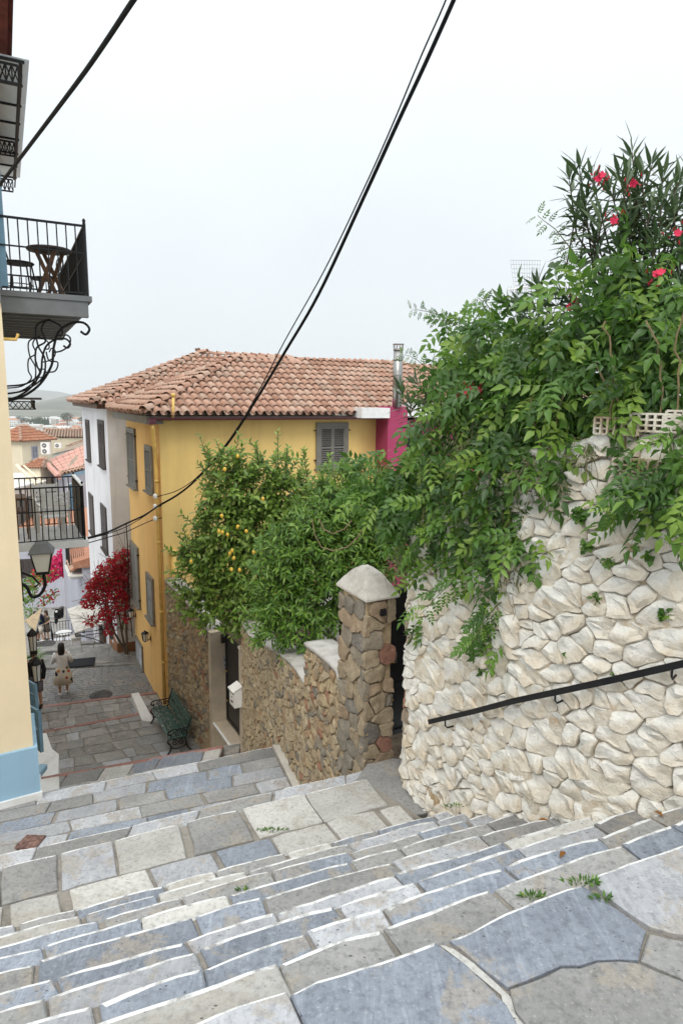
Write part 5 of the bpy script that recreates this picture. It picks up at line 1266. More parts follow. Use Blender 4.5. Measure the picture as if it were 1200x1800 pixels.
# whitewashed ledges along the foot of the house
led = structroot('whitewashed_ledge')
for px, z in (([(66, 1396), (104, 1386), (104, 1364), (66, 1370)], -6.1), ([(60, 1372), (103, 1360), (104, 1325), (92, 1316), (82, 1288), (60, 1290)], -7.7)):
    poly = [G(x, y, z).xy for x, y in px]; poly = poly if area2(poly) > 0 else poly[::-1]; mb = MB(); slab_mb(mb, poly, z, 1.2, set(range(9))); obj('ledge_block', mb, [M['limewash'], M['limewash']], led)
mb = MB(); c = G(71, 1355, -7.0); mb.box(c, (.14, .3, .1), 0); obj('ledge_block', mb, M['blue_paint'], led)
poly = [G(x, y, Z0+.05).xy for x, y in ((231, 1219), (244, 1217), (272, 1268), (250, 1266))]; poly = poly if area2(poly) > 0 else poly[::-1]; mb = MB(); slab_mb(mb, poly, Z0+.05, .5, set(range(4))); obj('ledge_block', mb, [M['limewash'], M['limewash']], led)
# small things on the ground
def cover(px, py, w, z, label, sq=False, mat='steel'):
    c = G(px, py, z); r = w/2; t = thing('manhole_cover', label, 'manhole cover', c); mb = MB()
    mb.lathe(c+Vector((0, 0, .004)), [(r, 0), (r, .012), (r*.93, .016)], 20); obj('lid', mb, M['rust'], t)
    mb = MB(); mb.lathe(c+Vector((0, 0, .003)), [(r*1.1, 0), (r*1.1, .010), (r*1.02, .012)], 20)
    for i in range(-2, 3): mb.box(c+Vector((0, i*r*.3, .02)), (r*1.2, .02, .008)); mb.box(c+Vector((i*r*.3, 0, .0205)), (.02, r*1.2, .007))
    obj('rim', mb, M['rust'], t)
M['rust'] = plain('dark_cast_iron', (.075, .07, .065), .7, .3, var=.3, scale=9, bump=.3)
cover(178, 1222, .62, ZB, 'round iron manhole cover in the small paving in front of the red edging')
cover(87, 1151, .70, -9.55, 'round iron manhole cover just beyond the woman in white')
cover(80, 1132, .80, -10.75, 'round iron manhole cover at the feet of the group of three')
hp = [G(x, y, Z1+.004) for x, y in ((27, 1491), (48, 1469), (80, 1470), (62, 1491))]; t = thing('drain_hatch', 'rusty reddish square drain hatch set in the paving by the blue plinth', 'hatch', sum(hp, Vector())/4)
M['rusty'] = plain('rusty_hatch', (.20, .12, .10), .85, .15, var=.35, scale=20, bump=.4)
mb = MB(); cc = sum(hp, Vector())/4; mb.prism([tuple((cc+(p-cc)*.9).xy) for p in hp], Z1-.02, Z1+.012); obj('lid', mb, M['rusty'], t)
mb = MB()
for i in range(4): a, b = hp[i], hp[(i+1) % 4]; mb.tube([a, b], .014, 4)
obj('frame', mb, M['rusty'], t)
mat_c = G(138, 1166, -9.32); t = thing('door_mat', 'black door mat on the step by the white house', 'mat', mat_c); mb = MB(); mb.box(mat_c+Vector((0, 0, .02)), (1.1, .75, .03), 0, (Vector((.95, .3, 0)), Vector((-.3, .95, 0)), Vector((0, 0, 1)))); obj('mat', mb, M['cable'], t)
ux = Vector((-9.3-.0, 25.6, 0)); b0_ = W(136, 1154, 25.5); t = thing('utility_cabinet', 'pale grey metal utility cabinet against the mauve wall', 'cabinet', b0_)
ax = (Vector((*WT, 0)), Vector((*WSd, 0)), Vector((0, 0, 1)))
mb = MB(); mb.box(b0_+Vector((0, 0, .42)), (.34, .4, .84), 0, ax); obj('body', mb, M['cement'], t); mb = MB(); mb.box(b0_+Vector((0, 0, .86)), (.4, .46, .05), 0, ax); obj('lid', mb, M['cement'], t)
mb = MB(); mb.box(b0_+Vector((0, 0, .42))-ax[1]*.205, (.26, .012, .6), 0, ax); obj('door', mb, M['white_plaster'], t)
# ------------------------------------------------------------------ cables
def cable(name, label, pts, r, grp='overhead cables'):
    n = len(pts); Y0, Y1 = pts[0][2], pts[-1][2]; L = [0]
    for a, b in zip(pts, pts[1:]): L.append(L[-1]+math.dist(a[:2], b[:2]))
    P = []
    for i, p in enumerate(pts): t = L[i]/L[-1]; P.append(W(p[0], p[1], 1/lerp(1/Y0, 1/Y1, t)))
    Q = []                                                    # smooth the course of the cable
    for i in range(len(P)-1):
        a, b, c, d = P[max(0, i-1)], P[i], P[i+1], P[min(len(P)-1, i+2)]
        for k_ in range(6): s = k_/6; Q.append(((b*2)+(c-a)*s+(a*2-b*5+c*4-d)*s*s+(b*3-a-c*3+d)*s**3)*.5)
    Q.append(P[-1]); mb = MB(); mb.tube(Q, r, 6); o = obj(name, mb, M['cable'], None, True); return tag(o, label, 'cable', grp)
cable('overhead_cable', 'thick black cable bundle crossing the sky down to the yellow house corner', [(905, -300, 7.6), (822, -60, 0), (797, 0, 0), (747, 112), (700, 213), (640, 345), (560, 517), (500, 620), (450, 703), (400, 780), (350, 838), (315, 868), (281, 888, 17.4)], .028)
cable('overhead_cable', 'thin black wire running just left of the thick cable bundle', [(882, -300, 7.6), (800, -60, 0), (783, 0, 0), (740, 98), (690, 218), (640, 330), (570, 475), (500, 600), (460, 678), (428, 735), (390, 790), (345, 840), (310, 863), (279, 872, 17.4)], .011)
cable('overhead_cable', 'single black cable across the top left corner of the sky', [(560, -470, 2.9), (262, -36, 0), (235, 0, 0), (190, 68), (150, 126), (100, 193), (60, 246), (20, 299), (-12, 340, 8.2)], .018)
cable('overhead_cable', 'upper black cable from the yellow house corner to the lower balcony', [(279, 889, 17.4), (255, 905, 0), (225, 919), (190, 935), (150, 947), (120, 955, 12.6)], .022)
cable('overhead_cable', 'sagging middle wire from the yellow house corner to the lower balcony', [(279, 890, 17.4), (250, 910, 0), (222, 926), (190, 938), (160, 946), (120, 957, 12.6)], .010)
cable('overhead_cable', 'lowest twisted wire from the yellow house wall to the lower balcony', [(271, 913, 17.6), (250, 922, 0), (222, 935), (195, 943), (160, 953), (120, 962, 12.6)], .011)
cable('wall_cable', 'black cable hanging down the far edge of the yellow house', [(222, 922, 22.0), (224, 950, 0), (226, 1000), (228, 1060), (233, 1120, 21.8)], .018)

# ------------------------------------------------------------------ people
SKIN = plain('skin', (.48, .27, .18), .6, .3, var=.04); HAIR = plain('dark_hair', (.012, .010, .010), .5, .4); GREYH = plain('grey_hair', (.25, .22, .2), .6)
def cloth(name, c): return plain(name, c, .85, .1, var=.12, scale=9, bump=.3, bscale=30)
def person(label, at, face, H, pose, wear, hair, hair_len):
    """at = ground point, face = heading angle; pose gives hands and feet in body units of a 1.7 m figure"""
    t = thing('person', label, 'person', at); s = H/1.7; R_ = Matrix.Rotation(face, 3, 'Z'); P = lambda x, y, z: Vector(at)+R_ @ Vector((x*s, y*s, z*s))
    V = {'pelvis': (0, 0, .93, .115), 'waist': (0, 0, 1.07, .11), 'chest': (0, .01, 1.27, .135), 'neckb': (0, 0, 1.42, .06), 'neck': (0, .01, 1.49, .05), 'head': (0, .02, 1.57, .078), 'crown': (0, .01, 1.66, .07)}
    Ed = [('pelvis', 'waist'), ('waist', 'chest'), ('chest', 'neckb'), ('neckb', 'neck'), ('neck', 'head'), ('head', 'crown')]
    for sd, nm in ((-1, 'l'), (1, 'r')):
        hx, hy, hz = pose['hand_'+nm]; fx, fy, kz = pose['foot_'+nm]; el = pose.get('elbow_'+nm, (sd*.24, (hy-.06)*.4-.05, 1.12))
        V['sh'+nm] = (sd*.17, 0, 1.385, .062); V['el'+nm] = (*el, .043); V['ha'+nm] = (hx, hy, hz, .033); V['fi'+nm] = (hx*.9, hy+.07, hz+.0, .022)
        V['hip'+nm] = (sd*.095, 0, .87, .095); V['kn'+nm] = (sd*.10, fy*.5+.03, .49, .06); V['an'+nm] = (fx, fy, .09+kz, .038); V['to'+nm] = (fx, fy+.15, .035+kz*.3, .034)
        Ed += [('chest', 'sh'+nm), ('sh'+nm, 'el'+nm), ('el'+nm, 'ha'+nm), ('ha'+nm, 'fi'+nm), ('pelvis', 'hip'+nm), ('hip'+nm, 'kn'+nm), ('kn'+nm, 'an'+nm), ('an'+nm, 'to'+nm)]
    keys = list(V); me = bpy.data.meshes.new('body'); L = lambda p: tuple(R_ @ Vector((p[0]*s, p[1]*s, p[2]*s)))
    me.from_pydata([L(V[k_]) for k_ in keys], [(keys.index(a), keys.index(b)) for a, b in Ed], []); me.materials.append(SKIN)
    b = bpy.data.objects.new('body', me); link(b, t); sm = b.modifiers.new('skin', 'SKIN'); sm.use_smooth_shade = True
    for i, k_ in enumerate(keys): r = V[k_][3]*s; me.skin_vertices[0].data[i].radius = (r, r)
    me.skin_vertices[0].data[0].use_root = True; b.modifiers.new('sub', 'SUBSURF').levels = 1; b.modifiers['sub'].render_levels = 1
    face_mb = MB()
    for x in (-.03, .03): face_mb.lathe(P(x, .088, 1.585), [(.012*s, 0), (.004*s, .006*s)], 6, 0, R_ @ Vector((0, 1, 0)))
    face_mb.tube([P(-.022, .088, 1.525), P(.022, .088, 1.525)], .006*s, 4); obj('eyes_and_mouth', face_mb, HAIR, t)
    nmb = MB(); nmb.tube([P(0, .09, 1.585), P(0, .112, 1.553), P(0, .092, 1.548)], [.008*s, .013*s, .01*s], 6)
    for x in (-.082, .082): nmb.tube([P(x, .01, 1.60), P(x*1.08, .0, 1.57), P(x, .012, 1.545)], .012*s, 5)
    obj('nose_and_ears', nmb, SKIN, t)
    def ell(cx, cy, z, a, bb, n=14): return [P(cx+a*math.cos(2*math.pi*i/n), cy+bb*math.sin(2*math.pi*i/n), z) for i in range(n)]
    if hair is not None:
        mb = MB(); lo = 1.62-hair_len
        rings = [ell(0, -.012, 1.74, .03, .035), ell(0, -.012, 1.725, .07, .08), ell(0, -.015, 1.68, .097, .105), ell(0, -.025, 1.60, .103, .10)]
        if hair_len > .08: rings += [ell(0, -.055, lerp(1.60, lo, .5), .112, .075), ell(0, -.06, lo, .095, .06), ell(0, -.06, lo-.03, .05, .03)]
        mb.loft(rings); obj('hair', mb, hair, t, True)
    for w_ in wear:
        kind, mat, z0, z1 = w_[:4]; mb = MB()
        if kind == 'top':
            mb.loft([ell(0, 0, z0, .185, .145), ell(0, 0, z0+.12, .17, .135), ell(0, .005, 1.22, .185, .145), ell(0, .0, 1.34, .20, .125), ell(0, 0, 1.42, .12, .085), ell(0, 0, 1.46, .065, .06)])
            for nm in 'lr':
                a, e, h = (Vector(V[q+nm][:3]) for q in ('sh', 'el', 'ha')); end = e.lerp(h, w_[4]) if w_[4] > 0 else a.lerp(e, 1+w_[4])
                pts = [a+Vector((0, 0, .01)), a.lerp(e, .5), e, end] if w_[4] > 0 else [a+Vector((0, 0, .01)), a.lerp(end, .5), end]
                mb.tube([P(*q) for q in pts], [.078*s, .068*s, .060*s, .055*s][:len(pts)], 8)
        elif kind == 'skirt': mb.loft([ell(0, 0, z0, w_[4], w_[4]*.8, 18), ell(0, 0, lerp(z0, z1, .5), w_[4]*.85, w_[4]*.7, 18), ell(0, 0, z1-.08, .18, .15, 18), ell(0, 0, z1, .15, .125, 18)])
        elif kind == 'shorts':
            mb.loft([ell(0, 0, .80, .175, .14), ell(0, 0, .92, .18, .145), ell(0, 0, z1, .16, .13)])
            for nm in 'lr': h, k2 = (Vector(V[q+nm][:3]) for q in ('hip', 'kn')); e = h.lerp(k2, (.87-z0)/.38); mb.tube([P(*h), P(*h.lerp(e, .5)), P(*e)], [.115*s, .105*s, .10*s], 9)
        elif kind == 'shoes':
            for nm in 'lr': a, b2 = Vector(V['an'+nm][:3]), Vector(V['to'+nm][:3]); mb.tube([P(a.x, a.y-.05, a.z-.05), P(a.x, a.y, a.z-.03), P(*b2.lerp(a, .4)), P(b2.x, b2.y+.03, b2.z)], [.035*s, .05*s, .048*s, .03*s], 8)
        elif kind == 'glasses':
            for x in (-.034, .034): mb.lathe(P(x, .095, 1.585), [(.026*s, 0), (.02*s, .006*s)], 8, 0, R_ @ Vector((0, 1, 0)))
            mb.tube([P(-.085, .0, 1.59), P(-.06, .09, 1.592), P(.06, .09, 1.592), P(.085, .0, 1.59)], .005*s, 4)
        obj({'top': 'jacket' if 'jacket' in mat.name else 'shirt', 'skirt': 'skirt', 'shorts': 'shorts', 'shoes': 'shoes', 'glasses': 'sunglasses'}[kind], mb, mat, t, True)
    return t
k = NT('patterned_skirt_cloth'); vv = k.n.new('ShaderNodeTexVoronoi'); vv.inputs['Scale'].default_value = 7.5; k.l.new(k.vec, vv.inputs['Vector'])
sp2 = k.n.new('ShaderNodeSeparateColor'); k.l.new(vv.outputs['Color'], sp2.inputs[0])
pc_ = k.ramp(sp2.outputs[0], [(0, (.03, .03, .05)), (.3, (.42, .06, .03)), (.55, (.5, .2, .06)), (.75, (.05, .05, .07))], 'CONSTANT')
k.color(k.mix(k.ramp(k.math('MULTIPLY', k.ramp(vv.outputs['Distance'], [(.40, 1), (.44, 0)]), k.ramp(sp2.outputs[1], [(.64, 0), (.66, 1)])), [(.4, 0), (.6, 1)]), (.62, .56, .46), pc_)); SKIRT = k.finish(.85, .1)
down = math.atan2(LD.y, LD.x)-math.pi/2
WHITE_SH = cloth('white_shoe_leather', (.75, .74, .72)); DARKSH = cloth('dark_shoe_leather', (.03, .03, .03))
person('woman with shoulder length dark hair in white top and patterned skirt walking down the steps', G(113, 1221, ZB+.02), down-.15, 1.66,
       {'hand_l': (-.14, .26, 1.16), 'hand_r': (.14, .26, 1.18), 'elbow_l': (-.27, -.02, 1.12), 'elbow_r': (.27, -.02, 1.12), 'foot_l': (-.10, -.12, .03), 'foot_r': (.09, .10, .0)},
       [('top', cloth('white_cotton_top', (.80, .79, .77)), .90, 1.46, .6), ('skirt', SKIRT, .40, 1.02, .30), ('shoes', WHITE_SH, 0, 0)], HAIR, .26)
person('man in black jacket, grey shorts and sunglasses standing by the left wall', G(66, 1243, ZM+.02), down+math.pi*.93, 1.74,
       {'hand_l': (-.22, .08, .86), 'hand_r': (.22, .10, .88), 'foot_l': (-.11, .0, .0), 'foot_r': (.11, .02, .0)},
       [('top', cloth('black_jacket_cloth', (.018, .018, .022)), .82, 1.46, .95), ('shorts', cloth('grey_shorts_cloth', (.16, .16, .19)), .50, 1.0), ('shoes', DARKSH, 0, 0), ('glasses', HAIR, 0, 0)], HAIR, .05)
ZT = -11.9
def tri(px, py, z): return G(px, py, z)
person('man in navy shirt and cream shorts looking down, middle of the group of three', tri(74, 1127, -13.05), down+1.2, 1.75,
       {'hand_l': (-.08, .3, 1.12), 'hand_r': (.10, .3, 1.12), 'foot_l': (-.10, -.14, 0), 'foot_r': (.12, .18, 0)},
       [('top', cloth('navy_shirt_cloth', (.012, .017, .05)), .86, 1.46, -.25), ('shorts', cloth('cream_shorts_cloth', (.55, .50, .42)), .5, 1.0), ('shoes', WHITE_SH, 0, 0)], GREYH, .03)
person('dark haired person in black standing left in the group of three', tri(65, 1128, -13.05), down+.3, 1.68,
       {'hand_l': (-.22, .08, .86), 'hand_r': (.16, .2, 1.0), 'foot_l': (-.10, 0, 0), 'foot_r': (.10, .05, 0)},
       [('top', cloth('black_shirt_cloth', (.02, .02, .025)), .86, 1.46, -.2), ('shorts', cloth('dark_shorts_cloth', (.09, .08, .08)), .5, 1.0), ('shoes', DARKSH, 0, 0)], HAIR, .1)
person('long haired woman in dark patterned dress standing right in the group of three', tri(84, 1124, -13.05), down+2.2, 1.62,
       {'hand_l': (-.16, .2, 1.02), 'hand_r': (.2, .1, .86), 'foot_l': (-.09, 0, 0), 'foot_r': (.09, .08, 0)},
       [('top', cloth('dark_print_cloth', (.10, .085, .07)), .9, 1.46, -.3), ('skirt', cloth('dark_print_skirt_cloth', (.12, .10, .08)), .5, 1.02, .22), ('shoes', DARKSH, 0, 0)], plain('brown_hair', (.05, .03, .02), .5), .3)
# ------------------------------------------------------------------ plants
def leaf_template(length, width, fold=.12, droop=.15, n=1):
    v = [(0, 0, 0), (width*.5, length*.42, fold*width), (0, length*.45, 0), (-width*.5, length*.42, fold*width), (width*.32, length*.72, fold*width*.7-droop*length*.5), (-width*.32, length*.72, fold*width*.7-droop*length*.5), (0, length, -droop*length)]
    return np.array(v, float), [(0, 1, 2), (0, 2, 3), (2, 1, 4), (2, 4, 6), (2, 6, 5), (2, 5, 3)]
def compound_leaf(L=.24, pairs=4, ll=.085, lw=.042):
    V, Fc = [], []; lv, lf = leaf_template(ll, lw, .25, .22)
    def put(p, ang, s, dz):
        c, sn = math.cos(ang), math.sin(ang); o = len(V)
        for x, y, z in lv*s: V.append((p[0]+x*c-y*sn, p[1]+x*sn+y*c, p[2]+z+dz*y))
        for f in lf: Fc.append(tuple(i+o for i in f))
    for i in range(pairs):
        t = .28+.62*i/(pairs-1); s = 1-.22*abs(t-.55)*2; z = -.16*L*t*t*2
        for sd in (-1, 1): put((0, L*t, z), -sd*rad(58+random.uniform(-10, 10)), s*random.uniform(.85, 1.1), random.uniform(-.35, .05))
    put((0, L*.97, -.3*L), random.uniform(-.2, .2), 1.05, -.4)
    o = len(V); V += [(.002, 0, 0), (-.002, 0, 0), (.002, L*.6, -.12*L), (-.002, L*.6, -.12*L), (0, L, -.31*L)]; Fc += [(o, o+1, o+3), (o, o+3, o+2), (o+2, o+3, o+4)]
    return np.array(V, float), Fc
def np_mesh(name, tv, tf, mat):
    me = bpy.data.meshes.new(name); me.from_pydata([tuple(x) for x in tv], [], tf); me.materials.append(mat); return me
def orient(p, y, nrm, s=1.0):
    y = Vector(y).normalized(); z = Vector(nrm); z = (z-y*z.dot(y))
    if z.length < 1e-4: z = y.orthogonal()
    z.normalize(); x = y.cross(z); return m4(x*s, y*s, z*s, Vector(p))
def rv(): return Vector((random.gauss(0, 1), random.gauss(0, 1), random.gauss(0, 1)))
def cloud(blobs, dens, droop=.6, up=.5, size=(.75, 1.1), shell=.55, flat=1.0, face=.4):
    """leaf transforms spread through a crown of ellipsoids: (centre, radius, depth radius)"""
    out = []
    for c, r, dr in blobs:
        view = (-c).normalized()
        n = int(dens*r*r)
        for _ in range(n):
            d = rv().normalized(); k = (shell+(1-shell)*random.random())*random.uniform(.85, 1.12)
            if d.dot(view) < -.35 and random.random() < .7: d = -d
            p = c+Vector((d.x*r, d.y*dr, d.z*r*flat))*k
            y = d*.6+Vector((0, 0, -droop))+rv()*.45; z = d*.5+view*face+Vector((0, 0, up))+rv()*.3
            out.append(orient(p, y, z, random.uniform(*size)))
    return out
def plant_leaves(parent, ms, temps, name, limit, mat, stuffname='foliage'):
    ms.sort(key=lambda m: m.translation.length-random.random()*.25)
    meshes = [np_mesh(name, tv, tf, mat) for tv, tf in temps]
    for i, m in enumerate(ms[:limit]): inst(name, meshes[i % len(meshes)], m, parent)
    rest = ms[limit:]; tv, tf = temps[0]
    for j, (tv, tf) in enumerate(temps): scatter(stuffname, tv, tf, rest[j::len(temps)], mat, parent)
def wy(px):                                                  # distance of the white wall's face at an image column
    px = max(px, 712); return wall_at(min(px, 1290), 1000, 0)[0].y
def blob(px, py, rpx, dy=0.0, dr=None, Y=None):
    y = (wy(px) if Y is None else Y)+dy; c = W(px, py, y); r = rpx/FPX*c.dot(_F); return (c, r, dr if dr is not None else r*.6)
# trumpet creeper over the white wall
vine = thing('climbing_vine', 'big green trumpet creeper spilling over the top of the white rubble wall', 'climber', W(930, 800, wy(930)+.3))
VB = [blob(*b) for b in ((785, 690, 34, .55), (785, 640, 36, .6), (745, 825, 44, .35), (700, 830, 52, .4), (685, 890, 46, .35), (730, 880, 50, .2), (820, 605, 60, .55), (860, 690, 88, .45), (800, 780, 70, .25), (800, 870, 66, .1),
     (880, 590, 70, .5), (960, 620, 85, .5), (930, 740, 88, .25), (860, 850, 62, .08), (900, 880, 50, .08), (780, 950, 46, .06, .09), (870, 960, 45, .05, .1), (868, 1035, 30, .04, .08), (866, 1090, 32, .04, .08), (905, 1120, 22, .02, .06), (850, 1120, 24, .03, .06),
     (1040, 560, 84, .45), (1030, 680, 78, .3), (1120, 580, 88, .4), (1140, 670, 66, .2), (1100, 480, 58, .55), (1175, 470, 56, .55), (1190, 620, 70, .25), (1140, 820, 52, .0, .1), (1110, 880, 36, -.02, .08), (1185, 850, 55, -.05, .12), (1150, 920, 26, -.03, .06), (1195, 770, 40, -.05, .1), (1080, 790, 26, .04, .08), (890, 810, 60, .12), (940, 800, 50, .1, .14), (830, 930, 46, .06, .1), (890, 930, 40, .04, .09), (770, 900, 50, .1, .14), (960, 830, 34, .06, .1), (730, 950, 36, .1, .1),
     (985, 790, 40, .1), (1000, 730, 50, .2), (925, 945, 34, .0, .08), (730, 1075, 24, -.03, .06), (745, 1010, 20, .0, .06), (655, 850, 45, .6), (960, 700, 60, .3), (1240, 700, 70, .1), (1240, 560, 80, .3), (1230, 860, 60, -.1, .15))]
ms = cloud(VB, 600, .62, .35, (.72, 1.2), .35)+cloud(VB[11:12]+VB[7:9]+VB[22:26]+VB[13:14], 500, .6, .35, (.8, 1.2), .3)
for px0, py0, px1, py1, dy in ((800, 570, 722, 545, .5), (850, 600, 755, 560, .45), (870, 560, 838, 524, .55), (760, 660, 706, 622, .5), (930, 560, 915, 545, .4), (1020, 470, 945, 378, .5), (1030, 500, 985, 462, .5), (780, 720, 710, 690, .4), (880, 700, 850, 640, .2), (830, 1000, 740, 1080, 0.0), (860, 1080, 930, 1140, -.03), (1150, 850, 1065, 900, -.08), (900, 890, 975, 960, -.08), (1000, 640, 1010, 590, .3), (880, 1060, 825, 1135, -.05)):
    a, b = W(px0, py0, wy(px0)+dy), W(px1, py1, wy(px0)+dy-.05); mb = MB(); pts = [a.lerp(b, i/8)+Vector((0, 0, .04*math.sin(i/8*3.1)))+rv()*.006 for i in range(9)]; mb.tube(pts, [.006-.0005*i for i in range(9)], 4); obj('shoot', mb, M['stem_green'], vine)
    for i in range(1, 9):
        d = (b-a).normalized(); sd = (d.cross(Vector((0, 1, 0)))).normalized()
        for s in (-1, 1): ms.append(orient(pts[i], d*.45+sd*s*.8+Vector((0, -.2, -.35))+rv()*.15, Vector((0, -.7, .7))+rv()*.2, (.42 if py1 < 700 else .8)*random.uniform(.6, 1)*(1-.04*i)))
temps = [compound_leaf(.22, 4, .082, .044), compound_leaf(.25, 4, .088, .042), compound_leaf(.19, 3, .08, .046)]
plant_leaves(vine, ms, temps, 'leaf', 300, M['vine_leaf'])
for pts in ([(1075, 1000-260), (1078, 640), (1060, 560)], [(1165, 748), (1160, 640), (1140, 560)], [(1187, 750), (1190, 660), (1200, 540)], [(948, 880), (952, 800), (930, 700)], [(960, 840), (965, 780), (990, 700)], [(760, 1010), (752, 930), (770, 850)], [(740, 1090), (735, 1010), (745, 930)], [(1100, 790), (1085, 700), (1040, 640)], [(870, 980), (860, 900), (850, 820)], [(800, 880), (850, 940), (890, 965)]):
    mb = MB(); q = [W(x, y, wy(x)+.02) for x, y in pts]; q = [q[0].lerp(q[1], i/5)+rv()*.008 for i in range(5)]+[q[1].lerp(q[2], i/5)+rv()*.01 for i in range(6)]; mb.tube(q, .0055, 5); obj('stem', mb, M['stem_dry'], vine)
# grey-green weeds hanging through it
weed = thing('wall_weeds', 'dry grey green weeds hanging from the middle of the white wall under the vine', 'weeds', W(860, 900, wy(860)))
WB = [blob(*b) for b in ((820, 800, 60, .0, .12), (880, 930, 45, -.02, .1), (905, 1000, 40, -.03, .08), (940, 830, 50, -.02, .1), (780, 850, 50, .0, .1), (1030, 800, 34, .0, .08), (990, 850, 26, .0, .06), (700, 990, 26, .0, .06), (770, 760, 50, .02, .1), (860, 990, 26, -.02, .08))]
tv, tf = leaf_template(.05, .012, .1, .3)
scatter('foliage', tv, tf, cloud(WB, 3600, .7, .3, (.6, 1.4), .3), M['dry_leaf'], weed)
mb = MB()
for c, r, dr in WB:
    for _ in range(9):
        a = c+rv()*r*.4; b = a+Vector((random.gauss(0, .06), random.gauss(0, .03), random.uniform(-.28, .1))); mb.tube([a, a.lerp(b, .5)+rv()*.015, b], .0022, 3)
o = obj('stems', mb, M['stem_dry'], weed); o['kind'] = 'stuff'
tuft = thing('wall_fern', 'small green leafy tufts growing in the joints of the white wall', 'weeds', W(1100, 1100, wy(1100)))
tb_ = [blob(x, y, r, -.02, .03) for x, y, r in ((1168, 1080, 11), (1090, 1190, 14), (1070, 985, 9), (1045, 1050, 7), (1140, 980, 8), (1113, 1385, 13), (848, 1390, 12), (1190, 1410, 14), (1030, 960, 8), (790, 1405, 12), (1020, 905, 14), (1000, 1150, 7))]
tv, tf = leaf_template(.035, .03, .1, .2); scatter('foliage', tv, tf, cloud(tb_, 42000, .2, .3, (.6, 1.3), .2), M['vine_leaf'], tuft)
# wire mesh behind the vine
wf = thing('wire_fence', 'thin wire mesh fence on top of the white wall behind the vine', 'fence', W(1080, 700, wy(1080)+.25))
mb = MB(); path = [Vector((*(wp.at(u)[0]-wp.at(u)[1]*.22), 0)) for u in [lerp(2.3, wp.len, i/44) for i in range(45)]]
for i in range(45): z = wtop(min(wp.len, lerp(2.3, wp.len, i/44))); mb.tube([path[i]+Vector((0, 0, z)), path[i]+Vector((0, 0, z+.6))], .0022, 3, cap=False)
for j in range(11): mb.tube([path[i]+Vector((0, 0, wtop(lerp(2.3, wp.len, i/44))+.055*j+.02)) for i in range(45)], .0022, 3, cap=False)
o = obj('wire_netting', mb, M['galv'], wf)
for i in (16, 43):
    mb = MB(); mb.tube([path[i]+Vector((0, 0, -.6)), path[i]+Vector((0, 0, .62))], .018, 6); obj('post', mb, M['galv'], wf)
# earth of the raised garden behind the wall
gd = MB(); pl = [wp.at(u)[0]-wp.at(u)[1]*.3 for u in [lerp(.9, wp.len, i/12) for i in range(13)]]
gd.prism([tuple(p) for p in pl]+[(9, 3), (9, 9), (2.6, 9)], -3.9, [wtop(lerp(.9, wp.len, i/12))-.15 for i in range(13)]+[-.3, -.3, -.9]); struct('garden_soil', gd, plain('dark_soil', (.07, .05, .035), .95, .05, var=.3))
# oleander
ol = thing('oleander', 'tall oleander bush with long narrow leaves and pink flowers above the white wall', 'shrub', W(1120, 760, 4.6))
base = W(1130, 745, 4.75); tips = []
for px, py, dy in ((1000, 318, .3), (1018, 300, .2), (1040, 312, .1), (1072, 335, 0), (1088, 310, .3), (1110, 268, .1), (1128, 318, 0), (1145, 290, .3), (1165, 312, .2), (1192, 320, 0), (1058, 385, -.1), (1100, 395, -.1), (1140, 375, -.15), (1182, 370, -.1), (1030, 352, .2), (1012, 372, .3), (1195, 430, -.2), (1150, 432, -.2), (1215, 300, .1), (1225, 380, 0), (1085, 440, -.1), (1050, 430, .2), (1120, 350, .3), (1170, 350, .3), (1240, 340, .2),
                   (945, 505, .5), (960, 525, .3), (915, 535, .6), (985, 520, .4), (1002, 535, .2), (890, 535, .6), (1060, 510, 0), (1170, 560, -.35), (1140, 500, -.3), (1190, 505, -.3), (705, 690, .9), (730, 672, .9), (755, 690, .9), (720, 712, .8)):
    tips.append((W(px, py, (4.6 if px > 800 else 5.9)+dy), px))
for _ in range(15): tips.append((W(random.uniform(1000, 1225), random.uniform(300, 480), random.uniform(4.2, 4.9)), 1100))
om = []; sm_ = MB()
tvO, tfO = leaf_template(.19, .032, .15, .12)
for tip, px in tips:
    root_ = base+Vector((random.uniform(-.25, .25), random.uniform(-.1, .25), random.uniform(-.3, .1))) if px > 800 else W(740, 760, 6.4)
    root_ = root_.lerp(tip, .25) if px > 1000 else root_.lerp(tip, .5); mid = root_.lerp(tip, .6)+rv()*.05+Vector((0, 0, .04)); ax = (tip-mid).normalized()
    b = MB(); b.tube([root_, root_.lerp(mid, .5)+rv()*.02, mid, tip], [.011, .009, .007, .004], 5); obj('branch', b, M['bark'], ol)
    for lev in range(9):
        c = tip-ax*(.042*lev); n = 4 if lev < 2 else 3
        for q in range(n):
            a = 2*math.pi*(q/n)+lev*1.1+random.random()*.5; p1 = ax.orthogonal().normalized(); p2 = ax.cross(p1); rd = p1*math.cos(a)+p2*math.sin(a)
            y = ax*max(.2, .95-.17*lev)+rd*(.45+.14*lev)+Vector((0, 0, -.05*lev)); om.append(orient(c, y, ax+rd*-.2+rv()*.2, random.uniform(.72, 1.15)))
plant_leaves(ol, om, [(tvO, tfO), leaf_template(.15, .03, .2, .02)], 'leaf', 280, M['oleander_leaf'])
pv, pf = leaf_template(.029, .03, -.2, -.1); PET = np_mesh('petal', pv, pf, M['petal'])
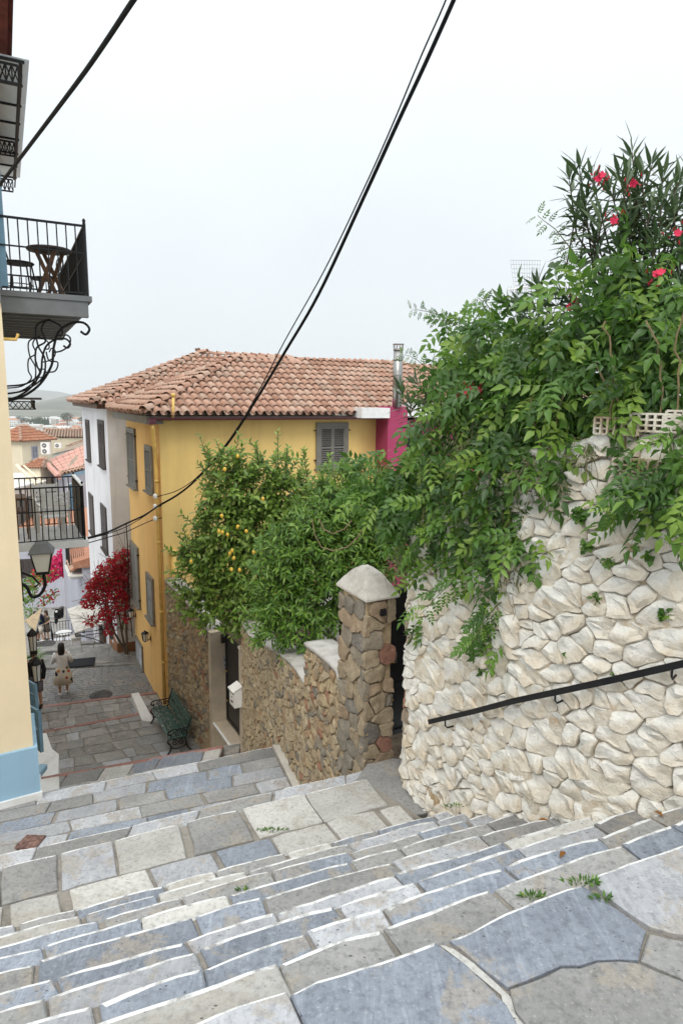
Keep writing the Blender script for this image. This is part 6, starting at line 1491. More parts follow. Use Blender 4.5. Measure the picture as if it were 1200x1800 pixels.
def flower_cluster(px, py, Y, n=1, buds=8):
    for i in range(n):
        c = W(px, py, Y)+rv()*.018*(n > 1); f = MB()
        nrm = (-c).normalized()*.8+Vector((0, 0, .5))+rv()*.2; nrm.normalize(); p1 = nrm.orthogonal().normalized(); p2 = nrm.cross(p1)
        for k_ in range(5):
            a = 2*math.pi*k_/5; d = p1*math.cos(a)+p2*math.sin(a); m = orient(c, d+nrm*.35, nrm, 1.0); f.add([m @ Vector(v) for v in pv], pf)
        f.lathe(c-nrm*.03, [(.003, 0), (.007, .03)], 6, 0, nrm); obj('flower', f, M['petal'], ol)
    f = MB()
    for _ in range(buds): a = W(px, py, Y)+rv()*.035; d = (Vector((0, 0, 1))+rv()*.5).normalized(); f.tube([a, a+d*.012, a+d*.026], [.003, .005, .001], 5)
    bo = obj('buds', f, M['bract_red'], ol); bo['kind'] = 'stuff'
for px, py, Y, n in ((1057, 308, 4.5, 1), (1050, 315, 4.5, 1), (1078, 388, 4.3, 1), (1155, 482, 4.0, 2), (1012, 530, 4.6, 1), (1000, 540, 4.6, 1), (1022, 546, 4.6, 1), (826, 684, 5.2, 1), (842, 686, 5.2, 1), (815, 690, 5.2, 1), (1112, 322, 4.4, 1), (1190, 410, 4.3, 1)): flower_cluster(px, py, Y, n)
# trees in the garden
def limbs(parent, root_, blobs, r0):
    b = MB(); top = Vector((0, 0, 0))
    for c, r, d in blobs: top += c
    top /= len(blobs); fork = root_.lerp(top, .45); fork.x = root_.x*.6+top.x*.4
    b.tube([root_, root_.lerp(fork, .5)+Vector((.06, 0, 0)), fork], [r0, r0*.85, r0*.7], 9)
    for c, r, d in blobs: b.tube([fork, fork.lerp(c, .5)+rv()*.12+Vector((0, 0, .1)), c], [r0*.45, r0*.28, r0*.1], 6)
    return obj('trunk', b, M['bark'], parent)
def sprays(blobs, per, temps_len, nleaf, spread=.9, upw=.35, size=(.7, 1.1), twigr=.004):
    """twigs that run out of the crown with leaves along them"""
    lv, tw = [], MB()
    for c, r, dr in blobs:
        view = (-c).normalized()
        for _ in range(int(per*r*r)):
            d = rv().normalized()
            if d.dot(view) < -.2: d = d-view*2*d.dot(view)*.9
            d.normalize(); s0 = c+Vector((d.x*r, d.y*dr, d.z*r))*random.uniform(.45, .8); dirn = (d+Vector((0, 0, upw))+rv()*.35).normalized(); L = temps_len*random.uniform(.6, 1.2)
            s1 = s0+dirn*L; tw.tube([s0, s0.lerp(s1, .5)+rv()*.01, s1], twigr, 3, cap=False)
            p1 = dirn.orthogonal().normalized(); p2 = dirn.cross(p1); a = random.random()*6
            for i in range(nleaf):
                t = .2+.8*i/(nleaf-1); a += 2.4; rd = p1*math.cos(a)+p2*math.sin(a); y = dirn*.65+rd*spread+Vector((0, 0, -.15))+rv()*.15
                lv.append(orient(s0.lerp(s1, t), y, dirn*.5+Vector((0, 0, .7))+view*.3+rv()*.25, random.uniform(*size)))
    return lv, tw
lt = thing('lemon_tree', 'leafy lemon tree with yellow lemons in front of the yellow house', 'tree', Vector((-1.5, 13.6, -6.2)))
LBl = [blob(x, y, r, Y=13.3, dr=r*.011) for x, y, r in ((410, 880, 50), (455, 860, 46), (500, 880, 48), (400, 927, 55), (455, 932, 62), (520, 922, 55), (385, 985, 52), (440, 1000, 60), (355, 1015, 34), (375, 1065, 42), (430, 1075, 45), (345, 985, 22), (560, 890, 44), (600, 892, 40), (490, 830, 20), (380, 835, 18), (610, 865, 24), (410, 835, 26), (345, 1060, 24), (540, 960, 60))]
limbs(lt, Vector((-1.3, 13.8, -7.0)), LBl[:12], .11)
lv, twm = sprays(LBl, 260, .34, 9, .8, .5, (.85, 1.3))
for px0, py0, px1, py1 in ((490, 850, 488, 758), (500, 850, 505, 790), (560, 860, 580, 800), (620, 860, 640, 808), (420, 830, 405, 790), (360, 840, 370, 795), (610, 850, 628, 825), (395, 860, 348, 815), (540, 840, 533, 790), (355, 1000, 318, 985), (455, 830, 450, 780), (600, 850, 610, 800)):
    a, b = W(px0, py0, 13), W(px1, py1, 12.9); twm.tube([a, a.lerp(b, .5)+rv()*.02, b], .007, 4)
    d = (b-a).normalized(); p1 = d.orthogonal().normalized(); p2 = d.cross(p1)
    for i in range(22): an = i*2.4; rd = p1*math.cos(an)+p2*math.sin(an); lv.append(orient(a.lerp(b, .15+.85*i/21), d*.7+rd*.7, d*.3+Vector((0, -.5, .6))+rv()*.2, random.uniform(.7, 1.05)))
for _ in range(46):
    c, r, dr = random.choice(LBl); an = random.uniform(-.4, 3.5); a = c+Vector((math.cos(an)*r*.8, -dr*.3, math.sin(an)*r*.8)); d = (Vector((math.cos(an)*.6, -.1, abs(math.sin(an))+.35))+rv()*.15).normalized(); b = a+d*random.uniform(.35, .75); twm.tube([a, a.lerp(b, .5)+rv()*.015, b], .006, 4); p1 = d.orthogonal().normalized(); p2 = d.cross(p1)
    for i in range(15): an = i*2.4; rd = p1*math.cos(an)+p2*math.sin(an); lv.append(orient(a.lerp(b, .1+.9*i/14), d*.7+rd*.7, d*.3+Vector((0, -.5, .6))+rv()*.2, random.uniform(.7, 1.1)))
o = obj('twigs', twm, M['bark'], lt); o['kind'] = 'stuff'
plant_leaves(lt, lv, [leaf_template(.145, .066, .18, .12), leaf_template(.125, .055, .25, .2)], 'leaf', 250, M['lemon_leaf'])
for px, py in ((390, 907), (385, 934), (391, 936), (400, 940), (433, 934), (418, 926), (408, 968), (404, 973), (411, 981), (421, 1002), (446, 971), (462, 877), (336, 987), (418, 802), (395, 825), (407, 1001)):
    c = W(px, py, 12.15+random.uniform(-.1, .1)); b = MB(); b.lathe(c, [(r_*.75, h_*.75) for r_, h_ in [(.004, -.062), (.02, -.052), (.042, -.02), (.044, .012), (.03, .042), (.012, .052), (.003, .058)]], 10, 0, (random.uniform(-.3, .3), .1, 1)); obj('lemon', b, M['lemon'], lt, True)
mt = thing('mandarin_tree', 'dense dark green fine leaved citrus tree overhanging the tan scalloped wall', 'tree', Vector((0.6, 10.8, -5.6)))
MBl = [blob(x, y, r, dy, Y=10.2, dr=r*.008) for x, y, r, dy in ((520, 985, 62, 0), (580, 930, 66, .3), (640, 920, 66, .5), (560, 1040, 60, 0), (500, 1060, 48, -.2), (610, 1000, 62, .2), (475, 1095, 34, -.35), (530, 1095, 42, -.3), (660, 985, 55, .4), (690, 930, 50, .5), (480, 1010, 36, 0), (600, 860, 40, .5), (650, 860, 40, .6), (690, 1010, 40, .5), (488, 1125, 20, -.45), (620, 1055, 36, .2), (700, 880, 44, .5), (560, 960, 60, .1))]
limbs(mt, Vector((0.3, 10.7, -6.0)), MBl[:12], .10)
lv, twm = sprays(MBl, 420, .30, 10, .75, .25, (.9, 1.3), .003)
o = obj('twigs', twm, M['bark'], mt); o['kind'] = 'stuff'
plant_leaves(mt, lv, [leaf_template(.125, .034, .25, .15), leaf_template(.105, .03, .2, .25)], 'leaf', 250, M['mandarin_leaf'])
for pts in ([(548, 912), (553, 940), (565, 962), (585, 968), (610, 962), (628, 945), (640, 925)], [(560, 912), (568, 930), (585, 938), (605, 930), (618, 915)]):
    mb = MB(); mb.tube([W(x, y, 9.3) for x, y in pts], .009, 5); obj('dry_shoot', mb, M['stem_dry'], mt)
# garden ground behind the tan wall and a pale wall of the house porch
mb = MB(); mb.prism([tuple(tw.at(.2)[0]-tw.at(.2)[1]*.42), tuple(tw.at(TL-.2)[0]-tw.at(TL-.2)[1]*.42), tuple(POSTL+dn*.6), tuple(YC+dn*.5), tuple(FR), (6, 16), (3, 8)], -9.5, -6.0); struct('garden_soil', mb, M['far_soil'] if 'far_soil' in M else plain('garden_earth', (.09, .07, .05), .95, .05, var=.3))
pw_ = thing('porch_wall', 'pale grey garden wall glimpsed under the dark citrus tree', 'wall', W(585, 1100, 12.5)); a, b = W(560, 1100, 12.6), W(720, 1100, 11.6)
mb = MB(); mb.prism([(a.x, a.y), (b.x, b.y), (b.x+.1, b.y+.2), (a.x+.1, a.y+.2)], -7, W(590, 1020, 12.5).z); obj('wall', mb, M['white_plaster'], pw_)
# bougainvillea on the white house
bg = thing('bougainvillea', 'red bougainvillea climbing between the white house and the yellow house', 'climber', W(215, 1150, 22.3))
BB = [blob(x, y, r, Y=22.3, dr=.5) for x, y, r in ((190, 1010, 24), (210, 990, 22), (175, 1040, 24), (205, 1035, 24), (220, 975, 12), (160, 1055, 14), (192, 1075, 18), (216, 1060, 15), (178, 1018, 16), (215, 1010, 16), (165, 1025, 10), (196, 1105, 9), (222, 1045, 10), (168, 1090, 8), (155, 1090, 5), (225, 1085, 8))]
tv, tf = leaf_template(.10, .085, .3, .2); scatter('bracts', tv, tf, cloud(BB, 2100, .1, .4, (.6, 1.15), .45), M['bract_red'], bg)
tv, tf = leaf_template(.10, .05, .2, .2); scatter('foliage', tv, tf, cloud(BB, 260, .3, .4, (.6, 1.1), .2), M['lemon_leaf'], bg)
mb = MB()
for pts in ([(222, 1150), (214, 1110), (208, 1070), (200, 1030)], [(224, 1150), (222, 1090), (219, 1040), (215, 990)], [(218, 1140), (200, 1110), (190, 1080), (178, 1045)], [(214, 1110), (222, 1070), (226, 1020)], [(206, 1060), (190, 1040), (170, 1030)]): mb.tube([W(x, y, 22.3) for x, y in pts], [.05, .035, .025, .015][:len(pts)], 6)
o = obj('trunk', mb, M['bark'], bg)
mb = MB()
for c, r, d in BB:
    for _ in range(12): a = c+rv()*r*.5; b = a+rv()*.35; mb.tube([a, b], .007, 3, cap=False)
o = obj('twigs', mb, M['bark'], bg); o['kind'] = 'stuff'
# little weeds and fallen leaves on the steps
def steps_tuft(px, py, z, r, n, label):
    c = G(px, py, z); t = thing('weed_tuft', label, 'weed', c); m = []
    for _ in range(n): a = random.random()*6.28; q = c+Vector((math.cos(a)*r*random.random()*2, math.sin(a)*r*.4*random.random(), 0)); m.append(orient(q, Vector((math.cos(a), math.sin(a), random.uniform(.5, 1.6))), Vector((0, 0, 1))+rv()*.4, random.uniform(.5, 1.2)))
    tv, tf = leaf_template(.032, .011, .2, .2); scatter('blades', tv, tf, m, M['vine_leaf'], t)
steps_tuft(430, 1566, ZK[6], .03, 34, 'small green weed growing from a step joint left of centre')
steps_tuft(478, 1460, Z2, .07, 80, 'flat mossy tuft in a joint of the beige landing')
steps_tuft(1022, 1552, ZK[13], .05, 60, 'green moss tuft where two big foreground slabs meet')
steps_tuft(1062, 1580, ZK[13], .03, 30, 'thin green tuft along the crack between the foreground slabs')
steps_tuft(935, 1578, ZK[12], .03, 40, 'small leafy weed on the step below the big blue slab')
steps_tuft(1175, 1410, ZK[10], .05, 46, 'weed tuft at the foot of the white wall by the right edge')
steps_tuft(800, 1418, ZK[6], .05, 40, 'weed tuft at the foot of the white wall near its left end')
k = NT('fallen_leaf'); k.color((.20, .09, .03)); M['fallen'] = k.finish(.8, .1)
lv0, lf0 = leaf_template(.07, .03, .3, .1); FL = np_mesh('fallen_leaf', lv0, lf0, M['fallen'])
for i, (px, py, z, lab) in enumerate(((945, 1445, ZK[9], 'long dry brown leaf lying on a step near the white wall'), (1165, 1440, ZK[11], 'small brown dry leaf on the step at the right edge'), (992, 1500, ZK[11], 'brown leaf lying on a dark blue step stone'), (822, 1427, ZK[5], 'curled brown leaf at the foot of the white wall'))):
    o = bpy.data.objects.new('fallen_leaf', FL); COL.objects.link(o); o.matrix_world = orient(G(px, py, z)+Vector((0, 0, .012)), Vector((math.cos(i*2), math.sin(i*2), .1)), Vector((0, 0, 1)), 1.0); tag(o, lab, 'leaf', 'fallen leaves on the steps')
# television aerial beyond the vine
an = thing('tv_aerial', 'grey television aerial with two mesh reflectors beyond the vine', 'aerial', W(935, 560, 25))
mb = MB(); p = W(935, 480, 25); mb.tube([p+Vector((0, 0, .2)), p+Vector((0, 0, -3))], .03, 6); obj('mast', mb, M['galv'], an)
mb = MB(); c = W(924, 505, 25); 
for s, (a, b) in ((1, (.05, 1.0)), (-1, (-.05, -.75))):
    for i in range(12): mb.tube([c+Vector((-.45+.08*i, 0, a)), c+Vector((-.55+.10*i, .3, b))], .009, 3)
    for j in range(7): z = lerp(a, b, j/6); w_ = lerp(.45, .56, j/6); mb.tube([c+Vector((-w_, .3*j/6, z)), c+Vector((w_, .3*j/6, z))], .009, 3)
o = obj('reflector', mb, M['galv'], an)
mb = MB(); mb.tube([c+Vector((-.75, -.3, -.15)), c+Vector((.2, 0, .05))], .03, 5)
for i in range(9): q = (c+Vector((-.75, -.3, -.15))).lerp(c+Vector((.2, 0, .05)), i/8); mb.tube([q+Vector((0, -.12, .1)), q+Vector((0, .12, -.1))], .012, 4)
obj('boom', mb, M['white_paint'], an)

# ------------------------------------------------------------------ lower town
def simple_house(name, label, plan, z0, z1, wallm, grp=None):
    t = thing(name, label, 'house', (plan[0][0], plan[0][1], z0), grp); mb = MB(); mb.prism([tuple(p) for p in plan], z0, z1); obj('wall', mb, wallm, t); return t
# mauve house and neighbours on the right of the lower street
mh = simple_house('mauve_house', 'pale mauve house down the street with iron balcony and grey wall', [(-12.6, 31), (-8, 33), (-13, 45), (-19.2, 44)], -22, -8.2, M['mauve'])
mb = MB(); mb.prism([(-12.9, 30.7), (-8, 33), (-13, 45), (-19.6, 44.2)], -8.2, [-7.9, -6.6, -6.6, -7.9]); obj('roof', mb, M['tile_red'], mh)
fM = frame((-12.6, 31, 0), (-19.2, 44, 0), (-1, 0, 0))
for px, y0, y1, w_ in ((150, 1068, 1110, .9), (139, 1085, 1125, .9)):
    u, v = on_wall(fM, px, y1); _, v1 = on_wall(fM, px, y0); window(mh, fM, u, v, w_, v1-v, M['dark_wood'], M['dark_wood'], .08, 2, True, .05)
bz = W(120, 1064, 43).z; bp_ = W(128, 1064, 42)
def street_balcony(parent, fr, u0, u1, n1, z, h, mb_mat):
    mb = MB(); mb.fbox(fr, u0, u1, z-.12, z, .0, n1); b = obj('balcony', mb, mb_mat, parent); q = lambda u, n: fr[0]+fr[1]*u+fr[2]*z+fr[3]*n
    railing(b, [q(u0, .02), q(u0, n1-.04), q(u1, n1-.04), q(u1, .02)], h, (8, int((u1-u0)/.16), 8), mids=(0.05, .3), rb=.014, rt=.02); return b
u, v = on_wall(fM, 133, 1050); street_balcony(mh, fM, u-.6, u+1.6, 1.35, bz, 1.0, M['white_plaster'])
c = fM[0]+fM[1]*(u+.3)+fM[3]*.7+Vector((0, 0, bz)); t = thing('round_table', 'white round table on the balcony of the mauve house', 'table', c); mb = MB(); mb.lathe(c+Vector((0, 0, .72)), [(.42, 0), (.44, .02), (.42, .04)], 16); obj('table_top', mb, M['plastic_white'], t); mb = MB(); mb.tube([c, c+Vector((0, 0, .72))], .03, 6); mb.lathe(c, [(.25, 0), (.22, .02)], 10); obj('pedestal', mb, M['iron'], t)
u, v = on_wall(fW, 150, 1050); street_balcony(wh, fW, u-1.6, u+.6, .8, W(152, 1052, 28).z, 1.5, M['white_plaster'])
# small tiled porch roof on the white house above it
ps_ = W(142, 980, 30); mb = MB(); uu, vv = on_wall(fW, 150, 985); mb.box(fW[0]+fW[1]*uu+fW[2]*vv+fW[3]*.35, (2.2, 1.0, .1), 0, (fW[1], (fW[3]-fW[2]*.5).normalized(), (fW[2]+fW[3]*.5).normalized())); pr = obj('porch_roof', mb, M['tile_red'], wh)
for i in range(9):
    m = m4(fW[1]*.8, (-(fW[3]-fW[2]*.5)).normalized()*2.2, (fW[2]+fW[3]*.5).normalized()*.8, fW[0]+fW[1]*(uu-1.0+.24*i)+fW[2]*(vv-.2)+fW[3]*.8); inst('roof_tile', TILE, m, pr)
mb = MB(); mb.fbox(fW, uu-1.2, uu+1.2, vv-.5, vv-.42, .0, .9); obj('porch_slab', mb, M['offwhite'], wh)
# scooter parked down the street
sc_ = G(105, 1091, -15.3); t = thing('motor_scooter', 'dark motor scooter parked by the mauve house far down the steps', 'scooter', sc_)
d1 = Vector((.1, -.99, 0)); s1 = Vector((.99, .1, 0)); up = Vector((0, 0, 1)); q = lambda a, b, c: sc_+d1*a+s1*b+up*c
for a in (.62, -.62):
    mb = MB(); mb.tube([q(a+.2*math.cos(x), 0, .24+.2*math.sin(x)) for x in [2*math.pi*i/16 for i in range(16)]], .06, 6, close=True); mb.tube([q(a, -.05, .24), q(a, .05, .24)], .1, 8); obj('wheel', mb, M['cable'], t)
mb = MB(); mb.loft([[q(-.75, -.1, .5), q(-.75, .1, .5), q(-.75, .1, .72), q(-.75, -.1, .72)], [q(-.3, -.19, .35), q(-.3, .19, .35), q(-.3, .17, .74), q(-.3, -.17, .74)], [q(0, -.16, .28), q(0, .16, .28), q(0, .12, .5), q(0, -.12, .5)], [q(.3, -.18, .24), q(.3, .18, .24), q(.3, .16, .32), q(.3, -.16, .32)]])
mb.loft([[q(.38, -.2, .25), q(.38, .2, .25), q(.3, .2, .28), q(.3, -.2, .28)], [q(.52, -.17, .7), q(.52, .17, .7), q(.44, .17, .7), q(.44, -.17, .7)], [q(.42, -.09, .98), q(.42, .09, .98), q(.36, .09, .98), q(.36, -.09, .98)]]); obj('body', mb, M['cable'], t)
mb = MB(); mb.loft([[q(-.75, -.11, .74), q(-.75, .11, .74), q(-.75, .1, .8), q(-.75, -.1, .8)], [q(-.02, -.12, .74), q(-.02, .12, .74), q(-.05, .1, .8), q(-.05, -.1, .8)]]); obj('seat', mb, M['dark_wood'], t)
mb = MB(); mb.tube([q(.38, -.34, 1.02), q(.42, -.1, .98), q(.42, .1, .98), q(.38, .34, 1.02)], .02, 5); obj('handlebar', mb, M['iron'], t)
mb = MB(); mb.lathe(q(.49, 0, .82), [(.09, 0), (.07, .03), (.02, .05)], 10, 0, d1); obj('headlight', mb, M['lamp_glass'], t)
# end of the street: pale house with magenta creeper
eh = simple_house('pale_house', 'pale bluish house closing the end of the street', [(-37.5, 62), (-22, 66), (-24, 74), (-40, 72)], -30, -13.6, M['mauve'])
mb = MB(); mb.prism([(-38, 61.6), (-21.5, 65.6), (-24, 74), (-40, 72)], -13.6, [-13.3, -13.3, -11.8, -11.8]); obj('roof', mb, M['tile_red'], eh)
fE = frame((-37.5, 62, 0), (-22, 66, 0), (0, -1, 0))
for px in (46, 60, 76): u, v = on_wall(fE, px, 1015); window(eh, fE, u-.6, v, 1.2, 1.9, M['dark_wood'], M['dark_wood'], .1, 2, True, .05)
mg = thing('bougainvillea', 'mass of magenta bougainvillea at the end of the street below the lower balcony', 'climber', W(108, 1010, 58))
MGB = [blob(x, y, r, Y=52, dr=1.2) for x, y, r in ((108, 995, 17), (115, 975, 12), (100, 1000, 13), (118, 995, 12), (95, 1010, 9))]
tv, tf = leaf_template(.3, .24, .3, .2); scatter('bracts', tv, tf, cloud(MGB, 420, .2, .4, (.6, 1.2), .5), M['bract_pink'], mg)
lr = thing('bougainvillea', 'scattered red bougainvillea branches over the lower street behind the street lantern', 'climber', W(70, 1035, 46))
LRB = [blob(x, y, r, Y=43, dr=1.2) for x, y, r in ((72, 1020, 12), (62, 1012, 10), (85, 1045, 8), (60, 1040, 8), (78, 1058, 7), (95, 1050, 7), (88, 1012, 9), (52, 1030, 8))]
tv, tf = leaf_template(.22, .18, .3, .2); scatter('bracts', tv, tf, cloud(LRB, 160, .2, .4, (.6, 1.2), .3), M['bract_red'], lr)
tv, tf = leaf_template(.25, .1, .3, .2); scatter('foliage', tv, tf, cloud(LRB, 260, .2, .4, (.6, 1.2), .2), M['mandarin_leaf'], lr)
mb = MB(); mb.tube([W(45, 1062, 44), W(62, 1045, 45), W(80, 1052, 45), W(100, 1040, 45)], .06, 5); obj('trunk', mb, M['bark'], lr)
hs = thing('wall_shrub', 'dark green shrub along the left side of the lower street', 'shrub', W(58, 1100, 33))
HB = [blob(x, y, r, Y=Y_, dr=.6) for x, y, r, Y_ in ((50, 1050, 14, 36), (55, 1075, 12, 34), (50, 1025, 14, 38), (60, 1092, 7, 32))]
tv, tf = leaf_template(.2, .08, .3, .2); scatter('foliage', tv, tf, cloud(HB, 520, .3, .4, (.6, 1.2), .3), M['mandarin_leaf'], hs)
pp_ = thing('potted_palm', 'spiky dark green pot plant by the left wall behind the man in black', 'plant', W(63, 1168, 22)); c = W(63, 1160, 22)
m = [orient(c+rv()*.05, Vector((math.cos(a), math.sin(a)*.6-.2, random.uniform(.1, 1.2))), Vector((0, 0, 1)), random.uniform(.7, 1.2)) for a in [random.random()*6.28 for _ in range(60)]]
tv, tf = leaf_template(.42, .05, .2, .35); scatter('foliage', tv, tf, m, M['mandarin_leaf'], pp_); mb = MB(); mb.lathe(c-Vector((0, 0, .45)), [(.14, 0), (.2, .36), (.22, .4)], 12); obj('pot', mb, M['tile_red'], pp_)
aw = thing('shop_awning', 'small pale awning slanting out of the left wall beside the group of three', 'awning', W(60, 1100, 27)); a = W(44, 1092, 27.5); b = W(63, 1110, 27); mb = MB()
mb.loft([[a, a+Vector((-.02, 1.7, .0)), a+Vector((-.02, 1.7, .04)), a+Vector((0, 0, .04))], [b, b+Vector((-.6, 1.7, -.0)), b+Vector((-.6, 1.7, .04)), b+Vector((0, 0, .04))]]); obj('cloth', mb, M['tan_joint'], aw)
mb = MB(); mb.tube([b, b+Vector((-.6, 1.7, 0))], .03, 5); mb.tube([b, a+Vector((0, 0, -.5))], .02, 5); obj('frame', mb, M['galv'], aw)
# roofs of the lower town seen over the balcony
def hip_house(name, label, c0, c1, depth, z0, z1, rise, wallm, tile, wins=(), ov=.5, s=1.6, rid=.5):
    """box house with a tiled hip roof; c0-c1 is the side towards the viewer"""
    a, b = Vector(c0), Vector(c1); u = (b-a).normalized(); n = Vector((-u.y, u.x)); n = n if n.y > 0 else -n
    t = thing(name, label, 'house', (a.x, a.y, z0)); mb = MB(); mb.prism([tuple(p) for p in (a, b, b+n*depth, a+n*depth)], z0, z1); obj('wall', mb, wallm, t)
    e = lambda p: Vector((p.x, p.y, z1+.05)); A, B, C_, D = e(a-u*ov-n*ov), e(b+u*ov-n*ov), e(b+u*ov+n*(depth+ov)), e(a-u*ov+n*(depth+ov))
    k_ = min(depth, (b-a).length)*rid; R0_ = (A+D)/2+Vector((u.x, u.y, 0))*k_+Vector((0, 0, rise)); R1_ = (B+C_)/2-Vector((u.x, u.y, 0))*k_+Vector((0, 0, rise))
    if (R1_-R0_).dot(Vector((u.x, u.y, 0))) < .1: R0_ = R1_ = (R0_+R1_)/2
    tile_roof(t, [(A, B, R0_, R1_), (D, A, R0_, R0_)], [(A, R0_), (B, R1_), (R0_, R1_)], 0, M['roof_mortar'], .235*s, .36*s, s, tile, None, True, [[B, C_, R1_], [C_, D, R0_, R1_]])
    fr = frame((a.x, a.y, 0), (b.x, b.y, 0), (0, -1, 0))
    for px0, px1, y0, y1, fm, lm in wins:
        u0, v1 = on_wall(fr, px0, y0); u1, v0 = on_wall(fr, px1, y1); window(t, fr, u0, v0, u1-u0, v1-v0, fm, lm, .1, 2, True, .05, sl=.12)
    return t, fr
TILE2 = barrel('roof_tile', M['tile_red']); TILE3 = barrel('roof_tile', M['tile_old'])
Yh = 80; a, b = W(40, 800, Yh), W(92, 800, Yh+4)
ch, frc = hip_house('cream_town_house', 'cream house with terracotta pyramid roof and pale blue shutters above the rooftops', a.xy, b.xy, 4.4, -26, W(60, 777, Yh).z, W(73, 757, Yh).z-W(73, 777, Yh).z+.3, M['pale_yellow'], TILE2, ((55, 68, 784, 805, M['mauve'], M['mauve']),))
def ac_unit(px, py, Y, w, h, label, fans):
    p = W(px, py, Y); t = thing('air_conditioner', label, 'air conditioner', p, 'air conditioners on the cream town house'); mb = MB(); mb.box(p, (w, .4, h)); obj('case', mb, M['plastic_white'], t)
    for i in range(fans):
        z = (0 if fans == 1 else (-.25+.5*i)*h); c = p+Vector((-w*.08, -.205, z)); r = min(w*.36, h*.2*(2 if fans == 1 else 1)); mb = MB(); mb.lathe(c, [(r, 0), (r*.9, .015), (r*.2, .02)], 16, 0, (0, -1, 0)); obj('fan_grille', mb, M['grey_soffit'], t)
        mb = MB(); mb.lathe(c+Vector((0, -.021, 0)), [(r*.25, 0), (r*.2, .02)], 10, 0, (0, -1, 0)); obj('hub', mb, M['plastic_white'], t)
ac_unit(81, 788, 76, 1.0, 1.35, 'tall white air conditioner with two fans on the cream town house', 2)
ac_unit(103, 783, 78, .75, .55, 'small white air conditioner to the right of the tall one', 1)
# long tiled roof behind, mansard of pale panels, lean-to roofs
def pitched(name, label, e0, e1, r0, r1, wallm, tile, z0, s=1.8, wall=True):
    t = thing(name, label, 'house', (e0.x, e0.y, z0)); mb = MB(); back = [(r1.x, r1.y), (r0.x, r0.y)]
    mb.prism([(e0.x+.0, e0.y+.3), (e1.x, e1.y+.3)]+back, z0, [e0.z-.1, e1.z-.1, r1.z-.3, r0.z-.3]); obj('wall', mb, wallm, t)
    tile_roof(t, [(e0, e1, r0, r1)], [(r0, r1)], 0, M['roof_mortar'], .235*s, .36*s, s, tile, None, True); return t
pitched('long_roof_house', 'cream house with long old tiled roof behind the pyramid roof', W(82, 769, 105), W(165, 769, 112), W(78, 756, 112), W(160, 755, 119), M['pale_yellow'], TILE3, -32, 2.2)
pitched('tiled_house', 'house with sloping tiled roof right of the air conditioners', W(88, 799, 92), W(158, 782, 98), W(118, 786, 100), W(160, 770, 110), M['offwhite'], TILE2, -28, 1.6)
hip_house('small_hip_house', 'little cream house with low tiled hip roof right above the lower balcony', W(46, 835, 72).xy, W(72, 835, 72).xy, 4.5, -24, W(58, 823, 72).z, W(58, 803, 76).z-W(58, 821, 72).z, M['pale_yellow'], TILE2, ((52, 57, 838, 856, M['grey_trim'], M['grey_wood']), (61, 66, 838, 856, M['grey_trim'], M['grey_wood'])), .35, 1.3)
# pink panelled roof
pr_ = thing('pink_roof_house', 'house with pink tiled panel roof and pale blue eaves above the lower balcony', 'house', W(120, 840, 68))
E0_, E1_, R0_, R1_ = W(110, 834, 68), W(158, 822, 72), W(86, 808, 77), W(150, 782, 84)
mb = MB(); mb.prism([(E0_.x+.1, E0_.y+.3), (E1_.x, E1_.y+.3), (R1_.x, R1_.y), (R0_.x, R0_.y)], -22, [E0_.z-.3, E1_.z-.3, R1_.z-.4, R0_.z-.4]); obj('wall', mb, M['mauve'], pr_)
M['pink_panel'] = plain('pink_roof_panel', (.56, .30, .24), .8, .2, var=.12, scale=2)
nu_, nv_ = 6, 5; rf = None; mb = MB(); mb.add([E0_-Vector((0, 0, .08)), E1_-Vector((0, 0, .08)), R1_-Vector((0, 0, .08)), R0_-Vector((0, 0, .08))], [(0, 1, 2, 3)]); rf = obj('roof', mb, M['roof_mortar'], pr_)
pt = lambda i, j: (E0_.lerp(E1_, i)).lerp(R0_.lerp(R1_, i), j)
for i in range(nu_):
    for j in range(nv_):
        a0, a1, b0_, b1_ = i/nu_+.008, (i+1)/nu_-.008, .16+.84*j/nv_+.008, .16+.84*(j+1)/nv_-.008; q4 = [pt(a0, b0_), pt(a1, b0_), pt(a1, b1_), pt(a0, b1_)]; mb = MB(); mb.loft([[p-Vector((0, 0, .04)) for p in q4], [p+Vector((0, 0, .03)) for p in q4]]); obj('roof_panel', mb, M['pink_panel'], rf)
c_, p_, n_2 = roof_face(pt(0, -.02), pt(1, -.02), pt(0, .17), pt(1, .17), .52, .7, 2.2); tv, tf = mesh_np(TILE3); scatter('eave_tiles', tv, tf, c_, M['tile'], rf, True)
mb = MB(); mb.tube([W(80, 812, 76), W(104, 838, 67)], .3, 8); obj('ridge_cap', mb, M['pink_panel'], rf)
mb = MB(); mb.loft([[E0_+Vector((0, .1, -.5)), E0_+Vector((0, .1, -.12)), E0_+Vector((0, .35, -.12)), E0_+Vector((0, .35, -.5))], [E1_+Vector((0, .1, -.5)), E1_+Vector((0, .1, -.12)), E1_+Vector((0, .35, -.12)), E1_+Vector((0, .35, -.5))]]); obj('eaves', mb, M['blue_paint'], pr_)
frp = frame((E0_.x+.1, E0_.y+.3, 0), (E1_.x, E1_.y+.3, 0), (0, -1, 0)); u0, v1 = on_wall(frp, 118, 850); u1, v0 = on_wall(frp, 132, 900); window(pr_, frp, u0, v0, u1-u0, v1-v0, M['white_paint'], M['blue_wood'], .1, 2, True, .05)
u0, v1 = on_wall(frp, 145, 895); u1, v0 = on_wall(frp, 156, 960); window(pr_, frp, u0, v0, u1-u0, v1-v0, M['white_paint'], M['blue_wood'], .1, 2, True, .05)
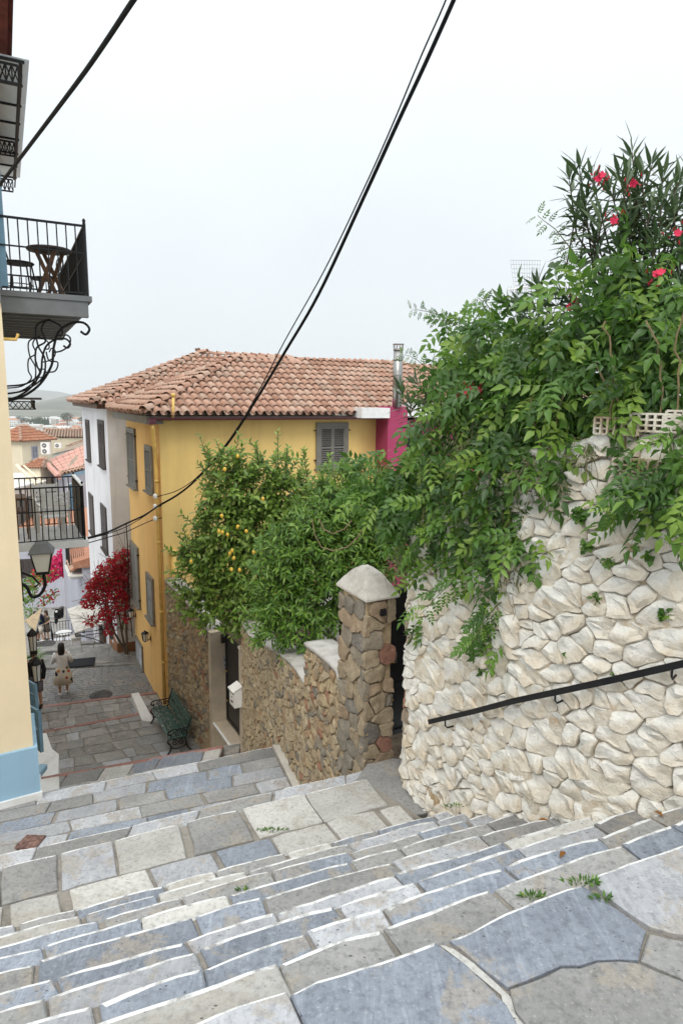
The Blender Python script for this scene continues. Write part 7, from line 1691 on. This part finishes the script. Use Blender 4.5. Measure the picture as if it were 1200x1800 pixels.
lf_ = simple_house('arched_house', 'cream house with tall arched windows seen through the lower balcony railing', [tuple(W(28, 900, 64.6).xy), tuple(W(86, 900, 71.4).xy), tuple(W(90, 900, 79.9).xy), tuple(W(25, 900, 78.2).xy)], -20, W(60, 852, 68.0).z, M['offwhite'])
frl = frame((*W(28, 900, 64.6).xy, 0), (*W(86, 900, 71.4).xy, 0), (0, -1, 0))
for px in (40, 55, 72): u, v = on_wall(frl, px, 925); window(lf_, frl, u-.75, v, 1.5, 3.2, M['grey_trim'], M['grey_wood'], .09, 2, True, .05)
mb = MB(); mb.fbox(frl, -.3, 4, W(60, 852, 68.0).z-.02, W(60, 852, 68.0).z+.18, -.2, .25); obj('cornice', mb, M['white_paint'], lf_)
a, b = W(30, 818, 33), W(66, 852, 32); po = thing('folded_awning', 'folded pale awning slanting down beside the lower balcony', 'awning', a); mb = MB(); mb.tube([a, b], .09, 8); mb.tube([a+Vector((.35, 0, 0)), b+Vector((.3, 0, .1))], .05, 6); obj('awning_roll', mb, M['pale_yellow'], po)
# ground of the lower town, far houses, trees and hills
gm = MB(); xs_ = [-9000, -2500, -600, -200, -60, -20, 20, 120, 400, 1500, 6000]; ys_ = [26, 60, 90, 150, 300, 600, 1200, 2500, 5000, 9000]; zf = lambda y: -26 if y < 61 else (-30-12*min(1, (y-60)/400)-6*min(1, max(0, y-500)/2000))
gm.add([(x, y, zf(y)) for y in ys_ for x in xs_], [(j*11+i, j*11+i+1, (j+1)*11+i+1, (j+1)*11+i) for j in range(9) for i in range(10)]); struct('ground', gm, plain('plain_soil', (.17, .17, .13), .95, .05, var=.25, scale=.01))
TOWN = [('white flat roofed house in the hazy far town', M['white_paint'], None), ('white house with red roof in the hazy far town', M['white_paint'], M['tile_red']), ('grey concrete block in the hazy far town', M['cement'], None)]
for i in range(84):
    Y = random.uniform(620, 1250); px = random.uniform(18, 160); p = W(px, 745, Y); z0 = zf(Y)-1; k_ = random.choices((0, 1, 2), (6, 3, 2))[0]; lab, mt_, rf_ = TOWN[k_]
    w_, d_, h_ = random.uniform(7, 18), random.uniform(8, 14), random.uniform(4, 9)+1; t = thing('town_house', lab, 'house', (p.x, Y, z0), lab.replace('white flat roofed house', 'white flat roofed houses').replace('white house with red roof', 'white houses with red roofs').replace('grey concrete block', 'grey concrete blocks'))
    mb = MB(); mb.box((p.x, Y, z0+h_/2), (w_, d_, h_)); obj('wall', mb, mt_, t)
    mb = MB()
    for q in range(int(w_/3)):
        for fl_ in range(1 if h_ < 6.5 else 2): mb.box((p.x-w_/2+1.6+3*q, Y-d_/2-.05, z0+2.6+3*fl_), (1.1, .1, 1.3))
    o = obj('windows', mb, M['grey_soffit'], t); o['kind'] = 'stuff'
    if rf_: mb = MB(); mb.loft([[Vector((p.x+a*(w_/2+.5), Y+b*(d_/2+.5), z0+h_)) for a, b in ((-1, -1), (1, -1), (1, 1), (-1, 1))], [Vector((p.x+a*w_*.2, Y+b*.2, z0+h_+2.2)) for a, b in ((-1, -1), (1, -1), (1, 1), (-1, 1))]]); obj('roof', mb, rf_, t)
tv, tf = leaf_template(1, .7, .3, .2)
for i, (px, py, r, Y, lab) in enumerate(((118, 733, 9, 900, 'rounded dark tree clump on the plain right of the far town'), (36, 737, 7, 1000, 'low dark tree clump at the left end of the far town'), (47, 738, 5, 1000, 'small dark tree next to the left tree clump'), (143, 737, 5, 950, 'dark tree beside the white house at the far town'))):
    c = W(px, py, Y); r_ = r/FPX*Y; t = thing('far_tree', lab, 'tree', (c.x, Y, zf(Y))); ms = [orient(c+Vector((d.x*1.3, d.y, d.z*.8))*r_*random.uniform(.5, 1.05), rv(), rv()+Vector((0, 0, 1)), r_*.22) for d in [rv().normalized() for _ in range(420)]]
    scatter('crown', tv, tf, ms, M['far_leaf'], t, kind=None); mb = MB(); mb.tube([(c.x, Y, zf(Y)-1), (c.x, Y, c.z)], r_*.1, 6); obj('trunk', mb, M['bark'], t)
for i in range(15):
    px = 54+i*2.2+random.uniform(-.6, .6); Y = 950+random.uniform(-40, 40); c = W(px, 733+random.uniform(-2, 3), Y); t = thing('cypress', 'dark cypress tree in the row beyond the far town', 'tree', (c.x, Y, zf(Y)), 'row of cypresses beyond the far town'); h_ = c.z-zf(Y); mb = MB()
    mb.lathe((c.x, Y, zf(Y)), [(.3, 0), (1.4, h_*.15), (1.7, h_*.4), (1.0, h_*.75), (.1, h_)], 7); obj('crown', mb, M['far_leaf'], t); mb = MB(); mb.tube([(c.x, Y, zf(Y)-1), (c.x, Y, zf(Y)+1)], .3, 5); obj('trunk', mb, M['bark'], t)
def hill(name, Y, pts, base, col):
    mb = MB(); n = 90; P = sorted(pts); V = []; fs = []
    for i in range(n+1):
        px = lerp(P[0][0], P[-1][0], i/n); j = max(k_ for k_ in range(len(P)-1) if P[k_][0] <= px or k_ == 0); t_ = (px-P[j][0])/(P[j+1][0]-P[j][0]); t_ = t_*t_*(3-2*t_); py = lerp(P[j][1], P[j+1][1], t_)+2*mnoise.noise(Vector((px*.08, Y*.01, 0)))
        c = W(px, py, Y)
        for q, (dy, f) in enumerate(((-1500, 0), (-900, .35), (-400, .72), (0, 1), (600, .6), (1500, 0))): V.append((c.x*(1+dy/Y*.3), Y+dy, lerp(base, c.z, f)+(0 if f in (0, 1) else 14*mnoise.noise(Vector((px*.12, q*1.7, Y))))))
    for i in range(n):
        for q in range(5): fs.append((i*6+q, i*6+q+1, (i+1)*6+q+1, (i+1)*6+q))
    mb.add(V, fs); struct(name, mb, col, True)
hm = plain('dry_hillside', (.15, .14, .10), .95, .05, var=.3, scale=.004)
hill('hill', 3600, [(-900, 742), (-300, 738), (40, 742), (75, 733), (115, 712), (150, 692), (185, 680), (215, 678), (300, 690), (600, 705), (1500, 735), (2200, 742)], -60, hm)
hill('far_hills', 6200, [(-1500, 725), (-600, 695), (-200, 690), (40, 684), (90, 686), (140, 700), (300, 690), (700, 680), (1400, 700), (2400, 725)], -60, hm)
# the haze that veils the far hills
hz = MB(); x0, x1, y0, y1, z0, z1 = -12000, 12000, -30, 10000, -75, 330; hz.box(((x0+x1)/2, (y0+y1)/2, (z0+z1)/2), (x1-x0, y1-y0, z1-z0))
hmat = bpy.data.materials.new('haze'); hmat.use_nodes = True; hn = hmat.node_tree.nodes; hn.remove(hn['Principled BSDF']); pv_ = hn.new('ShaderNodeVolumePrincipled'); pv_.inputs['Color'].default_value = (.93, .96, 1, 1); pv_.inputs['Density'].default_value = HAZE; pv_.inputs['Anisotropy'].default_value = .2
hmat.node_tree.links.new(pv_.outputs[0], hn['Material Output'].inputs['Volume'])
if HAZE > 0: hzo = obj('haze', hz, hmat); hzo['kind'] = 'stuff'; hzo['label'] = 'pale haze over the plain and hills'
